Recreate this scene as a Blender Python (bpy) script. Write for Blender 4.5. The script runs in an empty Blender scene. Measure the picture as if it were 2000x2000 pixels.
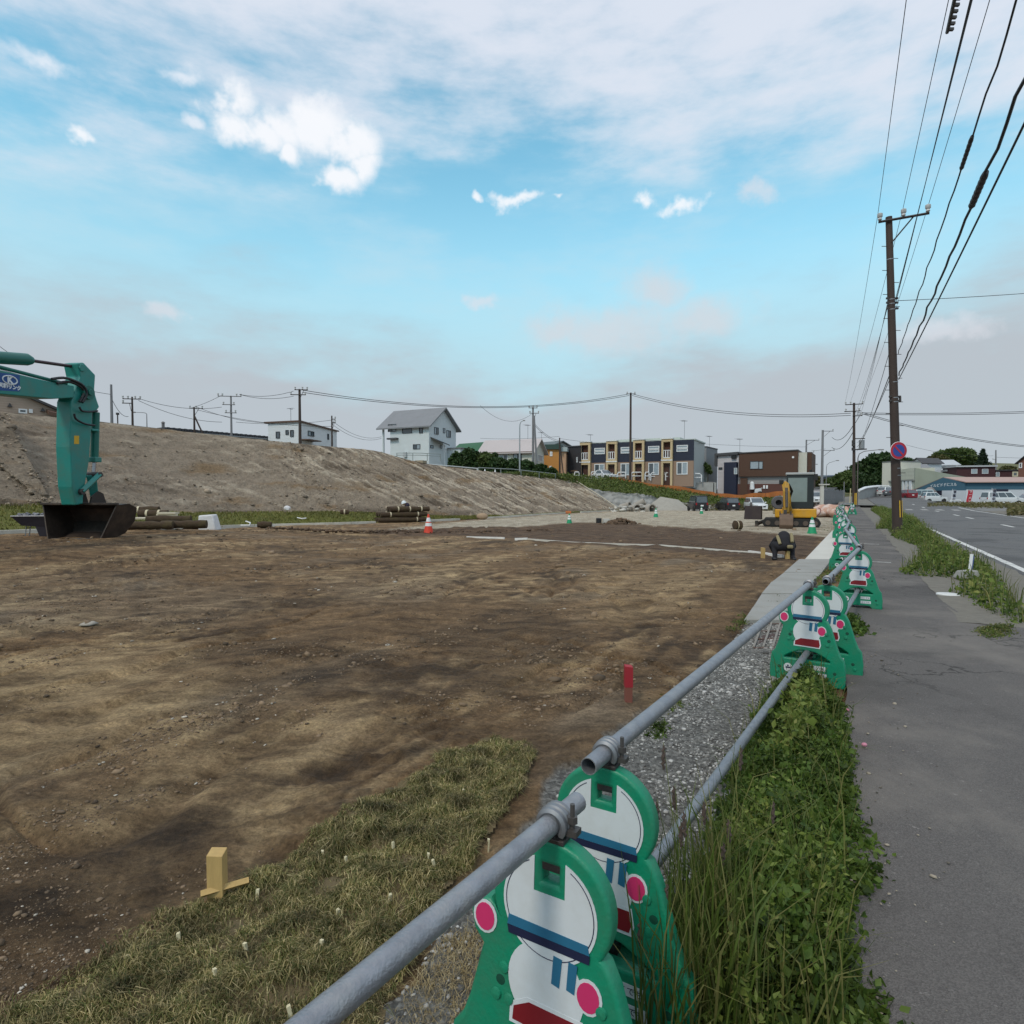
import bpy, math, random
import numpy as np
from mathutils import Vector, Matrix

random.seed(7)
RNG = np.random.default_rng(11)
R = math.radians
scene = bpy.context.scene
COL = scene.collection

# ------------------------------------------------------------------ camera, world, sun, exposure
F, CAMZ = 1200.0, 1.5                      # focal length in pixels of a 2000 px wide frame, eye height
PITCH = math.atan(38 / F)                  # looking very slightly down
cam_data = bpy.data.cameras.new('camera')
cam_data.sensor_width = 36
cam_data.lens = 36 * F / 2000
cam_data.clip_start, cam_data.clip_end = 0.05, 6000
cam = bpy.data.objects.new('camera', cam_data)
COL.objects.link(cam)
cam.location = (0, 0, CAMZ)
cam.rotation_euler = (R(90) - PITCH, 0, 0)
scene.camera = cam

SUN_EL, SUN_AZ = R(48), R(215)             # azimuth clockwise from +Y: behind and left of the camera
sun_data = bpy.data.lights.new('sun', 'SUN')
sun_data.energy, sun_data.angle, sun_data.color = 1.5, R(11), (1.0, .92, .80)
sun = bpy.data.objects.new('sun', sun_data)
COL.objects.link(sun)
sd = Vector((math.sin(SUN_AZ) * math.cos(SUN_EL), math.cos(SUN_AZ) * math.cos(SUN_EL), math.sin(SUN_EL)))
sun.rotation_euler = sd.to_track_quat('Z', 'Y').to_euler()
sun.location = sd * 200

scene.view_settings.view_transform = 'Standard'
scene.view_settings.look = 'None'
scene.view_settings.exposure = 0
scene.view_settings.gamma = 1
scene.view_settings.use_curve_mapping = False
scene.cycles.use_denoising = True
scene.cycles.max_bounces = 6


def ray(u, v):
    a, b = (u - 1000) / F, (1000 - v) / F
    d = Vector((a, math.cos(PITCH) + b * math.sin(PITCH), -math.sin(PITCH) + b * math.cos(PITCH)))
    return d / d.y


def build_world():
    w = bpy.data.worlds.new('World')
    scene.world = w
    w.use_nodes = True
    nt = w.node_tree
    nt.nodes.clear()
    N, L = nt.nodes.new, nt.links.new

    def math_n(op, a, b=None, clamp=False):
        n = N('ShaderNodeMath'); n.operation = op; n.use_clamp = clamp
        for i, x in enumerate((a, b)):
            if x is None: continue
            if isinstance(x, (int, float)): n.inputs[i].default_value = x
            else: L(x, n.inputs[i])
        return n.outputs[0]

    def vmath(op, a, b):
        n = N('ShaderNodeVectorMath'); n.operation = op
        for i, x in enumerate((a, b)):
            if x is None: continue
            if isinstance(x, tuple): n.inputs[i].default_value = x
            else: L(x, n.inputs[i])
        return n

    def ramp(x, lo, hi, a=0.0, b=1.0):
        n = N('ShaderNodeMapRange'); n.interpolation_type = 'SMOOTHSTEP'
        L(x, n.inputs[0])
        for i, q in enumerate((lo, hi, a, b)): n.inputs[1 + i].default_value = q
        return n.outputs[0]

    def noise(vec, scale, detail=5, rough=.55, off=(0, 0, 0), sc=(1, 1, 1)):
        m = N('ShaderNodeMapping'); L(vec, m.inputs[0])
        m.inputs['Location'].default_value = off; m.inputs['Scale'].default_value = sc
        n = N('ShaderNodeTexNoise'); L(m.outputs[0], n.inputs['Vector'])
        n.inputs['Scale'].default_value = scale; n.inputs['Detail'].default_value = detail
        n.inputs['Roughness'].default_value = rough
        return n.outputs['Fac']

    def mix(f, a, b):
        n = N('ShaderNodeMix'); n.data_type = 'RGBA'
        if isinstance(f, float): n.inputs[0].default_value = f
        else: L(f, n.inputs[0])
        for i, x in ((6, a), (7, b)):
            if isinstance(x, tuple): n.inputs[i].default_value = x + (1,)
            else: L(x, n.inputs[i])
        return n.outputs[2]

    tc = N('ShaderNodeTexCoord')
    d = tc.outputs['Generated']
    sep = N('ShaderNodeSeparateXYZ'); L(d, sep.inputs[0])
    sky = N('ShaderNodeTexSky'); sky.sky_type = 'NISHITA'; sky.sun_disc = False
    sky.sun_elevation, sky.sun_rotation = SUN_EL, SUN_AZ
    sky.air_density, sky.dust_density, sky.ozone_density = 1.0, .6, 1.5
    strength = .12
    blue = N('ShaderNodeMix'); blue.data_type = 'RGBA'; blue.blend_type = 'MULTIPLY'; blue.inputs[0].default_value = 1
    L(sky.outputs[0], blue.inputs[6]); blue.inputs[7].default_value = SKY_TINT + (1,)
    k = 1 / strength

    def C(r, g, b): return (r * k, g * k, b * k)
    n1 = noise(d, 3.2, 6, .55, (3, 1, 2), (1, 1, 2.6))
    n2 = noise(d, 7.5, 6, .6, (0, 4, 1), (1, 1, 3.2))
    n3 = noise(d, 16, 5, .6, (5, 2, 7))
    z = sep.outputs[2]; x = sep.outputs[0]
    # thin milky veil all over, in long streaks
    streak = ramp(math_n('ADD', math_n('MULTIPLY', n1, .6), math_n('MULTIPLY', n2, .4)), .40, .68)
    col = mix(math_n('MULTIPLY', streak, .62), blue.outputs[2], C(.56, .76, .88))
    # pale cyan haze band low over the land
    band = ramp(z, .48, .18)
    col = mix(math_n('MULTIPLY', band, .78), col, C(.47, .72, .82))
    # broken white cloud deck overhead
    hz = math_n('ADD', z, math_n('MULTIPLY', math_n('MULTIPLY', x, x), .12))
    hz = math_n('ADD', hz, math_n('MULTIPLY', math_n('SUBTRACT', n1, .5), .34))
    hz = math_n('ADD', hz, math_n('MULTIPLY', math_n('SUBTRACT', n2, .5), .22))
    deck = ramp(hz, .44, .61)
    col = mix(math_n('MULTIPLY', deck, .93), col, C(.74, .79, .89))
    # grey stratus near the horizon
    hl = math_n('ADD', z, math_n('MULTIPLY', math_n('SUBTRACT', n1, .5), .30))
    hl = math_n('ADD', hl, math_n('MULTIPLY', math_n('SUBTRACT', n2, .5), .16))
    hl = math_n('SUBTRACT', hl, math_n('MULTIPLY', math_n('MULTIPLY', x, x), .14))
    low = ramp(hl, .30, .11)
    col = mix(math_n('MULTIPLY', low, .95), col, C(.49, .53, .58))

    wn = N('ShaderNodeTexNoise'); wn.inputs['Scale'].default_value = 13; wn.inputs['Detail'].default_value = 4; wn.inputs['Roughness'].default_value = .6; L(d, wn.inputs['Vector'])
    dw = vmath('ADD', d, vmath('MULTIPLY', vmath('SUBTRACT', wn.outputs['Color'], (.5, .5, .5)).outputs[0], (.09, .05, .065)).outputs[0]).outputs[0]

    def cloud(blobs, colour, soft, amount, ns):
        best = None
        for (u, v, rx, ry) in blobs:
            c = ray(u, v).normalized()
            s = vmath('SUBTRACT', dw, tuple(c))
            f = c.y / F
            m = vmath('MULTIPLY', s.outputs[0], (1 / (rx * f * .9), 1 / (rx * f * 1.1), 1 / (ry * f)))
            ln = vmath('LENGTH', m.outputs[0], None)
            q = math_n('SUBTRACT', 1.0, ln.outputs['Value'])
            best = q if best is None else math_n('MAXIMUM', best, q)
        nz = math_n('ADD', math_n('MULTIPLY', math_n('SUBTRACT', noise(d, ns, 6, .62), .5), 1.05),
                    math_n('MULTIPLY', math_n('SUBTRACT', n3, .5), .7))
        f = ramp(math_n('ADD', best, nz), .02, soft)
        f = math_n('MULTIPLY', f, ramp(best, -.55, -.1))
        return math_n('MULTIPLY', f, amount), colour
    groups = [
        cloud([(1200, 640, 260, 75), (1280, 570, 110, 60), (1090, 640, 110, 50), (1380, 620, 140, 60)], C(.68, .69, .73), 1.0, .7, 16),
        cloud([(325, 612, 50, 24), (948, 588, 46, 20), (1480, 385, 60, 24), (1830, 640, 120, 30)], C(.74, .76, .82), .8, .6, 34),
        cloud([(340, 137, 62, 24), (85, 120, 120, 26), (375, 245, 26, 16)], C(.86, .90, .97), .9, .75, 30),
        cloud([(462, 188, 50, 38), (500, 252, 118, 38), (560, 250, 100, 44), (620, 246, 96, 52), (690, 276, 64, 48), (568, 296, 40, 46), (672, 350, 54, 40), (700, 318, 44, 46)],
              C(.94, .96, 1.0), .8, .96, 26),
        cloud([(162, 271, 42, 18), (1005, 391, 60, 15), (930, 392, 30, 9), (1250, 386, 44, 19), (1325, 398, 70, 17), (1078, 394, 20, 7)],
              C(.93, .96, 1.0), .95, .9, 75),
    ]
    for f, c in groups:
        col = mix(f, col, c)
    bg = N('ShaderNodeBackground'); bg.inputs[1].default_value = strength
    L(col, bg.inputs[0])
    out = N('ShaderNodeOutputWorld'); L(bg.outputs[0], out.inputs[0])


SKY_TINT = (1.6, 2.4, 1.95)
build_world()


# ------------------------------------------------------------------ where things stand
RA = math.atan(.545)                       # heading of the road, clockwise from +Y
SA, CA = math.sin(RA), math.cos(RA)


def ST(s, t, z=0.0):                        # along / across the road -> world
    return Vector((s * SA + t * CA, s * CA - t * SA, z))


def to_st(x, y):
    return x * SA + y * CA, x * CA - y * SA


def sm(a, b, x):
    q = min(1, max(0, (x - a) / (b - a))); return q * q * (3 - 2 * q)


def zt(x, y):                               # broad lie of the building site
    z = -max(0, y - 13) * .0105
    z += .30 * sm(-4, -11, x) * sm(9, 15, y) * (1 - sm(21, 27, y))
    return z


def P(u, v, Y):
    q = ray(u, v) * Y
    return Vector((q.x, q.y, q.z + CAMZ))


def G(u, v, zf=zt):                         # where the sight line through a photo point meets the ground
    d = ray(u, v); z = 0
    for _ in range(12):
        Y = (z - CAMZ) / d.z
        z = .5 * z + .5 * zf(d.x * Y, Y)
    Y = (z - CAMZ) / d.z
    return Vector((d.x * Y, Y, z))


# ------------------------------------------------------------------ numpy noise
def _hash(ix, iy, seed):
    h = (ix.astype(np.int64) * 374761393 + iy.astype(np.int64) * 668265263 + seed * 1442695041) & 0x7fffffff
    h = ((h ^ (h >> 13)) * 1274126177) & 0x7fffffff
    return (h ^ (h >> 16)) & 0x7fffffff


def perlin(x, y, seed=0):
    x = np.asarray(x, float); y = np.asarray(y, float)
    xi, yi = np.floor(x), np.floor(y)
    xf, yf = x - xi, y - yi

    def g(ax, ay):
        a = _hash(xi + ax, yi + ay, seed) / 0x7fffffff * 2 * np.pi
        return np.cos(a) * (xf - ax) + np.sin(a) * (yf - ay)
    u = xf ** 3 * (xf * (xf * 6 - 15) + 10); v = yf ** 3 * (yf * (yf * 6 - 15) + 10)
    return 1.41 * ((g(0, 0) * (1 - u) + g(1, 0) * u) * (1 - v) + (g(0, 1) * (1 - u) + g(1, 1) * u) * v)


def fbm(x, y, seed=0, oct=4, gain=.5):
    o = 0; a = 1; tot = 0
    for i in range(oct):
        o = o + a * perlin(x * 2 ** i + 13.7 * i, y * 2 ** i - 7.1 * i, seed + i); tot += a; a *= gain
    return o / tot


def sstep(a, b, x):
    q = np.clip((x - a) / (b - a), 0, 1); return q * q * (3 - 2 * q)


# ------------------------------------------------------------------ mesh building
class MB:
    def __init__(self): self.v = []; self.f = []; self.m = []; self.mi = 0

    def add(self, vs, fs):
        o = len(self.v); self.v += [tuple(q) for q in vs]
        for f in fs: self.f.append(tuple(i + o for i in f)); self.m.append(self.mi)
        return self

    def hexa(self, p):                      # 4 lower then 4 upper corners, both counter-clockwise from above
        return self.add(p, [(3, 2, 1, 0), (4, 5, 6, 7), (0, 1, 5, 4), (1, 2, 6, 5), (2, 3, 7, 6), (3, 0, 4, 7)])

    def box(self, c, s, rz=0, mat=None):
        x, y, z = s[0] / 2, s[1] / 2, s[2] / 2
        p = [Vector(q) for q in ((-x, -y, -z), (x, -y, -z), (x, y, -z), (-x, y, -z), (-x, -y, z), (x, -y, z), (x, y, z), (-x, y, z))]
        m = mat or Matrix.Rotation(rz, 3, 'Z')
        return self.hexa([m @ q + Vector(c) for q in p])

    def box2(self, a, b):
        return self.box([(a[i] + b[i]) / 2 for i in range(3)], [abs(b[i] - a[i]) for i in range(3)])

    def prism(self, poly, vec):             # planar outline pushed along vec
        n = len(poly); vec = Vector(vec); p = [Vector(q) for q in poly]
        nrm = Vector((0, 0, 0))
        for i in range(n): nrm += p[i].cross(p[(i + 1) % n])
        if nrm.dot(vec) < 0: p.reverse()
        q = [a + vec for a in p]
        return self.add(p + q, [tuple(range(n - 1, -1, -1)), tuple(range(n, 2 * n))] + [(i, (i + 1) % n, n + (i + 1) % n, n + i) for i in range(n)])

    def tube(self, pts, r, n=8, caps=True, closed=False):
        pts = [Vector(p) for p in pts]; k = len(pts)
        rr = r if isinstance(r, (list, tuple)) else [r] * k
        vs = []; fs = []; ref = None
        for i, p in enumerate(pts):
            if closed: t = pts[(i + 1) % k] - pts[i - 1]
            else: t = pts[min(i + 1, k - 1)] - pts[max(i - 1, 0)]
            t.normalize()
            if ref is None:
                ref = t.cross(Vector((0, 0, 1)))
                if ref.length < .1: ref = t.cross(Vector((0, 1, 0)))
            ref = (ref - t * ref.dot(t)).normalized(); o = t.cross(ref)
            for j in range(n):
                a = 2 * math.pi * j / n
                vs.append(p + (ref * math.cos(a) + o * math.sin(a)) * rr[i])
        for i in range(k if closed else k - 1):
            i2 = (i + 1) % k
            for j in range(n):
                fs.append((i * n + j, i * n + (j + 1) % n, i2 * n + (j + 1) % n, i2 * n + j))
        if caps and not closed:
            fs.append(tuple(range(n - 1, -1, -1))); fs.append(tuple((k - 1) * n + j for j in range(n)))
        return self.add(vs, fs)

    def cyl(self, a, b, r0, r1=None, n=12, caps=True):
        return self.tube([a, b], [r0, r0 if r1 is None else r1], n, caps)

    def lathe(self, prof, n=16, c=(0, 0, 0), ax=None):
        vs = []; fs = []; m = ax or Matrix.Identity(3)
        for (r, z) in prof:
            for j in range(n):
                a = 2 * math.pi * j / n
                vs.append(m @ Vector((r * math.cos(a), r * math.sin(a), z)) + Vector(c))
        for i in range(len(prof) - 1):
            for j in range(n):
                fs.append((i * n + j, i * n + (j + 1) % n, (i + 1) * n + (j + 1) % n, (i + 1) * n + j))
        if prof[0][0] > 1e-4: fs.append(tuple(range(n - 1, -1, -1)))
        if prof[-1][0] > 1e-4: fs.append(tuple((len(prof) - 1) * n + j for j in range(n)))
        return self.add(vs, fs)

    def ball(self, c, r, n=10, k=6, squash=(1, 1, 1)):
        prof = [(max(1e-5, math.sin(math.pi * i / k)), -math.cos(math.pi * i / k)) for i in range(k + 1)]
        m = Matrix.Diagonal(Vector(squash) * r)
        return self.lathe(prof, n, c, m)

    def build(self, name, mats, parent=None, smooth=None, bevel=0):
        me = bpy.data.meshes.new(name)
        me.from_pydata(self.v, [], self.f)
        mats = mats if isinstance(mats, (list, tuple)) else [mats]
        for m in mats: me.materials.append(m)
        if len(mats) > 1: me.polygons.foreach_set('material_index', self.m)
        o = bpy.data.objects.new(name, me); COL.objects.link(o)
        if parent: o.parent = parent
        if smooth:
            me.polygons.foreach_set('use_smooth', [True] * len(me.polygons)); me.set_sharp_from_angle(angle=R(smooth))
        if bevel:
            b = o.modifiers.new('bevel', 'BEVEL'); b.width = bevel; b.segments = 2; b.limit_method = 'ANGLE'; b.angle_limit = R(35)
        return o


def mesh_np(name, verts, faces, mat, smooth=False, attrs=None, parent=None):
    """verts (n,3), faces (m,k): one big mesh from arrays"""
    verts = np.asarray(verts, np.float32); faces = np.asarray(faces, np.int32)
    me = bpy.data.meshes.new(name); m, k = faces.shape
    me.vertices.add(len(verts)); me.vertices.foreach_set('co', verts.ravel())
    me.loops.add(m * k); me.loops.foreach_set('vertex_index', faces.ravel())
    me.polygons.add(m); me.polygons.foreach_set('loop_start', np.arange(0, m * k, k, dtype=np.int32))
    me.polygons.foreach_set('loop_total', np.full(m, k, np.int32))
    if smooth: me.polygons.foreach_set('use_smooth', np.ones(m, bool))
    me.update(calc_edges=True); me.validate()
    for nm, arr in (attrs or {}).items():
        a = me.attributes.new(nm, 'FLOAT_COLOR', 'POINT'); a.data.foreach_set('color', np.asarray(arr, np.float32).ravel())
    me.materials.append(mat)
    o = bpy.data.objects.new(name, me); COL.objects.link(o)
    if parent: o.parent = parent
    return o


def tag(o, label=None, cat=None, group=None, kind=None):
    for k, v in (('label', label), ('category', cat), ('group', group), ('kind', kind)):
        if v: o[k] = v
    return o


def thing(name, label, cat, loc=(0, 0, 0), rz=0, group=None):
    o = bpy.data.objects.new(name, None); COL.objects.link(o)
    o.location = loc; o.rotation_euler = (0, 0, rz); o.empty_display_size = .2
    return tag(o, label, cat, group)


KIDS = {}


def kids_of(o):
    return [c for c in bpy.data.objects if c.parent == o]


def copy_tree(o, loc, rz=0, label=None, scale=None):
    def rec(src, par):
        c = src.copy(); COL.objects.link(c)
        if par: c.parent = par
        for ch in kids_of(src): rec(ch, c)
        return c
    c = rec(o, None); c.location = loc; c.rotation_euler = (0, 0, rz)
    if scale: c.scale = (scale,) * 3
    if label: c['label'] = label
    return c


# ------------------------------------------------------------------ materials
MATS = {}


def mat(name, col, rough=.6, metal=0.0, var=.12, scale=4.0, bump=0.0, bscale=40.0, dirt=None, dirt_amt=.35, dscale=1.2, stretch=(1, 1, 1), spec=.4, island=0.0, trans=0.0):
    if name in MATS: return MATS[name]
    m = bpy.data.materials.new(name); m.use_nodes = True; nt = m.node_tree; N, L = nt.nodes.new, nt.links.new
    b = nt.nodes['Principled BSDF']
    b.inputs['Roughness'].default_value = rough; b.inputs['Metallic'].default_value = metal
    b.inputs['Specular IOR Level'].default_value = spec
    tc = N('ShaderNodeTexCoord'); mp = N('ShaderNodeMapping'); L(tc.outputs['Object'], mp.inputs[0]); mp.inputs['Scale'].default_value = stretch
    n = N('ShaderNodeTexNoise'); n.inputs['Scale'].default_value = scale; n.inputs['Detail'].default_value = 5; L(mp.outputs[0], n.inputs['Vector'])
    mx = N('ShaderNodeMix'); mx.data_type = 'RGBA'
    L(n.outputs['Fac'], mx.inputs[0])
    mx.inputs[6].default_value = tuple(c * (1 - var) for c in col) + (1,); mx.inputs[7].default_value = tuple(min(1, c * (1 + var)) for c in col) + (1,)
    last = mx.outputs[2]
    if dirt:
        n2 = N('ShaderNodeTexNoise'); n2.inputs['Scale'].default_value = dscale; n2.inputs['Detail'].default_value = 7; n2.inputs['Roughness'].default_value = .65; L(mp.outputs[0], n2.inputs['Vector'])
        r = N('ShaderNodeMapRange'); L(n2.outputs['Fac'], r.inputs[0]); r.inputs[1].default_value = .45; r.inputs[2].default_value = .72; r.inputs[4].default_value = dirt_amt
        m2 = N('ShaderNodeMix'); m2.data_type = 'RGBA'; L(r.outputs[0], m2.inputs[0]); L(last, m2.inputs[6]); m2.inputs[7].default_value = dirt + (1,)
        last = m2.outputs[2]
    if island:
        g = N('ShaderNodeNewGeometry'); r = N('ShaderNodeMapRange'); L(g.outputs['Random Per Island'], r.inputs[0]); r.inputs[3].default_value = 1 - island; r.inputs[4].default_value = 1 + island
        m3 = N('ShaderNodeVectorMath'); m3.operation = 'SCALE'; L(last, m3.inputs[0]); L(r.outputs[0], m3.inputs['Scale']); last = m3.outputs[0]
    L(last, b.inputs['Base Color'])
    if bump:
        n3 = N('ShaderNodeTexNoise'); n3.inputs['Scale'].default_value = bscale; n3.inputs['Detail'].default_value = 4; L(mp.outputs[0], n3.inputs['Vector'])
        bp = N('ShaderNodeBump'); bp.inputs['Strength'].default_value = bump; bp.inputs['Distance'].default_value = .02; L(n3.outputs['Fac'], bp.inputs['Height']); L(bp.outputs[0], b.inputs['Normal'])
    if trans: b.inputs['Transmission Weight'].default_value = trans
    MATS[name] = m
    return m


def leaf_mat(name, cols, rough=.55, transl=.25, nscale=1.3, nr=(.7, 1.3)):
    """foliage: colour picked per leaf, some light passing through"""
    if name in MATS: return MATS[name]
    m = bpy.data.materials.new(name); m.use_nodes = True; nt = m.node_tree; N, L = nt.nodes.new, nt.links.new
    b = nt.nodes['Principled BSDF']; b.inputs['Roughness'].default_value = rough; b.inputs['Specular IOR Level'].default_value = .3
    g = N('ShaderNodeNewGeometry'); cr = N('ShaderNodeValToRGB'); cr.color_ramp.interpolation = 'LINEAR'
    L(g.outputs['Random Per Island'], cr.inputs[0])
    e = cr.color_ramp.elements
    for i, c in enumerate(cols):
        p = i / max(1, len(cols) - 1)
        q = e[i] if i < 2 else e.new(p)
        q.position = p; q.color = c + (1,)
    tc = N('ShaderNodeTexCoord'); n = N('ShaderNodeTexNoise'); n.inputs['Scale'].default_value = nscale; n.inputs['Detail'].default_value = 3; L(tc.outputs['Object'], n.inputs['Vector'])
    r = N('ShaderNodeMapRange'); L(n.outputs['Fac'], r.inputs[0]); r.inputs[1].default_value = .3; r.inputs[2].default_value = .7; r.inputs[3].default_value, r.inputs[4].default_value = nr
    s = N('ShaderNodeVectorMath'); s.operation = 'SCALE'; L(cr.outputs[0], s.inputs[0]); L(r.outputs[0], s.inputs['Scale'])
    L(s.outputs[0], b.inputs['Base Color'])
    t = N('ShaderNodeBsdfTranslucent'); L(s.outputs[0], t.inputs[0])
    mx = N('ShaderNodeMixShader'); mx.inputs[0].default_value = transl
    L(b.outputs[0], mx.inputs[1]); L(t.outputs[0], mx.inputs[2])
    L(mx.outputs[0], nt.nodes['Material Output'].inputs[0])
    MATS[name] = m
    return m


steel = mat('galvanised_steel', (.29, .30, .325), .46, .7, .3, 30, .2, 160, dirt=(.40, .395, .385), dirt_amt=.7, dscale=16)
dark_steel = mat('dark_steel', (.075, .07, .07), .5, .6, .3, 20, .2, 80, dirt=(.16, .10, .07), dirt_amt=.4, dscale=8)
black = mat('black_plastic', (.02, .02, .022), .5)
rubber = mat('tyre_rubber', (.025, .025, .025), .85)
white = mat('white_paint', (.74, .75, .76), .5, var=.05, dirt=(.5, .48, .44), dirt_amt=.3)
glass = mat('window_glass', (.075, .095, .11), .08, var=.3, spec=.9)
glass_pale = mat('curtained_glass', (.30, .36, .40), .12, var=.25, spec=.8)
concrete = mat('concrete', (.36, .355, .34), .85, var=.14, scale=3, bump=.25, bscale=30, dirt=(.22, .21, .19), dirt_amt=.5, dscale=1.0)
wood = mat('raw_timber', (.50, .335, .13), .7, var=.2, scale=7, bump=.15, bscale=30, stretch=(6, 6, 1))
wire_mat = mat('cable_black', (.02, .02, .022), .6)


def text_obj(name, s, size, material, parent, loc, rot, extrude=.001, vertical=False, align='CENTER', bold=.0):
    cu = bpy.data.curves.new(name, 'FONT')
    cu.body = '\n'.join(s) if vertical else s
    cu.size = size; cu.align_x = align; cu.align_y = 'CENTER'; cu.extrude = extrude; cu.resolution_u = 2; cu.offset = bold
    if vertical: cu.space_line = .8
    t = bpy.data.objects.new(name, cu); COL.objects.link(t)
    dg = bpy.context.evaluated_depsgraph_get()
    me = bpy.data.meshes.new_from_object(t.evaluated_get(dg))
    bpy.data.objects.remove(t)
    me.materials.clear(); me.materials.append(material)
    o = bpy.data.objects.new(name, me); COL.objects.link(o)
    o.parent = parent; o.location = loc; o.rotation_euler = rot
    return o


def outline_mesh(name, loops, depth, bevel, material, parent=None, res=3):
    """flat shape with holes in the local XZ plane, given thickness along Y and rounded edges"""
    cu = bpy.data.curves.new(name, 'CURVE'); cu.dimensions = '2D'; cu.fill_mode = 'BOTH'
    cu.extrude = depth; cu.bevel_depth = bevel; cu.bevel_resolution = res
    for lp in loops:
        sp = cu.splines.new('POLY'); sp.points.add(len(lp) - 1); sp.use_cyclic_u = True
        for q, (x, z) in zip(sp.points, lp): q.co = (x, z, 0, 1)
    t = bpy.data.objects.new(name, cu); COL.objects.link(t)
    dg = bpy.context.evaluated_depsgraph_get()
    me = bpy.data.meshes.new_from_object(t.evaluated_get(dg)); bpy.data.objects.remove(t)
    me.transform(Matrix.Rotation(R(90), 4, 'X'))
    me.materials.clear(); me.materials.append(material)
    for p in me.polygons: p.use_smooth = True
    me.set_sharp_from_angle(angle=R(40))
    o = bpy.data.objects.new(name, me); COL.objects.link(o)
    if parent: o.parent = parent
    return o

# ------------------------------------------------------------------ ground of the building site
def ztv(x, y):
    z = -np.maximum(0, y - 13) * .0105
    return z + .30 * sstep(-4, -11, x) * sstep(9, 15, y) * (1 - sstep(21, 27, y))


def inside(px, py, poly):
    r = np.zeros(px.shape, bool); n = len(poly)
    for i in range(n):
        x1, y1 = poly[i]; x2, y2 = poly[(i + 1) % n]
        c = ((y1 > py) != (y2 > py)) & (px < (x2 - x1) * (py - y1) / ((y2 - y1) or 1e-9) + x1)
        r ^= c
    return r


def wpoly(pts): return [tuple(G(u, v)[:2]) for u, v in pts]


def poly_noise(x, y, amp, lam, seed):
    return x + amp * perlin(x / lam, y / lam, seed), y + amp * perlin(x / lam, y / lam, seed + 9)


GRAVEL = wpoly([(700, 2080), (850, 1830), (1000, 1660), (1090, 1560), (1150, 1480), (1275, 1385), (1410, 1275), (1462, 1215), (1480, 1190), (1580, 1100), (1570, 1200), (1540, 1300), (1520, 1400), (1450, 1560), (1400, 1760), (1300, 2080)])
PLOT = wpoly([(690, 1041), (860, 1035), (1000, 1031), (1120, 1021), (1240, 1024), (1380, 1034), (1500, 1042), (1625, 1050), (1600, 1075), (1562, 1102), (1520, 1096), (1200, 1069), (915, 1048), (760, 1047)])
CRUSHED = wpoly([(760, 1034), (850, 1023), (950, 1014), (1100, 1004), (1215, 998), (1450, 995), (1600, 995), (1690, 1000), (1650, 1052), (1500, 1044), (1380, 1036), (1240, 1026), (1120, 1023), (1000, 1032), (860, 1036)])


def dirt_height(x, y):
    s, t = x * SA + y * CA, x * CA - y * SA
    near = 1 / (1 + (y / 14) ** 2)
    h = .055 * fbm(x / 2.6, y / 2.6, 3, 3)
    h += .05 * near * perlin(s / 2.2 + 5, t / .55, 21)                      # wheel and blade marks along the road
    rid = 1 - np.abs(perlin(s / 3.5 + 1.7 * perlin(x / 2, y / 2, 30), t / .75 + .8 * perlin(x / 1.6, y / 1.6, 31), 24))
    h -= .055 * sstep(.86, 1, rid) * sstep(-.1, .35, perlin(x / 2.2, y / 2.2, 33))
    rough = sstep(-.15, .45, fbm(x / 1.5 + 9, y / 1.5, 41, 3))              # cloddy against smeared patches
    h += near * (.25 + rough) * (.06 * fbm(x / .38, y / .38, 50, 4, .6))
    h += near * (.15 + rough) * (.045 * np.maximum(0, fbm(x / .13, y / .13, 60, 3) - .05))
    h += .012 * near * fbm(x / .2, y / .2, 66, 2)
    h += .028 * near * (perlin(s / 1.6, t / .14, 68) * sstep(-.2, .4, perlin(x / 1.7, y / 1.7, 69)))
    return h, rough, rid


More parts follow.
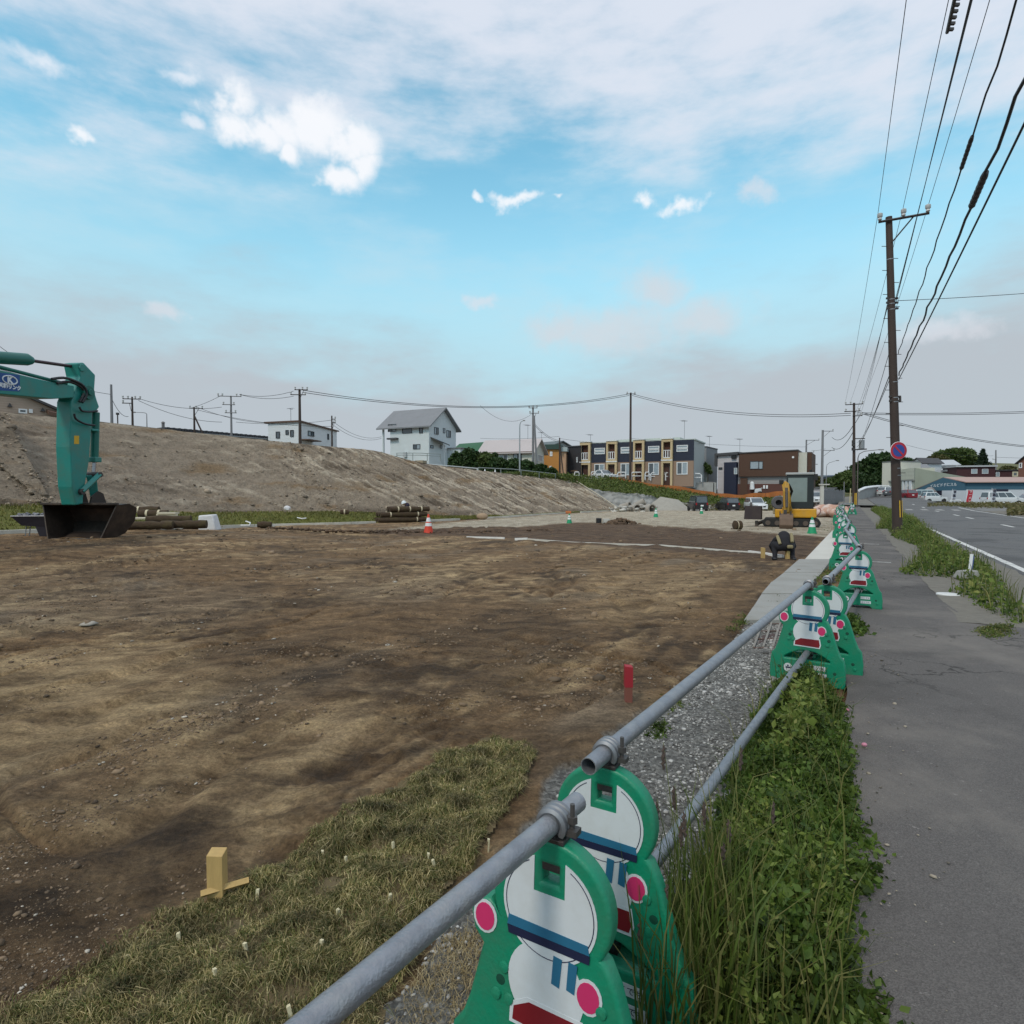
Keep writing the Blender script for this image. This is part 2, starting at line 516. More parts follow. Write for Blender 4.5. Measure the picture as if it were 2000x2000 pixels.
def build_ground():
    vs = np.concatenate([np.arange(2060, 1400, -3.2), np.arange(1400, 1100, -2.4), np.arange(1100, 988, -1.3)])
    us = np.concatenate([[-14000, -7000, -3500, -2000, -1200, -700, -400], np.arange(-260, 2120, 4.2), [2200, 2600, 3600, 6000]])
    a = (us - 1000) / F
    ys = []
    for v in vs:
        d = ray(1000, v); Y = -CAMZ / d.z
        for _ in range(6): Y = (-max(0, Y - 13) * .0105 - CAMZ) / d.z
        ys.append(Y)
    ys = np.array([-12, -5, -2, 0, .8, 1.3] + ys + [90, 110])
    Yg, Ag = np.meshgrid(ys, a, indexing='ij')
    X = Ag * np.maximum(Yg, 1.5)
    Y = Yg
    s, t = X * SA + Y * CA, X * CA - Y * SA
    z0 = ztv(X, Y)
    h, rough, rid = dirt_height(X, Y)
    gx, gy = poly_noise(X, Y, .16, .5, 71); gx, gy = poly_noise(gx, gy, .06, .16, 75)
    gr = inside(gx, gy, GRAVEL)
    px, py = poly_noise(X, Y, .5, 1.4, 81); px, py = poly_noise(px, py, .3, .5, 83)
    pl = inside(px, py, PLOT)
    cr = inside(px, py, CRUSHED) & ~pl
    kern = lambda m: sum(np.roll(np.roll(m.astype(float), i, 0), j, 1) for i in (-1, 0, 1) for j in (-1, 0, 1)) / 9
    gr, pl, cr = kern(gr), kern(pl), kern(cr)
    h = h * (1 - .75 * gr) + gr * (.012 * fbm(X / .09, Y / .09, 90, 2))
    h = h * (1 - .6 * cr)
    h = h + pl * (.03 * perlin(s / 4, t / .5, 93) + .02)
    # spoil heaped along the near edge of the dark plot
    mx = np.exp(-((X + 1.2 - .12 * (Y - 26)) / 3.2) ** 2) * np.exp(-((Y - 25.4 - .25 * (X + 1)) / .9) ** 2)
    h = h + .22 * mx * (1 + .6 * fbm(X / .5, Y / .5, 95, 3))
    side = sstep(-.25, .1, t) * (s > -3)
    z = z0 + h * (1 - side) - .05 * side * (t > 0)
    z = np.where(Y > 75, z - .3, z)
    V = np.stack([X, Y, z], -1).reshape(-1, 3)
    n, m = X.shape
    idx = np.arange(n * m).reshape(n, m)
    faces = np.stack([idx[:-1, :-1], idx[:-1, 1:], idx[1:, 1:], idx[1:, :-1]], -1).reshape(-1, 4)
    # soil kinds
    big = fbm(X / 3.1 + 4, Y / 3.1, 101, 4)
    stre = perlin(s / 5 + 2, t / .9, 105) + .5 * perlin(s / 2.1, t / .35, 107)
    fine = fbm(X / .35, Y / .35, 109, 4, .65)
    scr = perlin(s / 1.6, t / .14, 68) * sstep(-.2, .4, perlin(X / 1.7, Y / 1.7, 69))
    tan = sstep(-.05, .6, .8 * big + .5 * stre + .7 * fine + .5 * scr)
    dark = sstep(.0, .5, 1.05 * fbm(X / 2.3 + 30, Y / 2.3, 111, 4) + .35 * (rough - .5) + .35 * perlin(s / 3, t / .4, 113) - .75 * fine - .45 * scr)
    dark = np.maximum(dark * (1 - .5 * tan), .8 * sstep(.9, 1, rid) * rough)
    dark = np.maximum(dark, .9 * sstep(.22, .5, fbm(X / .22 + 9, Y / .22, 121, 3)) * (.3 + .7 * rough))
    grey = sstep(.1, .5, fbm(X / 2.6 - 17, Y / 2.6 + 5, 117, 3) + .3 * perlin(s / 3, t / .6, 119)) * (1 - rough) 
    def zone(px_poly):
        return kern(inside(*poly_noise(*poly_noise(X, Y, .45, .9, 131), .12, .22, 133), wpoly(px_poly)))
    blur = lambda q: sum(np.roll(np.roll(q, i, 0), j, 1) for i in (-6, -3, 0, 3, 6) for j in (-6, -3, 0, 3, 6)) / 25
    damp = blur(np.maximum(zone([(-60, 1700), (200, 1625), (330, 1590), (480, 1590), (580, 1650), (480, 1730), (330, 1800), (100, 1930), (-60, 2000)]), np.maximum(zone([(380, 1262), (520, 1240), (720, 1255), (660, 1330), (430, 1350)]), zone([(820, 1240), (1050, 1180), (1160, 1260), (1000, 1390), (900, 1330)]))))
    pale = blur(np.maximum(zone([(-60, 1650), (150, 1510), (400, 1420), (640, 1375), (760, 1400), (620, 1470), (330, 1590), (-60, 1700)]), zone([(1130, 1110), (1400, 1105), (1330, 1200), (1180, 1220)])))
    slate = blur(np.maximum(zone([(-60, 1130), (250, 1118), (520, 1160), (500, 1205), (200, 1230), (-60, 1220)]), zone([(640, 1140), (860, 1120), (900, 1150), (700, 1190)])))
    tan = np.clip(tan * (1 - .7 * damp) + .75 * pale * (.6 + .8 * fine), 0, 1); dark = np.clip(dark * .8 * (1 - .75 * pale) + .55 * damp * (.75 + .9 * fine), 0, 1); grey = np.clip(grey * .7 + .4 * slate, 0, 1)
    A1 = np.stack([tan, dark, grey, np.ones_like(tan)], -1).reshape(-1, 4)
    A2 = np.stack([gr, np.clip(pl + .9 * mx, 0, 1), cr, np.ones_like(tan)], -1).reshape(-1, 4)
    o = mesh_np('ground', V, faces, ground_mat(), True, {'soil': A1, 'zone': A2})
    tag(o, kind='structure')
    return ys, a, z


def ground_mat():
    m = bpy.data.materials.new('site_soil'); m.use_nodes = True; nt = m.node_tree; N, L = nt.nodes.new, nt.links.new
    b = nt.nodes['Principled BSDF']; b.inputs['Roughness'].default_value = .92; b.inputs['Specular IOR Level'].default_value = .25

    def attr(nm):
        a = N('ShaderNodeAttribute'); a.attribute_name = nm; s = N('ShaderNodeSeparateColor'); L(a.outputs['Color'], s.inputs[0]); return s.outputs
    so, zo = attr('soil'), attr('zone')
    tc = N('ShaderNodeTexCoord')

    def noise(scale, detail=5, rough=.6):
        n = N('ShaderNodeTexNoise'); n.inputs['Scale'].default_value = scale; n.inputs['Detail'].default_value = detail; n.inputs['Roughness'].default_value = rough
        L(tc.outputs['Object'], n.inputs['Vector']); return n.outputs['Fac']

    def mix(f, a, c):
        n = N('ShaderNodeMix'); n.data_type = 'RGBA'
        L(f, n.inputs[0])
        for i, x in ((6, a), (7, c)):
            if isinstance(x, tuple): n.inputs[i].default_value = x + (1,)
            else: L(x, n.inputs[i])
        return n.outputs[2]

    def rng(x, lo, hi, a=0., c=1.):
        r = N('ShaderNodeMapRange'); L(x, r.inputs[0]); r.inputs[1].default_value = lo; r.inputs[2].default_value = hi; r.inputs[3].default_value = a; r.inputs[4].default_value = c; return r.outputs[0]

    def mul(a, c):
        n = N('ShaderNodeMath'); n.operation = 'MULTIPLY'; L(a, n.inputs[0])
        if isinstance(c, float): n.inputs[1].default_value = c
        else: L(c, n.inputs[1])
        return n.outputs[0]
    f1, f2, f3 = noise(9, 6, .7), noise(45, 5, .7), noise(2.2, 6, .65)
    c = mix(rng(f1, .35, .65), (.150, .092, .047), (.27, .178, .098))
    c = mix(mul(so[0], rng(f3, .3, .7, .35, 1.)), c, (.50, .37, .215))
    c = mix(mul(so[2], .7), c, (.26, .22, .17))
    c = mix(mul(so[1], rng(f1, .3, .6, .55, 1.)), c, (.062, .043, .029))
    c = mix(zo[2], c, mix(rng(f3, .35, .62), (.27, .225, .17), (.50, .455, .37)))
    c = mix(zo[1], c, mix(rng(f3, .3, .7), (.092, .058, .037), (.15, .098, .062)))
    vo = N('ShaderNodeTexVoronoi'); vo.inputs['Scale'].default_value = 55; L(tc.outputs['Object'], vo.inputs['Vector'])
    sp = N('ShaderNodeSeparateColor'); L(vo.outputs['Color'], sp.inputs[0])
    gcol = mix(rng(sp.outputs[0], 0, 1), (.12, .115, .106), (.33, .32, .295))
    c = mix(zo[0], c, gcol)
    k = N('ShaderNodeVectorMath'); k.operation = 'SCALE'; L(c, k.inputs[0]); L(rng(f2, .3, .7, .55, 1.42), k.inputs['Scale'])
    mp = N('ShaderNodeMapping'); L(tc.outputs['Object'], mp.inputs[0]); mp.inputs['Rotation'].default_value = (0, 0, -.28); mp.inputs['Scale'].default_value = (1.5, 3.8, 1)
    sn = N('ShaderNodeTexNoise'); sn.inputs['Scale'].default_value = 1.0; sn.inputs['Detail'].default_value = 9; sn.inputs['Roughness'].default_value = .72; L(mp.outputs[0], sn.inputs['Vector'])
    bare = N('ShaderNodeMath'); bare.operation = 'SUBTRACT'; bare.inputs[0].default_value = 1; L(zo[0], bare.inputs[1])
    st = mix(bare.outputs[0], (1, 1, 1), mix(rng(sn.outputs['Fac'], .36, .66), (.46, .42, .38), (1.5, 1.46, 1.38)))
    sm_ = N('ShaderNodeVectorMath'); sm_.operation = 'MULTIPLY'; L(k.outputs[0], sm_.inputs[0]); L(st, sm_.inputs[1])
    L(sm_.outputs[0], b.inputs['Base Color'])
    bp = N('ShaderNodeBump'); bp.inputs['Strength'].default_value = 1.0; bp.inputs['Distance'].default_value = .055
    ad = N('ShaderNodeMath'); ad.operation = 'ADD'; L(noise(16, 9, .78), ad.inputs[0]); L(mul(noise(120, 4, .7), .35), ad.inputs[1])
    a2 = N('ShaderNodeMath'); a2.operation = 'ADD'; L(ad.outputs[0], a2.inputs[0]); L(mul(sn.outputs['Fac'], .9), a2.inputs[1]); L(a2.outputs[0], bp.inputs['Height']); L(bp.outputs[0], b.inputs['Normal'])
    return m


build_ground()


def gz(x, y):                                # surface height with the bumps, for resting things on it
    x = np.asarray(x, float); y = np.asarray(y, float)
    h, _, _ = dirt_height(x, y)
    return ztv(x, y) + h


# ---- scattering
ICO = None


def ico():
    global ICO
    if ICO is None:
        p = (1 + 5 ** .5) / 2
        v = np.array([(-1, p, 0), (1, p, 0), (-1, -p, 0), (1, -p, 0), (0, -1, p), (0, 1, p), (0, -1, -p), (0, 1, -p), (p, 0, -1), (p, 0, 1), (-p, 0, -1), (-p, 0, 1)], float)
        v /= np.linalg.norm(v[0])
        f = np.array([(0, 11, 5), (0, 5, 1), (0, 1, 7), (0, 7, 10), (0, 10, 11), (1, 5, 9), (5, 11, 4), (11, 10, 2), (10, 7, 6), (7, 1, 8), (3, 9, 4), (3, 4, 2), (3, 2, 6), (3, 6, 8), (3, 8, 9), (4, 9, 5), (2, 4, 11), (6, 2, 10), (8, 6, 7), (9, 8, 1)])
        ICO = (v, f)
    return ICO


def stones(name, pts, size, material, squash=.6, smooth=False, parent=None):
    v, f = ico(); n = len(pts)
    k = v[None] * (1 + RNG.uniform(-.32, .32, (n, 12, 1)))
    k = k * RNG.uniform(.6, 1.3, (n, 1, 3)) * np.array([1, 1, squash])
    a = RNG.uniform(0, 6.283, n); c, s = np.cos(a)[:, None], np.sin(a)[:, None]
    x = k[..., 0] * c - k[..., 1] * s; y = k[..., 0] * s + k[..., 1] * c
    k = np.stack([x, y, k[..., 2]], -1) * np.asarray(size).reshape(-1, 1, 1) + np.asarray(pts)[:, None]
    fs = (f[None] + (np.arange(n) * 12)[:, None, None]).reshape(-1, 3)
    return mesh_np(name, k.reshape(-1, 3), fs, material, smooth, parent=parent)


def basis(n, up=None, spread=1.0):
    """random orthonormal pairs"""
    a = RNG.normal(size=(n, 3))
    if up is not None: a = a * spread + np.asarray(up)
    a /= np.linalg.norm(a, axis=1, keepdims=True)
    b = np.cross(a, RNG.normal(size=(n, 3))); b /= np.linalg.norm(b, axis=1, keepdims=True)
    return a, b


def leaves(name, c, length, width, material, droop=(0, 0, .2), spread=1.0, parent=None):
    """leaf: a folded diamond of four corners plus a lifted midrib"""
    n = len(c); a, b = basis(n, droop, spread)
    nn = np.cross(a, b)
    l = (np.asarray(length) * RNG.uniform(.6, 1.3, n))[:, None]; w = (np.asarray(width) * RNG.uniform(.6, 1.3, n))[:, None]
    v = np.stack([c - a * l * .5, c + b * w * .5 + nn * w * .18 - a * l * .05, c + a * l * .5, c - b * w * .5 + nn * w * .18 - a * l * .05], 1)
    q = np.arange(n)[:, None] * 4
    fs = np.concatenate([q + np.array([0, 1, 2]), q + np.array([0, 2, 3])])
    return mesh_np(name, v.reshape(-1, 3), fs, material, parent=parent)


def blades(name, base, height, width, material, lean=.5, parent=None, curl=.5):
    n = len(base); h = (np.asarray(height) * RNG.uniform(.5, 1.25, n))[:, None]; w = (np.asarray(width) * RNG.uniform(.7, 1.2, n))[:, None]
    a = RNG.uniform(0, 6.283, n); d = np.stack([np.cos(a), np.sin(a), np.zeros(n)], 1)
    a2 = RNG.uniform(0, 6.283, n); sd_ = np.stack([np.cos(a2), np.sin(a2), np.zeros(n)], 1)
    up = np.array([0, 0, 1.])
    ln = lean * RNG.uniform(.1, 1.0, n)[:, None]
    m = base + (up * .6 + d * ln * .35) * h
    tip = base + (up * (1 - .45 * ln * curl) + d * ln) * h
    v = np.stack([base - sd_ * w / 2, base + sd_ * w / 2, m + sd_ * w * .4, m - sd_ * w * .4, tip], 1)
    q = np.arange(n)[:, None] * 5
    fs = np.concatenate([q + np.array([0, 1, 2]), q + np.array([0, 2, 3]), q + np.array([3, 2, 4])])
    return mesh_np(name, v.reshape(-1, 3), fs, material, parent=parent)


def rand_in(poly, n):
    p = np.array(poly); lo, hi = p.min(0), p.max(0); out = np.zeros((0, 2))
    while len(out) < n:
        q = RNG.uniform(lo, hi, (n * 2, 2)); out = np.concatenate([out, q[inside(q[:, 0], q[:, 1], poly)]])
    return out[:n]


def img_scatter(n, vmin, vmax, umin=-60, umax=2060):
    """points spread evenly over what is seen of the ground"""
    u = RNG.uniform(umin, umax, n); v = RNG.uniform(vmin, vmax, n)
    b = (1000 - v) / F; dy = np.cos(PITCH) + b * np.sin(PITCH); dz = (-np.sin(PITCH) + b * np.cos(PITCH)) / dy
    y = -CAMZ / dz
    for _ in range(6): y = (-np.maximum(0, y - 13) * .0105 - CAMZ) / dz
    return (u - 1000) / F / dy * y, y


def build_rubble():
    rub = mat('clod_stone', (.165, .115, .072), .9, var=.35, scale=1.5, island=.6, bump=.3, bscale=60)
    x, y = img_scatter(170000, 1030, 2040, -60, 1560)
    s, t = to_st(x, y)
    dens = 1.2 * fbm(x / 1.3, y / 1.3, 201, 3) + .6 * fbm(x / .25, y / .25, 205, 2) + .35 * (perlin(s / 3, t / .5, 24))
    keep = (t < -.2) & (dens > RNG.uniform(-.03, 1.0, len(x)) + .25 * sstep(5, 2.2, y)) & ~inside(x, y, GRAVEL) & ~inside(x, y, SOD)
    x, y = x[keep], y[keep]
    px = RNG.lognormal(.88, .62, len(x)) * .66
    size = px * y / F * .8
    size = np.minimum(size, .045 + .012 * y ** .5)
    o = stones('rubble', np.stack([x, y, gz(x, y) + size * .15], 1), size, rub)
    tag(o, 'scattered clods and small stones on the bare brown site', kind='stuff')
    k = RNG.uniform(size=len(x)) < .035; q = np.stack([x[k], y[k], gz(x[k], y[k]) + size[k] * .2], 1)
    tag(stones('pale_stones', q, size[k] * 1.25, mat('pale_stone', (.42, .38, .32), .85, var=.2, island=.4), .4), 'few pale flat stones lying on the bare brown site', kind='stuff')
    # gravel
    gm = mat('gravel_stone', (.27, .263, .25), .85, var=.3, scale=2, island=.75)
    p = rand_in(GRAVEL, 26000); x, y = p[:, 0], p[:, 1]
    k = RNG.uniform(0, 1, len(x)) < np.clip(.55 + 1.2 * fbm(x / .4, y / .4, 221, 2), .12, 1)
    x, y = x[k], y[k]
    size = RNG.lognormal(-.1, .4, len(x)) * .0068
    big = RNG.uniform(size=len(x)) < .012; size[big] *= 2.6
    o = stones('gravel', np.stack([x, y, ztv(x, y) + .25 * dirt_height(x, y)[0] + size * .1], 1), size, gm)
    tag(o, 'grey and white gravel strip beside the pipe fence', kind='stuff')
    # stones of the crushed area, far
    x, y = img_scatter(5000, 1000, 1050, 780, 1650); k = inside(x, y, CRUSHED); x, y = x[k], y[k]
    size = RNG.uniform(.3, 1.0, len(x)) * y / F * 1.0
    o = stones('crushed_stone', np.stack([x, y, ztv(x, y)], 1), size, mat('crushed_stone', (.40, .365, .31), .9, var=.2, island=.4))
    tag(o, 'pale crushed stone on the far part of the site', kind='stuff')
    # clods along the ridge of the plot
    x = RNG.uniform(-9, 8, 900); y = 25.2 + .25 * x + RNG.normal(0, .5, 900)
    k = x < 1.5; x, y = x[k], y[k]
    size = RNG.uniform(.02, .09, len(x))
    o = stones('spoil_clods', np.stack([x, y, gz(x, y) + .1], 1), size, mat('spoil', (.10, .064, .04), .95, var=.3, island=.4))
    tag(o, 'dark earth clods heaped at the near edge of the plot', kind='stuff')


SOD = wpoly([(-60, 2060), (40, 1940), (200, 1865), (340, 1785), (430, 1755), (505, 1705), (610, 1640), (760, 1545), (870, 1475), (960, 1438), (1050, 1478), (1012, 1560), (930, 1675), (830, 1800), (700, 2080)])
build_rubble()


# ---- laid turf in the foreground
def build_sod():
    n = len(SOD)
    P0 = np.array(SOD)
    lo, hi = P0.min(0), P0.max(0)
    gx, gy = np.meshgrid(np.linspace(lo[0], hi[0], 150), np.linspace(lo[1], hi[1], 150))
    wx, wy = poly_noise(gx, gy, .05, .13, 231)
    ins = inside(wx, wy, SOD)
    s, t = to_st(gx, gy)
    gap = np.abs(t + .985 + .03 * perlin(s / .4, t, 233)) < .02
    z = gz(gx, gy) + .018 + .010 * fbm(gx / .12, gy / .12, 235, 3) - .03 * gap
    idx = np.arange(gx.size).reshape(gx.shape)
    f = np.stack([idx[:-1, :-1], idx[:-1, 1:], idx[1:, 1:], idx[1:, :-1]], -1).reshape(-1, 4)
    f = f[ins.ravel()[f].all(1)]
    o = mesh_np('turf_strip', np.stack([gx, gy, z], -1).reshape(-1, 3), f, mat('turf_soil', (.12, .09, .045), .95, var=.4, scale=12, bump=.5, bscale=60), True)
    tag(o, kind='structure')
    gm = leaf_mat('turf_grass', [(.055, .07, .015), (.10, .115, .026), (.38, .30, .14), (.07, .085, .02), (.25, .20, .08), (.52, .43, .23)], transl=.15, nscale=9, nr=(.45, 1.5))
    p = rand_in(SOD, 120000); x, y = poly_noise(p[:, 0], p[:, 1], .05, .13, 231)
    s, t = to_st(x, y)
    k = (np.abs(t + .985 + .03 * perlin(s / .4, t, 233)) > .030) & (fbm(x / .17, y / .17, 237, 3) > RNG.uniform(-.55, .3, len(x)))
    x, y = x[k], y[k]
    b = np.stack([x, y, gz(x, y) + .018], 1)
    tuft = sstep(-.3, .5, fbm(x / .16, y / .16, 239, 3))
    o = blades('turf_grass', b, .020 + .050 * tuft, .0019 + .0011 * y / 2, gm, 1.7, curl=1.3)
    tag(o, 'yellowing turf freshly laid along the gravel', kind='stuff')
    dry = leaf_mat('dry_grass', [(.42, .33, .17), (.30, .22, .10), (.5, .42, .25)], transl=.1)
    for poly, nn, hh in ((wpoly([(760, 1990), (870, 1830), (960, 1800), (900, 2000), (820, 2070)]), 2600, .05),):
        q = rand_in(poly, nn); b = np.stack([q[:, 0], q[:, 1], gz(q[:, 0], q[:, 1])], 1)
        o = blades('dry_grass', b, hh, .002, dry, 2.2, curl=1.6)
        tag(o, 'straw coloured dry grass heaped between turf and gravel', kind='stuff')
    # bamboo pegs that hold the turf down
    peg_px = [(632, 1678), (678, 1694), (502, 1754), (352, 1838), (245, 1883), (482, 1862), (628, 1862), (768, 1672), (850, 1712), (835, 1700), (954, 1672), (570, 1997), (660, 1802), (905, 1560), (760, 1775), (420, 1925)]
    pm = mat('bamboo_peg', (.62, .55, .36), .6, var=.15)
    first = None
    for i, (u, v) in enumerate(peg_px):
        g = G(u, v); zz = float(gz(g.x, g.y)) + .012
        if first is None:
            b = MB(); b.box((0, 0, .012), (.011, .006, .06)); b.box((.001, .004, .038), (.010, .004, .010))
            first = b.build('turf_peg', pm); o = first
        else:
            o = first.copy(); COL.objects.link(o)
        o.location = (g.x, g.y, zz); o.rotation_euler = (random.uniform(-.2, .2), random.uniform(-.2, .2), random.uniform(0, 3))
        tag(o, 'short pale bamboo peg pushed into the yellowing turf', 'peg', 'bamboo pegs in the foreground turf')


build_sod()


# ------------------------------------------------------------------ pavement, road, verge
def strip_mesh(name, s0, s1, t0, t1, zf, material, ds=.5, dt=.35, edge=.0, seed=0, kind='structure'):
    ss = np.arange(s0, s1 + 1e-6, ds); tt = np.linspace(t0, t1, max(2, int((t1 - t0) / dt) + 1))
    S, T = np.meshgrid(ss, tt, indexing='ij')
    if edge:
        w = (T - t0) / (t1 - t0)
        T = T + edge * ((1 - w) * perlin(S / .8, S * 0 + seed, seed) + w * perlin(S / .8, S * 0 + seed + 5, seed + 3))
    Z = zf(S, T)
    X, Y = S * SA + T * CA, S * CA - T * SA
    idx = np.arange(S.size).reshape(S.shape)
    f = np.stack([idx[:-1, :-1], idx[1:, :-1], idx[1:, 1:], idx[:-1, 1:]], -1).reshape(-1, 4)
    f = f[:, ::-1]
    o = mesh_np(name, np.stack([X, Y, Z], -1).reshape(-1, 3), f, material, True)
    return tag(o, kind=kind)


def road_z(S, T): return .00 * S + np.maximum(0, S - 62) * .0115


def asphalt(name, lo, hi, stain, crack=True):
    m = bpy.data.materials.new(name); m.use_nodes = True; nt = m.node_tree; N, L = nt.nodes.new, nt.links.new; b = nt.nodes['Principled BSDF']; b.inputs['Roughness'].default_value = .92; b.inputs['Specular IOR Level'].default_value = .25
    tc = N('ShaderNodeTexCoord').outputs['Object']

    def noise(sc, d=5, r=.6):
        n = N('ShaderNodeTexNoise'); n.inputs['Scale'].default_value = sc; n.inputs['Detail'].default_value = d; n.inputs['Roughness'].default_value = r; L(tc, n.inputs['Vector']); return n

    def rng(x, a, c, lo_=0., hi_=1.):
        r = N('ShaderNodeMapRange'); L(x, r.inputs[0]); r.inputs[1].default_value, r.inputs[2].default_value, r.inputs[3].default_value, r.inputs[4].default_value = a, c, lo_, hi_; return r.outputs[0]

    def mix(f, x, y):
        n = N('ShaderNodeMix'); n.data_type = 'RGBA'; L(f, n.inputs[0])
        for i, q in ((6, x), (7, y)):
            if isinstance(q, tuple): n.inputs[i].default_value = q + (1,)
            else: L(q, n.inputs[i])
        return n.outputs[2]
    v = N('ShaderNodeTexVoronoi'); v.inputs['Scale'].default_value = 230; L(tc, v.inputs['Vector']); s = N('ShaderNodeSeparateColor'); L(v.outputs['Color'], s.inputs[0])
    c = mix(rng(s.outputs[0], .1, .95), lo, hi)
    c = mix(rng(noise(.75, 7, .68).outputs['Fac'], .47, .66, 0, .75), c, stain)
    c = mix(rng(noise(.5, 6, .6).outputs['Fac'], .52, .62, 0, .55), c, tuple(q * .62 for q in lo))
    c = mix(rng(noise(26, 3, .7).outputs['Fac'], .66, .72, 0, .55), c, tuple(q * 1.9 for q in hi))
    if crack:
        w = N('ShaderNodeVectorMath'); w.operation = 'SCALE'; L(noise(2.2, 5).outputs['Color'], w.inputs[0]); w.inputs['Scale'].default_value = .9; a = N('ShaderNodeVectorMath'); L(tc, a.inputs[0]); L(w.outputs[0], a.inputs[1])
        k = N('ShaderNodeTexVoronoi'); k.feature = 'DISTANCE_TO_EDGE'; k.inputs['Scale'].default_value = .55; L(a.outputs[0], k.inputs['Vector'])
        f = N('ShaderNodeMath'); f.operation = 'MULTIPLY'; L(rng(k.outputs['Distance'], .0, .012, .85, 0.), f.inputs[0]); L(rng(noise(.9, 3).outputs['Fac'], .45, .58), f.inputs[1]); c = mix(f.outputs[0], c, (.03, .028, .025))
    L(c, b.inputs['Base Color']); bp = N('ShaderNodeBump'); bp.inputs['Strength'].default_value = .5; bp.inputs['Distance'].default_value = .006; L(v.outputs['Distance'], bp.inputs['Height']); L(bp.outputs[0], b.inputs['Normal'])
    return m


asph_walk = asphalt('pavement_asphalt', (.096, .088, .084), (.150, .138, .130), (.205, .185, .165))
worn = mat('worn_paint', (.36, .35, .33), .85, var=.3, scale=12, dirt=(.12, .112, .106), dirt_amt=1.0, dscale=7)
asph_road = asphalt('road_asphalt', (.10, .099, .10), (.165, .163, .163), (.15, .146, .14))
paint = mat('road_paint', (.62, .61, .58), .7, var=.1, scale=20, dirt=(.26, .25, .24), dirt_amt=.8, dscale=5)
strip_mesh('pavement', -4, 8.6, .0, 2.78, lambda s, t: .012 + .008 * perlin(s / 1.5, t / 1.5, 300) + .02 * sstep(.3, 0, t) * perlin(s / .3, t / .3, 302), asph_walk, .12, .12, .05, 4)
strip_mesh('pavement', 8.6, 76, .0, 1.22, lambda s, t: .012 + .010 * perlin(s / 1.5, t / 1.5, 300), asph_walk, .2, .15, .06, 7)
strip_mesh('verge', 8.6, 70, 1.16, 2.80, lambda s, t: .016 + .03 * perlin(s / .7, t / .5, 305) * sstep(1.16, 1.5, t) * sstep(2.8, 2.4, t), mat('verge_soil', (.165, .15, .125), .95, var=.3, scale=8, bump=.4, bscale=40), .25, .2, .08, 9)
strip_mesh('road', -6, 170, 2.74, 9.7, lambda s, t: road_z(s, t) + .008, asph_road, 1.0, .7)
strip_mesh('edge_line', -6, 70, 2.93, 3.07, lambda s, t: road_z(s, t) + .014, paint, .25, .1, .012, 11)
strip_mesh('edge_line', 38, 70, 9.05, 9.2, lambda s, t: road_z(s, t) + .014, paint, .5, .1)
for i, s0 in enumerate((24, 33.5, 43.2, 48.2, 58, 68, 78)):
    strip_mesh('centre_dash', s0, s0 + 2.6, 6.25, 6.4, lambda s, t: road_z(s, t) + .014, paint, .4, .1)
for k in range(5):                           # stop line and crossing bars where the side street comes in
    strip_mesh('crossing_bar', 62.0, 64.6, 3.4 + k * 1.1, 3.9 + k * 1.1, lambda s, t: road_z(s, t) + .014, worn, .4, .2)
worn = mat('worn_paint', (.36, .35, .33), .85, var=.3, scale=12, dirt=(.12, .112, .106), dirt_amt=1.0, dscale=7)
for (s0, t0, w) in ((15.2, .25, .6), (20.5, .25, .6), (28, .3, .6)):       # worn white patches across the pavement
    strip_mesh('worn_marking', s0, s0 + .15, t0, t0 + w, lambda s, t: .0165 + .010 * perlin(s / 1.5, t / 1.5, 300), worn, .03, .05, .05, int(s0))
strip_mesh('car_park', 30, 190, 9.6, 60, lambda s, t: -.06 + 0 * s, mat('car_park_asphalt', (.17, .165, .16), .9, var=.2, scale=8, bump=.2, bscale=60, dirt=(.24, .22, .19), dirt_amt=.6, dscale=.3), 4, 3)
strip_mesh('side_ground', 76.2, 172, -.9, 2.74, lambda s, t: road_z(s, t) - .03, mat('side_ground_soil', (.17, .16, .14), .95, var=.3, scale=.5), 2, 2)
strip_mesh('far_verge', 20, 62, 9.4, 11.2, lambda s, t: .02 + .05 * perlin(s / 1.5, t / 1.2, 310), mat('verge_soil', (.15, .12, .09)), .5, .3, .15, 15)

x = RNG.uniform(-2, 8, 420); tq = np.abs(RNG.normal(0, .22, 420)) + .02; q = np.stack([x * SA + tq * CA, x * CA - tq * SA, np.full(420, .018)], 1)
tag(stones('pavement_grit', q, RNG.lognormal(0, .5, 420) * .0038, mat('grit', (.22, .19, .15), .9, island=.7), .5), 'grit and dead bits washed along the pavement edge', kind='stuff')
# wide land under everything, out to the horizon
b = MB(); b.add([(-3000, -300, -1.3), (3000, -300, -1.3), (3000, 3500, -1.3), (-3000, 3500, -1.3)], [(0, 1, 2, 3)])
tag(b.build('land', mat('land_soil', (.16, .15, .10), .95, var=.3, scale=.05)), kind='structure')


# manhole lid, concrete slabs, grating
def flat_thing(name, pts, th, material, label, cat, up=.0):
    base = Vector((0, 0, 0))
    for p in pts: base += Vector(p)
    base /= len(pts)
    b = MB(); b.prism([Vector(p) - base for p in pts], (0, 0, th))
    o = b.build(name, material, bevel=.006); o.location = base + Vector((0, 0, up))
    return tag(o, label, cat)


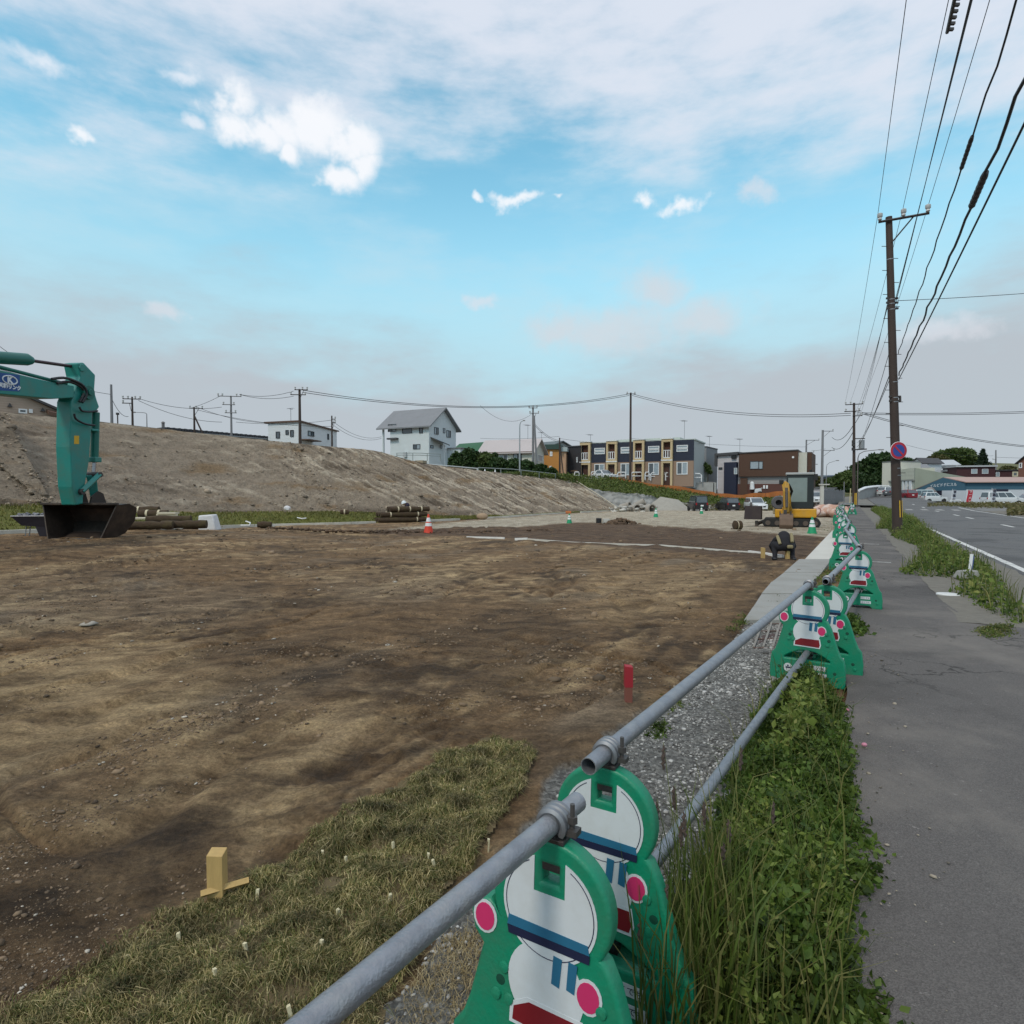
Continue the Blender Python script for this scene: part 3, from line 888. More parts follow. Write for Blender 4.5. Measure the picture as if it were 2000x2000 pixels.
pale = mat('new_concrete', (.56, .54, .49), .85, var=.06, scale=2, bump=.15, bscale=60, dirt=(.42, .40, .36), dirt_amt=.5, dscale=1)
slab_px = [(1625, 1043), (1668, 1043), (1650, 1095), (1570, 1096)]
sp_ = [G(u, v) for u, v in slab_px]
flat_thing('concrete_apron', [(p.x, p.y, -.05) for p in sp_], .07, pale, 'pale new concrete apron beside the pipe fence and dark plot', 'concrete slab')
b = MB()
for i in range(12):
    a0, a1 = 2 * math.pi * i / 12, 2 * math.pi * (i + 1) / 12
b.lathe([(.001, .012), (.14, .012), (.15, .006), (.15, -.02)], 24)
o = b.build('manhole_lid', mat('lid_paint', (.62, .62, .60), .6, var=.15, scale=20), smooth=40)
o.location = G(1852, 1164) + Vector((0, 0, .022)); tag(o, 'small round pale lid set in the pavement beside the weeds', 'lid')

kerb_top = [(1500, 1110), (1545, 1098)]
slabs = MB()
prev = None
slab_m = mat('old_concrete', (.31, .305, .285), .9, var=.2, scale=4, bump=.4, bscale=50, dirt=(.20, .19, .165), dirt_amt=.7, dscale=2)
edge_l = [(1560, 1096), (1530, 1122), (1506, 1141), (1486, 1165), (1470, 1190), (1452, 1217)]
edge_r = [(1625, 1096), (1606, 1122), (1590, 1141), (1568, 1165), (1553, 1190), (1535, 1217)]
drain = thing('drain_channel', 'row of old grey concrete drain covers along the site edge', 'drain cover', (0, 0, 0))
for i in range(5):
    q = [G(*edge_l[i]), G(*edge_r[i]), G(*edge_r[i + 1]), G(*edge_l[i + 1])]
    c = sum(q, Vector()) / 4
    q = [c + (p - c) * .975 for p in q]
    b = MB(); b.prism([(p.x, p.y, -.05) for p in q], (0, 0, .085 + random.uniform(0, .012)))
    b.build('cover_slab', slab_m, drain, bevel=.006)
# steel grating
q = [G(1472, 1265), G(1528, 1265), G(1541, 1218), G(1490, 1218)]
gr = thing('drain_grating', 'rusty steel drain grating in the gravel by the third barrier', 'grating', (0, 0, .0))
rust = mat('rusted_grate', (.13, .075, .06), .8, .3, var=.35, scale=25, bump=.3, bscale=90)
b = MB(); b.prism([(p.x, p.y, -.06) for p in q], (0, 0, .045)); b.build('pit', mat('pit', (.085, .06, .055), .95), gr)
for i in range(4):
    w = i / 3
    a0, a1 = q[0].lerp(q[1], w), q[3].lerp(q[2], w)
    b = MB(); b.tube([a0 + Vector((0, 0, .012)), a1 + Vector((0, 0, .012))], .010, 4); b.build('bar', mat('worn_bar', (.34, .30, .26), .6, .3), gr)
for w in (.0, .33, .66, 1):
    b = MB(); b.tube([q[0].lerp(q[3], w) + Vector((0, 0, -.002)), q[1].lerp(q[2], w) + Vector((0, 0, -.002))], .006, 4); b.build('cross_bar', rust, gr)

# ------------------------------------------------------------------ embankment on the left, land above it
VC = [(-3000, 700), (-900, 742), (-400, 775), (-100, 793), (0, 805), (100, 812), (210, 826), (300, 835), (400, 847), (480, 856), (560, 864), (660, 874), (735, 879), (770, 890), (800, 901), (860, 910), (930, 918), (1000, 926), (1060, 933), (1116, 939), (1400, 962)]


def vcrest(u):
    for (a, va), (b_, vb) in zip(VC, VC[1:]):
        if a <= u <= b_: return va + (vb - va) * (u - a) / (b_ - a)
    return VC[0][1] if u < VC[0][0] else VC[-1][1]


def pix(p):
    q = Vector(p) - Vector((0, 0, CAMZ))
    y = q.y * math.cos(PITCH) - q.z * math.sin(PITCH); z = q.y * math.sin(PITCH) + q.z * math.cos(PITCH)
    return 1000 + F * q.x / y, 1000 - F * z / y


foot_px = [(0, 1043), (250, 1036), (480, 1029), (726, 1022), (930, 1014), (1100, 1003), (1213, 997.5)]
foot = [G(u, v) for u, v in foot_px]
d0 = (foot[0] - foot[1]); d0.z = 0; d0.normalize()
foot = [foot[0] + d0 * 26, foot[0] + d0 * 12] + foot
grass_h = [1.0, .9, .80, .72, .62, .52, .06, .0, .0]
grass_w = [3.4, 3.2, 3.0, 2.7, 2.5, 2.3, .5, .15, .1]


def resample(pts, n):
    pts = [Vector(p) for p in pts]; out = []
    k = len(pts)
    for i in range(n):
        q = i / (n - 1) * (k - 1); j = min(int(q), k - 2); w = q - j
        p0, p1, p2, p3 = pts[max(j - 1, 0)], pts[j], pts[j + 1], pts[min(j + 2, k - 1)]
        out.append(.5 * ((2 * p1) + (p2 - p0) * w + (2 * p0 - 5 * p1 + 4 * p2 - p3) * w * w + (3 * p1 - p0 - 3 * p2 + p3) * w ** 3))
    return out


NS = 240
footR = resample(foot, NS)
ghR = [p.z for p in resample([(0, 0, q) for q in grass_h], NS)]
gwR = [p.z for p in resample([(0, 0, q) for q in grass_w], NS)]
topR, crestR = [], []
for i in range(NS):
    a = footR[max(i - 2, 0)]; c = footR[min(i + 2, NS - 1)]
    t_ = (c - a); t_.z = 0; t_.normalize(); nrm = Vector((-t_.y, t_.x, 0))
    g = footR[i] + nrm * gwR[i] + Vector((0, 0, ghR[i])); topR.append(g)
    lo, hi = .3, 40
    for _ in range(40):
        rr = (lo + hi) / 2; p = g + nrm * rr + Vector((0, 0, rr / 1.65)); u, v = pix(p)
        if v > vcrest(u): lo = rr
        else: hi = rr
    crestR.append(g + nrm * lo + Vector((0, 0, lo / 1.65)))
for _ in range(10): topR = [topR[0]] + [(topR[i - 1] + topR[i] * 2 + topR[i + 1]) / 4 for i in range(1, NS - 1)] + [topR[-1]]
# smooth the crest line a little
for _ in range(14):
    crestR = [crestR[0]] + [(crestR[i - 1] + crestR[i] * 2 + crestR[i + 1]) / 4 for i in range(1, NS - 1)] + [crestR[-1]]


def lerp_sheet(A, B, nj):
    A = np.array([tuple(p) for p in A]); B = np.array([tuple(p) for p in B]); w = np.linspace(0, 1, nj)[None, :, None]
    return A[:, None] * (1 - w) + B[:, None] * w


def sheet(name, V, material, attrs=None, kind='structure'):
    n, m = V.shape[:2]; idx = np.arange(n * m).reshape(n, m)
    f = np.stack([idx[:-1, :-1], idx[1:, :-1], idx[1:, 1:], idx[:-1, 1:]], -1).reshape(-1, 4)
    return tag(mesh_np(name, V.reshape(-1, 3), f, material, True, attrs), kind=kind)


def bank_mat():
    m = bpy.data.materials.new('bank_soil'); m.use_nodes = True; nt = m.node_tree; N, L = nt.nodes.new, nt.links.new
    b = nt.nodes['Principled BSDF']; b.inputs['Roughness'].default_value = .95; b.inputs['Specular IOR Level'].default_value = .2
    a = N('ShaderNodeAttribute'); a.attribute_name = 'soil'; s = N('ShaderNodeSeparateColor'); L(a.outputs['Color'], s.inputs[0])
    tc = N('ShaderNodeTexCoord')

    def noise(sc, d=6, r=.65):
        n = N('ShaderNodeTexNoise'); n.inputs['Scale'].default_value = sc; n.inputs['Detail'].default_value = d; n.inputs['Roughness'].default_value = r; L(tc.outputs['Object'], n.inputs['Vector']); return n.outputs['Fac']

    def mix(f, x, y):
        n = N('ShaderNodeMix'); n.data_type = 'RGBA'; L(f, n.inputs[0])
        for i, q in ((6, x), (7, y)):
            if isinstance(q, tuple): n.inputs[i].default_value = q + (1,)
            else: L(q, n.inputs[i])
        return n.outputs[2]
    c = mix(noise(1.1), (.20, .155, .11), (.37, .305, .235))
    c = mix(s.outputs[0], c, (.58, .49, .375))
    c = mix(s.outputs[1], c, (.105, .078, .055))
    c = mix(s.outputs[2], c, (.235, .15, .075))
    k = N('ShaderNodeVectorMath'); k.operation = 'SCALE'; L(c, k.inputs[0])
    r = N('ShaderNodeMapRange'); L(noise(7, 6, .75), r.inputs[0]); r.inputs[1].default_value = .3; r.inputs[2].default_value = .7; r.inputs[3].default_value = .7; r.inputs[4].default_value = 1.28
    L(r.outputs[0], k.inputs['Scale']); L(k.outputs[0], b.inputs['Base Color'])
    bp = N('ShaderNodeBump'); bp.inputs['Strength'].default_value = 1.0; bp.inputs['Distance'].default_value = .22; L(noise(4.5, 8, .75), bp.inputs['Height']); L(bp.outputs[0], b.inputs['Normal'])
    return m


def skirt_sheet(A, B, nj):
    V = lerp_sheet(A, B, nj); s = V[:, :1].copy(); s[..., 2] = -1.4
    return np.concatenate([s, V], 1)


def build_bank():
    n_i, n_j = 900, 90
    T = np.array([tuple(p) for p in resample(topR, n_i)]); Cc = np.array([tuple(p) for p in resample(crestR, n_i)])
    w = np.linspace(0, 1, n_j)[None, :, None]
    V = T[:, None] * (1 - w) + Cc[:, None] * w
    seg = np.linalg.norm(np.diff(T, axis=0), axis=1); along = np.concatenate([[0], np.cumsum(seg)])[:, None] + np.zeros((1, n_j))
    up = np.linalg.norm(Cc - T, axis=1)[:, None] * w[..., 0]
    frac = np.broadcast_to(w[..., 0], along.shape)
    nrm = np.stack([(Cc - T)[:, 1] * 0 - 0, 0 * T[:, 0], 0 * T[:, 0] + 1], -1)[:, None]
    # bucket strokes run down the face and lean towards the near end
    sk = along + .75 * up
    right = sstep(36, 62, along)
    st1 = perlin(sk / .55, up / 3.2, 401) + .6 * perlin(sk / .22, up / 1.6, 403)
    big = fbm(along / 4.5, up / 2.6, 405, 4)
    lump = fbm(along / .9, up / .7, 407, 4)
    h = (.03 + .09 * right) * st1 * sstep(-.2, .5, big + .2 * right) + .17 * big + .17 * lump + .13 * fbm(along / .38, up / .32, 419, 4, .6)
    edge = sstep(0, .06, frac) * sstep(1, .95, frac)
    bed = sstep(.985, 1.0, along / along.max())
    h = h * (edge * .85 + .15) * (1 - bed)
    V = V + nrm * h[..., None]
    V[..., 1] -= .4 * h
    V[:, -1, 2] += .08 * fbm(along[:, -1] / 1.2, along[:, -1] * 0, 409, 3)
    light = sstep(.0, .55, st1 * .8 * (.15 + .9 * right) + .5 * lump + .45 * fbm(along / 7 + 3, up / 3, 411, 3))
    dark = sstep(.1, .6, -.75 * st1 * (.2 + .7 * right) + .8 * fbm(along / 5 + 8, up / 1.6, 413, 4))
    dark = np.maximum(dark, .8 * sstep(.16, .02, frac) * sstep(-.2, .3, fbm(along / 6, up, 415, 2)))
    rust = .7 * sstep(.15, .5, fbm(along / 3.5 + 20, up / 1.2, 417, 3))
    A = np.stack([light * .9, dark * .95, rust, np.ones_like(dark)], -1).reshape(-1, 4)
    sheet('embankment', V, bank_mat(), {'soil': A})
    # loose lumps on the face
    k = 5200
    i = RNG.integers(0, n_i, k); j = (RNG.uniform(0, 1, k) ** 1.3 * (n_j - 1)).astype(int)
    p = V[i, j] + RNG.normal(0, .05, (k, 3)); size = RNG.lognormal(-.2, .5, k) * .045
    o = stones('embankment_clods', p, size, mat('bank_clod', (.27, .215, .16), .95, var=.3, island=.6), .7)
    tag(o, 'loose earth lumps on the bare embankment', kind='stuff')
    # white edging board down the end of the bank
    e0, e1 = Vector(V[-1, 0]), Vector(V[-1, -1])
    b = MB(); b.tube([e0 + Vector((.1, -.1, .03)), e0.lerp(e1, .5) + Vector((.1, -.05, .12)), e1 + Vector((.1, 0, .06))], .07, 4)
    o = b.build('edging_board', mat('pale_board', (.45, .40, .31), .8)); tag(o, 'pale timber edging running down the end of the bare bank', 'edging')
    # end face behind the edging
    E = lerp_sheet([e0, e0.lerp(e1, .5), e1], [e0 + Vector((1.5, 9, -.4)), e0.lerp(e1, .5) + Vector((1.0, 9, -.6)), e1 + Vector((.6, 9, -.6))], 4)
    sheet('embankment', E, bpy.data.materials['bank_soil'], {'soil': np.zeros((12, 4))})


build_bank()

# grass bank at the foot
def build_grass_bank():
    n_i, n_j = 500, 14
    A = np.array([tuple(p) for p in resample(footR, n_i)]); B = np.array([tuple(p) for p in resample(topR, n_i)])
    w = np.linspace(0, 1, n_j)[None, :, None]
    V = A[:, None] * (1 - w) + B[:, None] * w
    V[..., 2] += .05 * fbm(V[..., 0] / .8, V[..., 1] / .8, 421, 3) + .03
    V[..., 2] += .12 * np.sin(np.pi * w[..., 0])
    sheet('grass_bank', V, mat('bank_turf', (.11, .115, .022), .95, var=.35, scale=1.5, bump=.5, bscale=20, dirt=(.075, .085, .02), dirt_amt=.7, dscale=.5))
    gm = leaf_mat('bank_grass', [(.085, .10, .02), (.15, .15, .03), (.22, .185, .06), (.11, .125, .025)], transl=.15)
    k = 26000; i = RNG.integers(0, n_i - 110, k); j = RNG.integers(0, n_j, k)
    p = V[i, j] + RNG.normal(0, .10, (k, 3)) * np.array([1, 1, .0])
    o = blades('bank_grass', p, .11, .035, gm, 1.0); tag(o, 'short green turf on the low bank below the bare slope', kind='stuff')


build_grass_bank()
curb_m = mat('curb_white', (.60, .575, .51), .8, var=.1, scale=3, dirt=(.35, .29, .22), dirt_amt=.7, dscale=.8)


def ribbon_box(name, pts, w, h, material, label=None, cat=None, up=0.0, gaps=()):
    """long low edging following pts"""
    pts = [Vector(p) for p in pts]; b = MB()
    for i in range(len(pts) - 1):
        if i in gaps: continue
        a, c = pts[i], pts[i + 1]; t = (c - a); t.z = 0; t.normalize(); n = Vector((-t.y, t.x, 0)) * w / 2; a = a + t * .004; c = c - t * .004
        b.hexa([a - n + Vector((0, 0, -.1)), c - n + Vector((0, 0, -.1)), c + n + Vector((0, 0, -.1)), a + n + Vector((0, 0, -.1)),
                a - n + Vector((0, 0, h)), c - n + Vector((0, 0, h)), c + n + Vector((0, 0, h)), a + n + Vector((0, 0, h))])
    o = b.build(name, material)
    if label: tag(o, label, cat)
    else: tag(o, kind='structure')
    return o


cpts = [p + Vector((.1, -.15, .02)) for p in footR[::6]]
ribbon_box('curb', cpts, .16, .10, curb_m, gaps=tuple(i for i in range(len(cpts)) if random.random() < .1))
# white pipe and batten line along the near edge of the dark plot
line_px = [(912, 1049), (985, 1053.5), (1006, 1055), (1030, 1056), (1120, 1060), (1200, 1064), (1290, 1069), (1380, 1075), (1425, 1078), (1462, 1081), (1492, 1084), (1530, 1088)]
lp = [G(u, v) for u, v in line_px]
lp = [Vector((p.x, p.y, float(gz(p.x, p.y)))) for p in lp]
for i, (a, c) in enumerate(zip(lp, lp[1:])):
    if i == 1: continue
    hgt = .07 if i in (0, 2, 9, 10) else .045
    o = ribbon_box('batten', [a, c], .06, hgt, mat('white_batten', (.72, .70, .66), .6, var=.05) if i in (0, 2, 9, 10) else curb_m)
    del o['kind']
    tag(o, ['white plastic pipe end lying at the left end of the plot edge', '', 'short white batten next along from the pipe at the plot edge', 'thin pale batten third from the left along the plot edge',
            'thin pale batten fourth along the plot edge', 'thin pale batten fifth along the plot edge', 'thin pale batten below the middle of the dark plot',
            'thin pale batten right of the middle of the dark plot', 'thin pale batten just left of the short stake', 'white batten at the foot of the short stake', 'white batten between the stake and the bending worker'][i] or 'pale batten on the plot edge', 'batten')

# land above the embankment, rising gently behind the crest
eye = Vector((0, 0, CAMZ))
rows = []
for k, dz in ((1.0, .0), (1.02, -.02), (1.10, -.25), (1.3, -.6), (1.7, -.9), (2.4, -1.2), (4.0, -2.5), (7, -7)):
    rows.append([tuple(eye + (p - eye) * k + Vector((0, 0, dz))) for p in crestR[::3] + [crestR[-1]]])
V = np.array(rows).transpose(1, 0, 2)
sheet('upper_ground', V, mat('upper_soil', (.15, .13, .085), .95, var=.3, scale=.6, bump=.4, bscale=8))

# ---- right of the bank: rough stone wall, green bank over it, net, upper road
L_px = [(1098, 939, 71), (1150, 953, 75), (1205, 962, 76), (1255, 965, 77), (1300, 976, 78), (1350, 983, 78), (1400, 986, 78), (1450, 993, 78), (1510, 997, 78), (1560, 998, 78)]
U_px = [(1098, 934, 76), (1190, 937, 82), (1225, 943, 83), (1260, 950, 84), (1330, 959, 85), (1400, 972, 86), (1440, 976, 86), (1500, 973, 86), (1550, 970, 86), (1590, 972, 86)]
Lw = resample([P(*q) for q in L_px], 70); Uw = resample([P(*q) for q in U_px], 70)
gbm = mat('verge_green', (.085, .105, .022), .95, var=.4, scale=.7, bump=.5, bscale=12)
Vg = lerp_sheet(Lw, Uw, 8); Vg[:, 1:-1, 2] += .25 * fbm(Vg[:, 1:-1, 0] / 1.5, Vg[:, 1:-1, 1] / 1.5, 431, 3) + .15
sheet('green_bank', Vg, gbm)
gl = leaf_mat('verge_leaf', [(.05, .085, .015), (.085, .125, .022), (.13, .155, .035), (.06, .07, .02)], transl=.2)
i = RNG.integers(0, 70, 9000); j = RNG.integers(0, 8, 9000)
lush = np.clip(1.5 - i / 26, .35, 1.4)
c = Vg[i, j] + RNG.normal(0, .35, (9000, 3)) * np.array([1, 1, .15]) + np.array([0, 0, .25])[None] * (lush * RNG.uniform(0, 1.6, 9000))[:, None]
tag(leaves('bank_undergrowth', c, .30, .16, gl), 'bright green undergrowth on the bank below the orange net', kind='stuff')
# continuing undergrowth along the rail on the crest
cr_i = [i for i in range(NS) if pix(crestR[i])[0] > 985]
cc = np.array([tuple(crestR[i]) for i in cr_i]); k = 5000; i = RNG.integers(0, len(cc), k)
uu = np.array([pix(q)[0] for q in cc])[i]
c = cc[i] + RNG.normal(0, .35, (k, 3)) * np.array([1, 1, .1]) + np.array([-.1, .9, .0]); c[:, 2] += RNG.uniform(-.1, .55, k) * np.clip((uu - 980) / 60, .2, 1)
tag(leaves('crest_undergrowth', c, .26, .14, gl), 'green weeds along the top of the bank under the guard rail', kind='stuff')


def build_rock_wall():
    n_j = 22
    top = np.array([tuple(p) for p in resample(Lw, 260)]); bot = top.copy(); bot[:, 1] -= 1.0; bot[:, 2] = -.75
    w = np.linspace(0, 1, n_j)[None, :, None]; V = bot[:, None] * (1 - w) + top[:, None] * w
    a = V[..., 0]; z = V[..., 2]
    q = fbm(a / 1.3, z / .9, 441, 4)
    V[..., 1] -= .35 * q + .25 * np.abs(perlin(a / .8, z / .7, 443)); V[:, -1, 2] += .22 * perlin(a[:, -1] / .9, a[:, -1] * 0, 445)
    sheet('rock_wall', V, mat('grey_rubble_stone', (.33, .325, .31), .95, var=.3, scale=1.4, bump=.9, bscale=7, dirt=(.20, .19, .17), dirt_amt=.6, dscale=1.1))


build_rock_wall()
# sandy slope of spoil in front of the wall and weeds behind the parked cars
b = MB()
q = [P(1255, 997, 74), P(1290, 970, 76.5), P(1325, 976, 76.5), P(1352, 998, 74), P(1300, 999, 72.5)]
c = sum(q, Vector()) / 5; c.z += .7
b.add(q + [c], [(0, 5, 1), (1, 5, 2), (2, 5, 3), (3, 5, 4), (4, 5, 0)])
tag(b.build('spoil_slope', mat('grey_spoil', (.32, .30, .26), .95, var=.2, scale=3, bump=.6, bscale=15), smooth=80), 'grey gravel spoil sloping down against the rough stone wall', 'spoil heap')
for (u0, u1, n) in ((1318, 1348, 500), (1436, 1462, 500), (1490, 1560, 1500), (1378, 1408, 300)):
    u = RNG.uniform(u0, u1, n); v = RNG.uniform(984, 999, n); Y = 77 - (v - 984) * .1
    pts = np.array([tuple(P(a, b_, y)) for a, b_, y in zip(u, v, Y)])
    tag(leaves('car_park_weeds', pts, .28, .10, leaf_mat('dry_weed', [(.09, .09, .03), (.15, .13, .05), (.11, .11, .03), (.22, .17, .09)]), spread=.6), 'dull green weeds against the stone wall behind the parked cars', kind='stuff')

# upper road and retaining wall under the terraced flats
E1 = [P(u, v, Y) for u, v, Y in ((1090, 931, 84), (1190, 934.5, 86), (1275, 951, 88), (1330, 958, 89), (1393, 963, 90), (1440, 972, 92), (1500, 970, 92), (1600, 966, 95))]
Ur = resample(Uw, 40); Er = resample(E1, 40)
Vr = lerp_sheet(Ur, Er, 4); Vr[..., 2] -= .05
sheet('upper_road', Vr, mat('upper_road_asphalt', (.19, .185, .175), .9, var=.2))
b = MB()
F1 = [P(u, v, Y) for u, v, Y in ((1060, 931, 100), (1130, 933, 97), (1233, 934, 93.5), (1275, 941.5, 92), (1393, 942.5, 89))]
b2 = [Vector((p.x, p.y, p.z - 3.2)) for p in F1]
wall_top = [Vector((p.x + .4, p.y + .35, p.z)) for p in F1]
rw = MB()
for i in (2, 3):
    a, c = F1[i], F1[i + 1]; n = Vector((.15, .3, 0))
    lowa, lowc = Vector((a.x, a.y, a.z - 3)), Vector((c.x, c.y, c.z - 3))
    rw.hexa([lowa, lowc, lowc + n, lowa + n, a, c, c + n, a + n])
a = F1[4]; n = Vector((1.2, 8, 0)); m_ = Vector((.3, 0, 0))
rw.hexa([a + Vector((.15, 0, -3)), a + m_ + Vector((.15, 0, -3)), a + n + m_ + Vector((.15, 0, -3)), a + n + Vector((.15, 0, -3)), a + Vector((.15, 0, 0)), a + m_ + Vector((.15, 0, 0)), a + n + m_ + Vector((.15, 0, .3)), a + n + Vector((.15, 0, .3))])
tag(rw.build('retaining_wall', concrete), 'grey concrete retaining wall below the terraced flats', 'retaining wall')
ft = [p + Vector((0, 0.3, .0)) for p in F1]
back = [p + Vector((4.5, 26, 1.0)) for p in F1]
Vf = lerp_sheet(resample(ft, 30), resample(back, 30), 5)
sheet('forecourt', Vf, mat('forecourt_soil', (.17, .155, .135), .95, var=.3, scale=2))

# far land in front of the brown house and beyond, right up to the wooded hill
Vh = skirt_sheet(resample([P(1540, 972, 96), P(1640, 969, 110), P(1700, 964, 130), P(1760, 968, 140)], 20), resample([P(1480, 952, 190), P(1640, 948, 200), P(1720, 938, 210), P(1850, 925, 220)], 20), 6)
sheet('hill', Vh, mat('hill_soil', (.12, .12, .05), .95, var=.3, scale=.4))
Vh2 = skirt_sheet(resample([P(1690, 962, 135), P(1800, 965, 132), P(2000, 966, 132), P(2600, 966, 132)], 20), resample([P(1690, 925, 230), P(1850, 905, 230), P(2100, 908, 230), P(2700, 920, 230)], 20), 6)
sheet('hill', Vh2, bpy.data.materials['hill_soil'])

# ------------------------------------------------------------------ buildings
def siding(name, col, pitch=14.0, **k):
    """painted wall boards: fine horizontal relief"""
    if name in MATS: return MATS[name]
    m = mat(name, col, .7, var=.06, scale=2, **k); nt = m.node_tree; N, L = nt.nodes.new, nt.links.new
    tc = N('ShaderNodeTexCoord'); w = N('ShaderNodeTexWave'); w.bands_direction = 'Z'; w.inputs['Scale'].default_value = pitch / 6.28; L(tc.outputs['Object'], w.inputs['Vector'])
    bp = N('ShaderNodeBump'); bp.inputs['Strength'].default_value = .3; bp.inputs['Distance'].default_value = .03; L(w.outputs['Fac'], bp.inputs['Height']); L(bp.outputs[0], nt.nodes['Principled BSDF'].inputs['Normal'])
    return m


class Bld:
    def __init__(self, name, label, A, B_, cat='house', depth=8.0, group=None):
        A, B_ = Vector(A), Vector(B_); d = B_ - A; d.z = 0
        self.W = d.length; self.rz = math.atan2(d.y, d.x); self.O = A; self.D = depth
        self.x = d.normalized(); self.y = Vector((-self.x.y, self.x.x, 0))
        self.root = thing(name, label, cat, A, self.rz, group)

    def _hit(self, u, v, n, off):
        e = Vector((0, 0, CAMZ)); r = ray(u, v); k = (off - (e - self.O).dot(n)) / r.dot(n); return e + r * k - self.O

    def f(self, u, v, y=0):                  # photo point on the front plane -> (x, z)
        p = self._hit(u, v, self.y, y); return p.dot(self.x), p.z

    def r(self, u, v, x=None):               # on the right side plane -> (y, z)
        p = self._hit(u, v, self.x, self.W if x is None else x); return p.dot(self.y), p.z

    def part(self, name, mb, m, parent=None, **k): return mb.build(name, m, parent or self.root, **k)

    def box(self, name, x0, x1, y0, y1, z0, z1, m, parent=None, **k):
        return self.part(name, MB().box2((x0, y0, z0), (x1, y1, z1)), m, parent, **k)

    def window(self, side, a0, a1, z0, z1, fm, pm=None, panes=2, at=0.0, fw=.06, parent=None, name='window', across=False):
        """frame proud of the wall with separate panes set back in it; side F, R or L"""
        a0, a1 = sorted((a0, a1)); z0, z1 = sorted((z0, z1))

        def bx(mb, p0, p1, q0, q1, d0, d1):
            if side == 'F': mb.box2((p0, at - d1, q0), (p1, at - d0, q1))
            elif side == 'R': mb.box2((at + d0, p0, q0), (at + d1, p1, q1))
            else: mb.box2((at - d1, p0, q0), (at - d0, p1, q1))
        m = MB()
        bx(m, a0, a1, z0, z0 + fw, .003, .08); bx(m, a0, a1, z1 - fw, z1, .003, .08)
        bx(m, a0, a0 + fw, z0 + fw, z1 - fw, .003, .08); bx(m, a1 - fw, a1, z0 + fw, z1 - fw, .003, .08)
        for i in range(1, panes):
            if across:
                c = z0 + (z1 - z0) * i / panes; bx(m, a0 + fw, a1 - fw, c - fw / 2, c + fw / 2, .003, .08)
            else:
                c = a0 + (a1 - a0) * i / panes; bx(m, c - fw / 2, c + fw / 2, z0 + fw, z1 - fw, .003, .08)
        w = m.build(name, fm, parent or self.root)
        for i in range(panes):
            g = MB()
            if across:
                h = (z1 - z0) / panes; bx(g, a0 + fw * .5, a1 - fw * .5, z0 + h * i + fw * .5, z0 + h * (i + 1) - fw * .5, .006, .022)
            else:
                h = (a1 - a0) / panes; bx(g, a0 + h * i + fw * .5, a0 + h * (i + 1) - fw * .5, z0 + fw * .5, z1 - fw * .5, .006, .022)
            pmm = pm if not isinstance(pm, (list, tuple)) else pm[i % len(pm)]
            if parent is None: g.build('pane', pmm or glass, w)
            else: g.build('pane', pmm or glass, parent)
        return w

    def winpx(self, side, u0, v0, u1, v1, fm, pm=None, panes=2, at=None, **k):
        if side == 'F':
            y = 0 if at is None else at
            (a0, z1), (a1, z0) = self.f(u0, v0, y), self.f(u1, v1, y); return self.window('F', a0, a1, z0, z1, fm, pm, panes, y, **k)
        x = self.W if at is None else at
        (a0, z1), (a1, z0) = self.r(u0, v0, x), self.r(u1, v1, x); return self.window('R', a0, a1, z0, z1, fm, pm, panes, x, **k)

    def gable(self, x0, x1, y0, y1, z, rise, along, m_wall, m_roof, over=.45, th=.16, name='roof', ridge=.5):
        """gable walls and two roof slabs; ridge runs along 'x' or 'y'"""
        if along == 'x':
            ym = y0 + (y1 - y0) * ridge
            for xa, xb in ((x0, x0 + .2), (x1 - .2, x1)): w = MB(); w.prism([(xa, y0, z), (xa, y1, z), (xa, ym, z + rise)], (xb - xa, 0, 0)); self.part('gable_wall', w, m_wall)
            for ya, sgn in ((y0, -1), (y1, 1)):
                k = rise / abs(ya - ym); e = Vector((0, sgn * over, -k * over)); r_ = MB()
                a = Vector((x0 - over, ya, z)) + e; c = Vector((x1 + over, ya, z)) + e; d = Vector((x1 + over, ym, z + rise)); f = Vector((x0 - over, ym, z + rise)); t = Vector((0, 0, th))
                q = [a, c, d, f] if sgn < 0 else [f, d, c, a]
                r_.hexa(q + [p + t for p in q]); self.part(name, r_, m_roof)
        else:
            xm = x0 + (x1 - x0) * ridge
            for ya, yb in ((y0, y0 + .2), (y1 - .2, y1)): w = MB(); w.prism([(x0, ya, z), (x1, ya, z), (xm, ya, z + rise)], (0, yb - ya, 0)); self.part('gable_wall', w, m_wall)
            for xa, sgn in ((x0, -1), (x1, 1)):
                k = rise / abs(xa - xm); e = Vector((sgn * over, 0, -k * over)); r_ = MB()
                a = Vector((xa, y0 - over, z)) + e; c = Vector((xa, y1 + over, z)) + e; d = Vector((xm, y1 + over, z + rise)); f = Vector((xm, y0 - over, z + rise)); t = Vector((0, 0, th))
                q = [a, f, d, c] if sgn < 0 else [f, a, c, d]
                r_.hexa(q + [p + t for p in q]); self.part(name, r_, m_roof)

    def aerial(self, x, y, z, h=2.0, k=1.0):
        m = MB(); m.cyl((x, y, z - .4), (x, y, z + h), .03, n=5)
        for i in range(4): m.tube([(x - .45, y, z + h - .12 - .0 * i), (x + .45, y, z + h - .12)], .018, 4)
        m.tube([(x - .3, y - .5, z + h - .05), (x + .1, y + .6, z + h - .05)], .018, 4)
        for i in range(4): m.tube([(x - .3 + .1 * i - .35, y - .5 + .27 * i, z + h - .05), (x - .3 + .1 * i + .35, y - .5 + .27 * i, z + h - .05)], .012, 4)
        self.part('aerial', m, mat('aerial_metal', (.25, .25, .26), .5, .5))


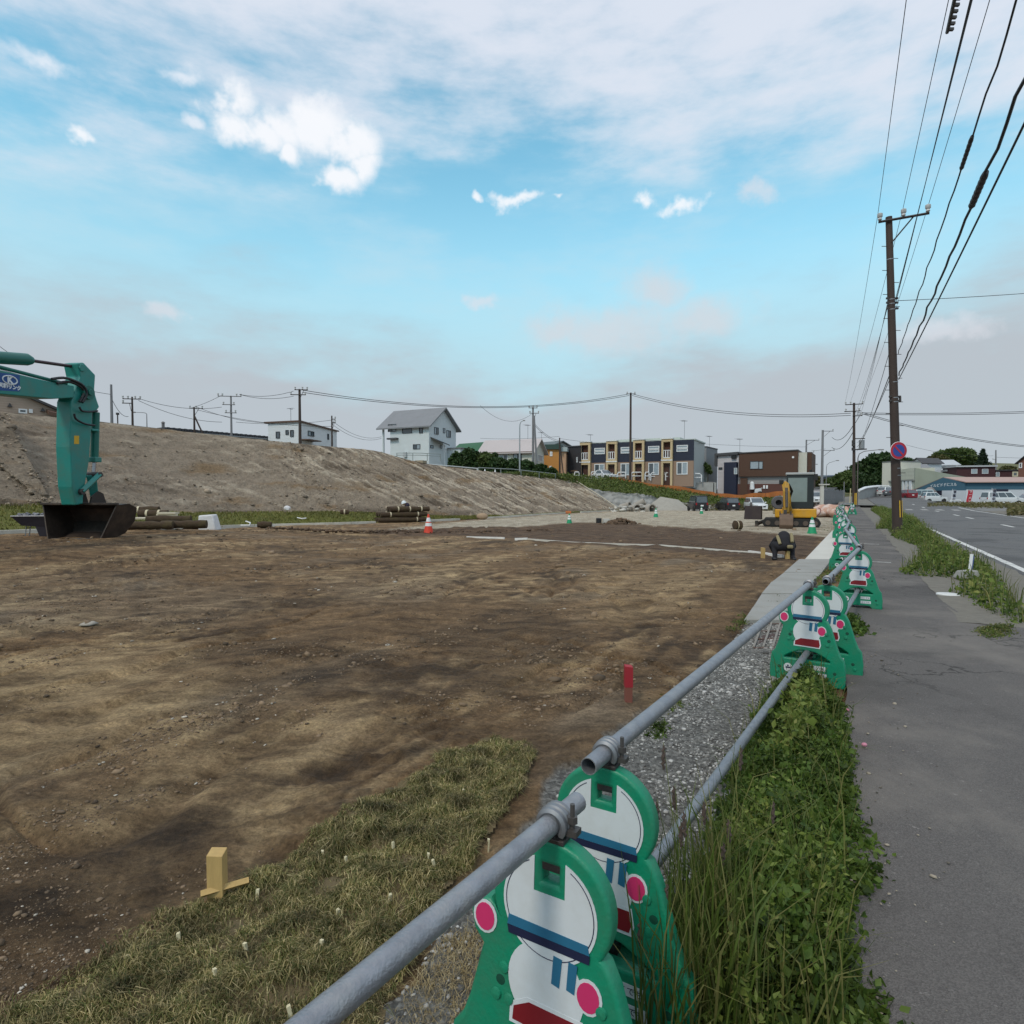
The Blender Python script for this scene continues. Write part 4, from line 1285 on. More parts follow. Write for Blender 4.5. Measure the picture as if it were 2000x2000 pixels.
dark_frame = mat('dark_window_frame', (.035, .035, .04), .5)
white_frame = mat('white_window_frame', (.72, .73, .74), .5)
roof_grey = mat('grey_metal_roof', (.22, .225, .235), .5, .2, var=.1, scale=1, dirt=(.17, .17, .175), dirt_amt=.4)


def white_gable_house():
    Y = 88
    c = P(838, 905, Y)
    x = Vector((math.cos(R(-26)), math.sin(R(-26)), 0)); y = Vector((-x.y, x.x, 0))
    wm = siding('pale_grey_siding', (.60, .645, .66), 16, dirt=(.5, .53, .54), dirt_amt=.3)
    b = Bld('white_house', 'pale two storey house with grey gable roof above the embankment', c - x * 8.3, c, depth=7.4)
    z = b.f(838, 829)[1]
    W = b.W; base = -1.0
    px0 = 1.5
    b.box('wall', px0 + .0, W, 0, b.D, base, z, wm)
    # open corner porch on the left with its post and slab
    b.box('porch_post', .0, .22, .05, .3, base, z, wm)
    b.box('porch_wall', .3, px0 - .01, 2.6, b.D, base, z, wm)
    (_, zp) = b.f(752, 862)
    b.box('balcony_slab', 1.2, 3.0, -.5, -.004, b.f(760, 859)[1], b.f(760, 856)[1], mat('dark_trim', (.07, .07, .075), .6))
    (_, zr) = b.r(868, 799, W)
    b.gable(0, W, 0, b.D, z, 2.65, 'x', wm, roof_grey, .62, .2, ridge=.5)
    for (u0, v0, u1, v1, n) in ((758, 829, 774, 843, 2), (786, 832, 805, 846, 1), (819, 831, 826, 846, 1), (807, 868, 821, 877, 2), (838 - 3, 868, 838 + 3, 877, 1)):
        if u1 > 836: continue
        b.winpx('F', u0, v0, u1, v1, dark_frame, [glass, glass_pale], n)
    for (u0, v0, u1, v1, n) in ((848, 834, 856, 849, 2), (865, 836, 869, 846, 1), (872, 840, 880, 855, 2), (859, 870, 863, 876, 1), (840, 869, 846, 876, 1)):
        b.winpx('R', u0, v0, u1, v1, dark_frame, [glass_pale, glass], n)
    # pent roof low on the gable side
    y0, z1 = b.r(841, 855); y1, z0 = b.r(866, 861)
    q = [Vector((W + .01, y0, z1)), Vector((W + .01, y1, z1 - .5)), Vector((W + 1.1, y1, z1 - .95)), Vector((W + 1.1, y0, z1 - .45))]
    m = MB(); q = [q[0], q[3], q[2], q[1]]; m.hexa(q + [p + Vector((0, 0, .14)) for p in q]); b.part('pent_roof', m, mat('dark_trim', (.07, .07, .075)))
    m = MB(); m.cyl((W + .4, y1 - .3, base), (W + .4, y1 - .3, z1 - .8), .06, n=6); b.part('downpipe', m, white_frame)
    b.box('gas_meter', 4.0, 4.5, -.3, -.01, 1.0, 1.7, mat('meter_grey', (.45, .47, .48), .6))
    b.box('step_box', 6.6, 7.9, -1.0, -.01, base, .4, mat('timber_deck', (.33, .27, .19), .8))
    # lean-to shed at the right
    b.box('shed', W + .05, W + 2.2, 5.0, 7.3, base, 2.4, wm)
    b.window('R', 5.5, 6.4, 1.0, 1.8, dark_frame, glass, 1, W + 2.2)
    b.box('shed_roof', W + .02, W + 2.5, 4.8, 7.5, 2.402, 2.52, roof_grey)


def small_white_house():
    A, Cc, E = P(536, 880, 77.5), P(585, 880, 75), P(658, 880, 84.5)
    wm = siding('white_siding', (.66, .68, .70), 12)
    b = Bld('flat_house', 'small white flat roofed house behind a pole on the bank', Cc, E, depth=4.2)
    z = b.f(585, 824)[1]
    m = MB(); m.hexa([Vector(q) for q in ((0, 0, -1), (b.W, 0, -1), (b.W, b.D, -1), (0, b.D, -1), (0, 0, z), (b.W, 0, z - .25), (b.W, b.D, z - .25), (0, b.D, z - .1))])
    b.part('wall', m, wm)
    brown = mat('brown_fascia', (.11, .06, .04), .6)
    m = MB(); m.hexa([Vector(q) for q in ((-.25, -.25, z), (b.W + .25, -.25, z - .25), (b.W + .25, b.D + .4, z - .25), (-.25, b.D + .4, z - .1), (-.25, -.25, z + .17), (b.W + .25, -.25, z - .1), (b.W + .25, b.D + .4, z - .08), (-.25, b.D + .4, z + .07))])
    b.part('roof', m, brown)
    b.winpx('F', 601, 841, 613, 853, dark_frame, [glass_pale, glass], 2)
    b.winpx('F', 639, 847, 642, 859, dark_frame, glass, 1)
    x = 0
    for (u0, u1, v0, v1) in ((539, 547, 843, 856), (558, 564, 840, 849), (567, 574, 840, 853)):
        p0, p1 = b.r(u0, v0, 0), b.r(u1, v1, 0)
        b.window('L', p0[0], p1[0], p1[1], p0[1], dark_frame, glass, 1, 0)
    b.box('canopy', .2, 3.2, -1.2, -.01, b.f(590, 860)[1], b.f(590, 858)[1], brown)
    b.aerial(1.5, 2, z, 1.9)


def long_shed():
    A, E = P(188, 840, 60), P(541, 875, 77.4)
    b = Bld('long_shed', 'long low pale shed with a dark ribbed roof edge behind the bank', A, E, 'shed', depth=7)
    z = b.f(188, 822)[1] - .1
    b.box('wall', 0, b.W, 0, b.D, -1.5, z - .35, mat('shed_wall', (.50, .53, .56), .7, var=.08))
    rf = mat('shed_roof', (.26, .275, .29), .5)
    b.box('roof', -.3, b.W + .2, -.35, b.D, z - .345, z - .22, rf)
    x0 = b.f(318, 824)[0]
    n = 46
    for i in range(n):                        # ribbed panels standing along the roof edge
        x = x0 + (b.W - x0) * i / n
        b.box('roof_panel', x + .03, x + (b.W - x0) / n - .05, -.30, 1.2, z - .215, z + .06 + (.03 if i % 2 else 0), mat('roof_panel_dark', (.045, .047, .055), .4))
    c, _ = b.f(348, 822); m = MB(); m.cyl((c, 3, z - .3), (c, 3, z + .85), .16, n=8); m.cyl((c, 3, z + .85), (c, 3, z + 1.0), .24, .1, n=8); b.part('flue', m, mat('flue_metal', (.16, .15, .15), .6, .4))


def tan_house():
    A, E = P(-260, 850, 44), P(122, 850, 52)
    wm = siding('tan_siding', (.40, .30, .235), 10, dirt=(.34, .25, .2), dirt_amt=.4)
    b = Bld('tan_house', 'tan walled house with dark sloping roof behind the digger boom', A, E, depth=8)
    W = b.W
    zr = b.f(122, 806)[1]; zk = b.f(60, 780)[1]; xk = b.f(60, 780)[0]
    ridge_x = W * .55
    zt_ = zr + (zk - zr) / (W - xk) * (W - ridge_x)
    m = MB(); m.prism([(0, 0, -2), (W, 0, -2), (W, 0, zr), (ridge_x, 0, zt_), (0, 0, zr + 1)], (0, b.D, 0)); b.part('wall', m, wm)
    dk = mat('dark_roof_tile', (.06, .058, .06), .6)
    s = (zt_ - zr) / (W - ridge_x)
    for q in ([Vector((ridge_x, -.4, zt_ + .01)), Vector((W + .7, -.4, zr - s * .7 + .01)), Vector((W + .7, b.D, zr - s * .7 + .01)), Vector((ridge_x, b.D, zt_ + .01))],
              [Vector((-.6, -.4, zr + .75)), Vector((ridge_x - .003, -.4, zt_ + .01)), Vector((ridge_x - .003, b.D, zt_ + .01)), Vector((-.6, b.D, zr + .75))]):
        m = MB(); m.hexa(q + [p + Vector((0, 0, .2)) for p in q]); b.part('roof', m, dk)
    b.winpx('F', 36, 798, 53, 808, white_frame, glass, 1, fw=.10)
    x, z = b.f(60, 803); b.box('meter_box', x - .12, x + .12, -.12, -.003, z - .16, z + .16, white_frame)
    for (u, v) in ((19, 792), (83, 801)):
        x, z = b.f(u, v); m = MB(); m.prism([(x - .16, -.003, z - .12), (x + .16, -.003, z - .12), (x, -.003, z + .2)], (0, -.18, 0)); b.part('vent_hood', m, dk)
    x, z = b.f(108, 812)
    q = [Vector((x - .6, -1.3, z - .1)), Vector((x + 1.6, -1.3, z - .55)), Vector((x + 1.6, 0, z - .25)), Vector((x - .6, 0, z + .2))]
    m = MB(); m.hexa(q + [p + Vector((0, 0, .3)) for p in q]); b.part('porch_roof', m, mat('brown_fascia', (.11, .06, .04)))


def row_behind():
    # green roof
    A, E = P(884, 905, 106), P(952, 905, 104)
    b = Bld('green_roof_house', 'house with a steep dark green roof behind the hedge', A, E, depth=6)
    z = b.f(884, 883)[1]; zt_ = b.f(946, 861)[1]
    b.box('wall', 0.3, b.W - .3, 0, b.D, -2, z, siding('ochre_siding', (.42, .34, .16)))
    gr_ = mat('green_metal_roof', (.03, .115, .055), .5, .1)
    q = [Vector((-.3, -.6, z + .003)), Vector((b.W + .1, -.6, z + .003)), Vector((b.W - .2, b.D, z + .003)), Vector((0, b.D, z + .003))]
    t = [Vector((.6, 1.6, zt_ - .25)), Vector((b.W - .1, 1.6, zt_)), Vector((b.W - .2, b.D - 1, zt_)), Vector((.6, b.D - 1, zt_ - .25))]
    m = MB(); m.hexa(q + t); b.part('roof', m, gr_)
    b.box('lean_to', b.W + .02, b.W + 3.2, 1, 5, -2, z + .5, gr_)
    # pink-roofed low house with white walls
    A, E = P(940, 925, 90.5), P(1040, 925, 87.5)
    wm = siding('cream_siding', (.56, .55, .48), 12)
    b = Bld('low_white_house', 'low cream walled house with a pale pinkish roof behind the hedge', A, E, depth=5.0)
    z = b.f(1040, 880)[1]; zr = b.f(1042, 866)[1]
    b.box('wall', 0, b.W, 0, b.D, -2.2, z, wm)
    prf = mat('pale_pink_roof', (.48, .43, .42), .5, .1, var=.08)
    b.gable(0, b.W, 0, b.D, z, 1.75, 'x', wm, prf, .55, .14)
    b.box('eave_band', -.4, b.W + .4, -.5, -.36, z - .38, z - .12, mat('brown_fascia', (.11, .06, .04)))
    b.winpx('F', 975, 888, 992, 899, white_frame, [glass_pale, glass], 2); b.winpx('F', 1003, 886, 1019, 905, dark_frame, [glass_pale, glass], 2)
    b.winpx('R', 1050, 888, 1059, 902, white_frame, glass_pale, 1)
    b.aerial(6, 3.5, z + 1.7, 2.4); 
    # grey-roofed house behind it
    A, E = P(975, 900, 112), P(1068, 900, 104)
    b = Bld('grey_roof_house', 'house showing only a dark grey gable roof behind the low cream house', A, E, depth=8)
    z = b.f(1062, 875)[1]
    b.box('wall', .5, b.W - .2, 0, b.D, -2, z, siding('grey_siding', (.40, .42, .41)))
    b.gable(.5, b.W - .2, 0, b.D, z, 1.3, 'x', siding('grey_siding', (.4, .42, .41)), mat('slate_roof', (.12, .135, .135), .55), .5, .14)
    b.aerial(b.W - 3, 2, z + 1.2, 1.8)
    # orange house
    A, E = P(1063, 930, 94.4), P(1092, 930, 94)
    om = siding('orange_siding', (.48, .22, .055), 14)
    b = Bld('orange_house', 'orange walled two storey house with small white windows', A, E, depth=3.4)
    z = b.f(1063, 878)[1]
    b.box('wall', -1.0, b.W, 0, b.D, -2.5, z, om)
    b.box('roof', -1.2, b.W + .3, -.35, b.D + .2, z + .003, z + .75, mat('dark_green_roof', (.03, .06, .05), .6))
    b.box('bay', b.W + .02, b.W + .95, .6, b.D, -2.5, z - .3, siding('salmon_siding', (.50, .31, .19)))
    b.box('bay_roof', b.W + .3, b.W + 1.2, .3, b.D, z - .296, z + .35, mat('pale_metal', (.40, .46, .46), .5, .2))
    b.winpx('F', 1074, 882, 1079, 891, white_frame, glass, 1, fw=.16); b.winpx('F', 1073, 910, 1078, 916, white_frame, glass, 1, fw=.16)
    # black house
    A, E = P(1106, 935, 97), P(1135, 935, 95.5)
    b = Bld('black_house', 'narrow black clad house left of the terraced flats', A, E, depth=9)
    z = b.f(1110, 873)[1]
    b.box('wall', 0, b.W - .02, 0, b.D, -2, z, siding('black_siding', (.032, .03, .034), 14))
    b.box('roof', -.15, b.W - .02, -.15, b.D, z + .003, z + .15, mat('dark_trim', (.07, .07, .075)))
    b.winpx('F', 1126, 893, 1128.5, 903, white_frame, glass_pale, 1); b.box('garage_band', .8, 2.0, -.03, -.003, b.f(1110, 921)[1], b.f(1110, 919)[1], mat('warm_brown_band', (.22, .14, .08)))  # thin plain brown band across the front


def terraced_flats():
    A, E = P(1133.5, 937, 96), P(1354, 937, 88)
    b = Bld('terraced_flats', 'two storey terrace of four flats in navy and cream cladding', A, E, 'apartment building', depth=8.5)
    W = b.W
    X = lambda zx: (b.f(1080 + zx / 6.0375, 900)[0])
    ztop = b.f(1245, 858.5)[1]; zmid = b.f(1245, 902)[1]; zb = b.f(1245, 940)[1]
    navy = siding('navy_siding', (.022, .028, .05), 16); cream = siding('cream_stone', (.55, .42, .245), 12); tanb = mat('brick_tan', (.30, .205, .15), .8, var=.12, scale=14)
    xs = [(325, 447), (635, 760), (952, 1080), (1284, 1414)]
    b.box('wall', 0, W - .02, .45, b.D, zb - 1, ztop - .35, siding('grey_siding', (.40, .42, .41)))
    nav = [(449, 633), (762, 950), (1082, 1282), (1416, 1646)]
    wcol = [[glass, glass_pale], [glass, glass_pale], [glass, glass_pale], [glass, glass_pale]]
    for i, (a, c) in enumerate(nav):
        x0, x1 = X(a), X(c)
        if i == 3: x1 = W
        b.box('upper_cladding', x0 + .01, x1 - .01, .12, .445, zmid, ztop - .3, navy)
        b.box('lower_cladding', x0 + .01, x1 - .01, .10, .445, zb - .8, zmid - .004, tanb)
        wa = X([486, 797, 1120, 1455][i]); wb = X([610, 921, 1252, 1588][i])
        za, zc = b.f(1245, 872)[1], b.f(1245, 885)[1]; h = (za - zc) / 2
        for k in range(2): b.window('F', wa, wb, zc + h * k + .02, zc + h * (k + 1) - .02, white_frame, glass_pale, 1, .12, fw=.11)
        wa = X([487, 797, 1124, 1458][i]); wb = X([607, 921, 1250, 1588][i])
        b.window('F', wa, wb, b.f(1245, 928)[1], b.f(1245, 904.5)[1], white_frame, [glass, glass_pale], 2, .10, fw=.12)
    for i, (a, c) in enumerate(xs):
        x0, x1 = X(a), X(c); x0 = max(x0, 0)
        cw = (x1 - x0) * .16
        zt2 = ztop - .0
        y0 = -.35
        b.box('bay_column', x0, x0 + cw, y0, .445, zb - .8, zt2 - .55, cream); b.box('bay_column', x1 - cw * 1.2, x1, y0, .445, zb - .8, zt2 - .55, cream)
        b.box('bay_head', x0, x1, y0, .445, zt2 - .546, zt2 - .12, cream)
        zr = b.f(1245, 896)[1]
        b.box('bay_floor', x0 + cw + .004, x1 - cw * 1.2 - .004, y0 + .02, .445, zr - .75, zr, cream)
        b.box('floor_band', x0 - .02, x1 + .02, y0 - .05, y0 - .004, zr - .42, zr - .25, white)
        b.box('balcony_recess', x0 + cw + .004, x1 - cw * 1.2 - .004, .30, .44, zr + .004, zt2 - .55, mat('recess_brown', (.085, .03, .018), .7))
        # balcony rail: white frame with bars
        ra, rb = x0 + cw + .01, x1 - cw * 1.2 - .01; zt3 = b.f(1245, 881)[1]
        rail = MB(); rail.box2((ra, y0 + .03, zt3 - .08), (rb, y0 + .10, zt3)); rail.box2((ra, y0 + .03, zr + .01), (rb, y0 + .10, zr + .12))
        ro = rail.build('balcony_rail', white, b.root)
        for q in range(4):
            xq = ra + (rb - ra) * q / 3; pb = MB(); pb.box2((max(ra, xq - .06), y0 + .035, zr + .12), (min(rb, xq + .06), y0 + .095, zt3 - .08)); pb.build('rail_post', white, ro)
        # door
        da, db = x0 + cw + .03, x1 - cw * 1.2 - .03
        d = b.box('door', da, db, .25, .30, zb - .8, zr - .9, mat('brown_door', (.075, .032, .022), .5))
        g = MB(); g.box2((db - .22, .235, zb + .4), (db - .16, .249, zr - 1.2)); g.build('door_glass', glass, d)
        hd = MB(); hd.box2((da + .1, .2, zb + .9), (da + .15, .249, zb + 1.3)); hd.build('handle', white, d)
        b.box('roof_cap', x0 - .08, x1 + .08, y0 - .1, .445, zt2 - .116, zt2 + .04, white)
    b.box('roof_edge', -.05, W + .12, .05 + .4, b.D + .1, ztop - .345, ztop - .16, mat('pale_roof_edge', (.46, .50, .46), .6))
    b.box('roof', W * .25, W * .85, 3, b.D - .5, ztop - .157, ztop + .35, mat('pale_roof_edge', (.46, .50, .46)))
    b.aerial(.9, 2, ztop - .2, 1.5); b.aerial(W * .9, 2, ztop + .1, 2.6)
    # grey end block further back
    A2, E2 = P(1356, 940, 99), P(1379, 940, 98)
    c = Bld('grey_block', 'plain grey two storey block at the right end of the terraced flats', A2, E2, depth=7)
    z = c.f(1365, 873.5)[1]
    c.box('wall', -.6, c.W, 0, c.D, -2, z, siding('mid_grey_siding', (.22, .225, .235), 14)); c.box('roof', -.7, c.W + .1, -.1, c.D, z + .003, z + .12, mat('dark_trim', (.07, .07, .075)))
    c.winpx('F', 1358, 885, 1367, 888.5, white_frame, glass_pale, 1); c.aerial(c.W - .3, 3, z, 2)
    c.box('garden_wall', 1.3, c.W + .9, -2.4, -2.2, -2, c.f(1372, 915, -2.2)[1], concrete)


def brown_house():
    A, E = P(1443, 975, 93), P(1557, 975, 89)
    b = Bld('brown_house', 'modern brown clad house with a flat sloping roof and a pale curtained window pair', A, E, depth=9)
    b.root['label'] = 'modern house clad in brown boards with a shallow sloping roof behind the yellow digger'
    W = b.W; za, zb2 = b.f(1443, 886)[1], b.f(1557, 880)[1]; zc = b.f(1500, 930)[1]; z0 = -1.0
    brown = siding('brown_siding', (.085, .042, .026), 18); grey = siding('warm_grey_siding', (.30, .285, .28), 8); dk = mat('dark_trim', (.07, .07, .075))
    m = MB(); m.hexa([Vector(q) for q in ((0, 0, zc), (W, 0, zc), (W, b.D, zc), (0, b.D, zc), (0, 0, za), (W, 0, zb2), (W, b.D, zb2), (0, b.D, za))]); b.part('upper_wall', m, brown)
    b.box('lower_wall', .0, W, .5, b.D, z0, zc - .004, grey)
    m = MB(); m.hexa([Vector(q) for q in ((-.1, -.12, za + .003), (W + .05, -.12, zb2 + .003), (W + .05, b.D, zb2 + .003), (-.1, b.D, za + .003), (-.1, -.12, za + .16), (W + .05, -.12, zb2 + .16), (W + .05, b.D, zb2 + .16), (-.1, b.D, za + .16))]); b.part('roof', m, dk)
    b.winpx('F', 1465, 901, 1482, 916, dark_frame, [glass_pale], 1); b.winpx('F', 1482, 901, 1490, 916, dark_frame, [glass_pale], 1)  # curtained panes, paler than the plain glass
    x, z = b.f(1549, 893); m = MB(); m.cyl((x, -.1, z), (x, -.004, z), .16, n=10); b.part('vent', m, white)
    zg = b.f(1500, 945)[1]
    b.box('garage_band', b.f(1440, 940, .4)[0], W, .32, .495, z0, zg, siding('red_brown_siding', (.10, .04, .03), 12))
    b.box('door_panel', b.f(1446, 940, .3)[0], b.f(1460, 940, .3)[0], .24, .316, z0, b.f(1450, 933.5, .3)[1], brown)
    x, z = b.f(1469, 948); m = MB(); m.cyl((x, .0, z - .6), (x, .0, z + .3), .35, .3, n=10); m.ball((x, 0, z + .3), .3, 8, 5); b.part('heating_tank', m, white)
    for u in (1492, 1497.5):
        x, z = b.f(u, 951); b.box('unit_box', x - .13, x + .13, .18, .31, z - .25, z + .25, white)
    # cream return at the right and white wing on the left
    b.box('side_wall', W + .01, W + 1.15, .6, b.D, z0, zb2 - .25, siding('cream_siding', (.56, .55, .48)))
    b.box('side_pier', W + 1.16, W + 1.75, 1.0, b.D, z0, zb2 - .25, brown)
    A2, E2 = P(1398, 975, 96), P(1442, 975, 93.5)
    c = Bld('white_wing_house', 'pale rendered house wing with a dark blue stair block beside the brown house', A2, E2, depth=7)
    z = c.f(1400, 886)[1]
    c.box('wall', .25, c.W, 0, c.D, -1, z - .35, siding('pale_render', (.56, .53, .55), 3))
    m = MB(); m.hexa([Vector(q) for q in ((-.1, -.4, z - .346), (c.W, -.4, z - .30), (c.W, c.D, z - .30), (-.1, c.D, z - .346), (-.1, -.4, z), (c.W, -.4, z + .12), (c.W, c.D, z + .12), (-.1, c.D, z))]); c.part('roof', m, dk)
    c.box('edge_post', -.1, .245, -.38, .3, c.f(1400, 911)[1], z - .35, dk)
    c.box('stair_block', c.f(1415, 920, -.6)[0], c.W - .05, -.8, -.004, -1, c.f(1420, 903, -.6)[1], siding('dark_blue_siding', (.02, .025, .05), 16))
    c.winpx('F', 1434, 914, 1440, 926, white_frame, glass_pale, 1, at=-.8)
    c.box('blind_box', c.f(1430, 890)[0], c.f(1439, 890)[0], -.35, -.004, c.f(1430, 896)[1], c.f(1430, 890)[1], black)
    c.winpx('F', 1404, 913, 1411, 917, dark_frame, glass, 1)
    c.aerial(c.W - .3, 1, z, 2.2)


def right_side():
    cream = siding('cream_render', (.52, .52, .42), 3, dirt=(.40, .40, .33), dirt_amt=.5)
    green = mat('grey_green_render', (.29, .315, .255), .8, var=.08, scale=1, bump=.1, dirt=(.21, .225, .18), dirt_amt=.7, dscale=.5)
    # big hall: cream front towards the road, grey-green flank
    A, E = P(1735, 985, 122), P(1786, 985, 108)
    b = Bld('hall', 'large cream and grey green hall with a sloping flank behind the near pole', A, E, 'building', depth=3)
    z = b.f(1786, 914)[1]
    b.box('wall', 0, b.W - .02, .02, b.D, -1, z, cream)
    y1, zq = b.r(1900, 934)
    m = MB(); m.prism([(b.W, 0, -1), (b.W, y1, -1), (b.W, y1, zq), (b.W, 0, z)], (-.4, 0, 0)); b.part('flank_wall', m, green)
    zz = b.f(1786, 936)[1]
    b.box('lower_band', .2, b.W - .1, -.25, -.004, zz - .25, zz, mat('hall_canopy', (.26, .26, .24), .7))
    for i, (u0, u1) in enumerate(((1764, 1767), (1770, 1774), (1777, 1782))):
        b.box('pillar', b.f(u0, 950)[0], b.f(u1, 950)[0], -.2, -.004, -1, zz - .254, white)
    b.box('doorway', b.f(1774.5, 950)[0], b.f(1777, 950)[0], -.12, -.004, -1, b.f(1775, 950)[1], black)
    A2, E2 = P(1760, 940, 119), P(1798, 930, 121)
    c = Bld('white_upper_hall', 'pale upper storey block rising above the big hall', A2, E2, 'building', depth=4); z = c.f(1765, 901.5)[1]
    c.box('wall', 0, c.W, 0, c.D, -2, z, siding('cream_siding', (.56, .55, .48))); c.box('roof', -.1, c.W + .1, -.1, c.D, z + .003, z + .12, roof_grey)
    A2, E2 = P(1733, 985, 128), P(1748, 985, 124)
    c = Bld('yellow_house', 'narrow pale yellow house end left of the hall behind the pole', A2, E2, depth=6); z = c.f(1740, 917)[1]
    c.box('wall', 0, c.W, 0, c.D, -1, z, siding('yellow_siding', (.56, .50, .32))); c.gable(0, c.W, 0, c.D, z, .9, 'y', siding('yellow_siding', (.5, .5, .3)), roof_grey, .4, .12)
    c.winpx('F', 1735, 921, 1740, 930, white_frame, glass, 1); c.box('pent', -.3, c.W + .2, -.9, -.004, c.f(1740, 936)[1], c.f(1740, 934)[1], roof_grey)
    # two white houses behind
    A2, E2 = P(1808, 940, 140), P(1870, 940, 138)
    c = Bld('white_hip_house', 'white walled house with a pale metal gable roof behind the hall', A2, E2, depth=9); z = c.f(1840, 908)[1]
    wm = siding('white_siding', (.66, .68, .70)); pr = mat('pale_metal_roof', (.48, .49, .50), .45, .2)
    c.box('wall', 0, c.W, 0, c.D, -2, z, wm); c.gable(0, c.W, 0, c.D, z, 1.2, 'x', wm, pr, .5, .12)
    c.box('wing', c.W * .5, c.W + .8, -4, -.01, -2, z - 1.6, wm); c.box('wing_roof', c.W * .45, c.W + 1.6, -4.4, -.01, z - 1.596, z - 1.2, pr)
    A2, E2 = P(1782, 935, 136), P(1800, 930, 134)
    c = Bld('dark_gable_house', 'dark roofed gable peeping out behind the hall', A2, E2, depth=6); z = c.f(1790, 903)[1]
    c.box('wall', 0, c.W, 0, c.D, -2, z, wm); c.gable(0, c.W, 0, c.D, z, .9, 'y', wm, mat('dark_roof_tile', (.06, .058, .06)), .4, .12)
    # maroon house and its extension
    mar = siding('maroon_siding', (.055, .018, .022), 12)
    A2, E2 = P(1868, 960, 130), P(1943, 960, 128)
    c = Bld('maroon_house', 'maroon clad house with two pale windows above the shop roof', A2, E2, depth=8); z = c.f(1900, 912)[1]
    c.box('wall', 0, c.W, 0, c.D, -2, z, mar); c.box('roof', -.3, c.W + .3, -.4, c.D, z + .003, z + .3, pr)
    c.winpx('F', 1897, 916, 1908.5, 925, white_frame, glass_pale, 1); c.winpx('F', 1918, 916, 1930, 925, white_frame, glass_pale, 1)
    A2, E2 = P(1944, 960, 131), P(1992, 960, 130)
    c = Bld('maroon_annexe', 'lower maroon annexe with one cream framed window at the right', A2, E2, depth=6); z = c.f(1960, 919)[1]
    c.box('wall', 0, c.W, 0, c.D, -2, z, mar); c.box('roof', -.1, c.W + .1, -.3, c.D, z + .003, z + .15, mat('dark_trim', (.07, .07, .075)))
    c.winpx('F', 1945, 922, 1952, 931, white_frame, glass_pale, 1); c.winpx('F', 1977, 921, 1988, 931, mat('cream_frame', (.55, .5, .36), .6), glass, 1, fw=.25)
    # brick gable house at the frame edge
    A2, E2 = P(1988, 960, 120), P(2030, 960, 116)
    c = Bld('brick_house', 'red brown gabled house at the right edge of the view', A2, E2, depth=8); z = c.f(1990, 903)[1]
    bk = mat('red_brown_brick', (.19, .085, .06), .85, var=.2, scale=10)
    c.box('wall', 0, c.W, 0, c.D, -2, z, bk); c.gable(0, c.W, 0, c.D, z, 1.6, 'y', bk, mat('dark_roof_tile', (.06, .058, .06)), .45, .14)
    c.winpx('F', 1990.5, 904, 1996.5, 914, white_frame, glass, 1, fw=.16)
    # blue shop: gable end with sign, long side with white lower wall
    blue = siding('teal_blue_siding', (.045, .115, .165), 14); lw = mat('shop_white_wall', (.52, .545, .58), .7, var=.04)
    A2, E2 = P(1886, 985, 97), P(2060, 985, 95)
    c = Bld('blue_shop', 'long low blue and white shop with a pinkish roof and white sign letters', A2, E2, 'shop', depth=11)
    W = c.W; z = c.f(1886, 942)[1]; zl = c.f(1886, 956)[1]
    c.box('lower_wall', 0.02, W, .02, c.D, -.2, zl, lw); c.box('upper_wall', 0.02, W, -.02, c.D, zl + .004, z, blue)
    c.box('doorway', c.f(1943, 960)[0], c.f(1969, 960)[0], -.05, .016, c.f(1950, 985)[1], c.f(1950, 955.5)[1], mat('dark_opening', (.025, .026, .045), .6))
    # gable end: a plane turned towards the road
    zk = c.f(1845, 933.6)[1]
    gA = P(1790, 985, 106); gB = P(1886, 985, 97)
    g0 = gA - c.O; lx, ly = g0.dot(c.x), g0.dot(c.y)
    h0 = CAMZ + (962 - 956) / F * 106 - c.O.z
    hk = CAMZ + (962 - 933.6) / F * 101.5 - c.O.z
    mid = .565; zl2 = zl - .15
    L0 = Vector((lx, ly, 0)); L1 = Vector((0, 0, 0)); up = lambda p, zz_: Vector((p.x, p.y, zz_))
    nrm = Vector((L1.y - L0.y, -(L1.x - L0.x), 0)).normalized() * -.25
    M_ = L0.lerp(L1, mid)
    m = MB(); m.prism([up(L0, zl2), up(L1, zl2), up(L1, z), up(M_, hk), up(L0, h0)], -nrm); c.part('gable_wall', m, blue)
    x_w = .62
    Wd = L0.lerp(L1, .56)
    m = MB(); m.prism([up(Wd, -.2), up(L1, -.2), up(L1, zl2 - .004), up(Wd, zl2 - .004)], -nrm); c.part('gable_lower_wall', m, lw)
    m = MB(); m.prism([up(L0, -.2), up(Wd, -.2), up(Wd, zl2 - .004), up(L0, zl2 - .004)], -nrm * .5); c.part('shop_front', m, mat('dark_opening', (.025, .026, .045)))
    rf = mat('pinkish_roof', (.40, .265, .225), .6, var=.08)
    q = [Vector((-.3, -.5, z - .05)), Vector((W, -.5, z - .05)), Vector((W, 6, hk + .02)), up(M_, hk + .02)]
    m = MB(); m.hexa(q + [p + Vector((0, 0, .12)) for p in q]); c.part('roof', m, rf)
    q = [up(L0, h0 + .02) + Vector((-.4, 0, -.1)), up(M_, hk + .02) + Vector((-.02, 0, 0)), Vector((W, 6.02, hk + .02)), Vector((W, 13, h0))]
    m = MB(); m.hexa(q + [p + Vector((0, 0, .12)) for p in q]); c.part('roof', m, mat('brown_roof_edge', (.2, .15, .13), .6))
    # sign letters on the gable
    d = (L1 - L0); ang = math.atan2(d.y, d.x)
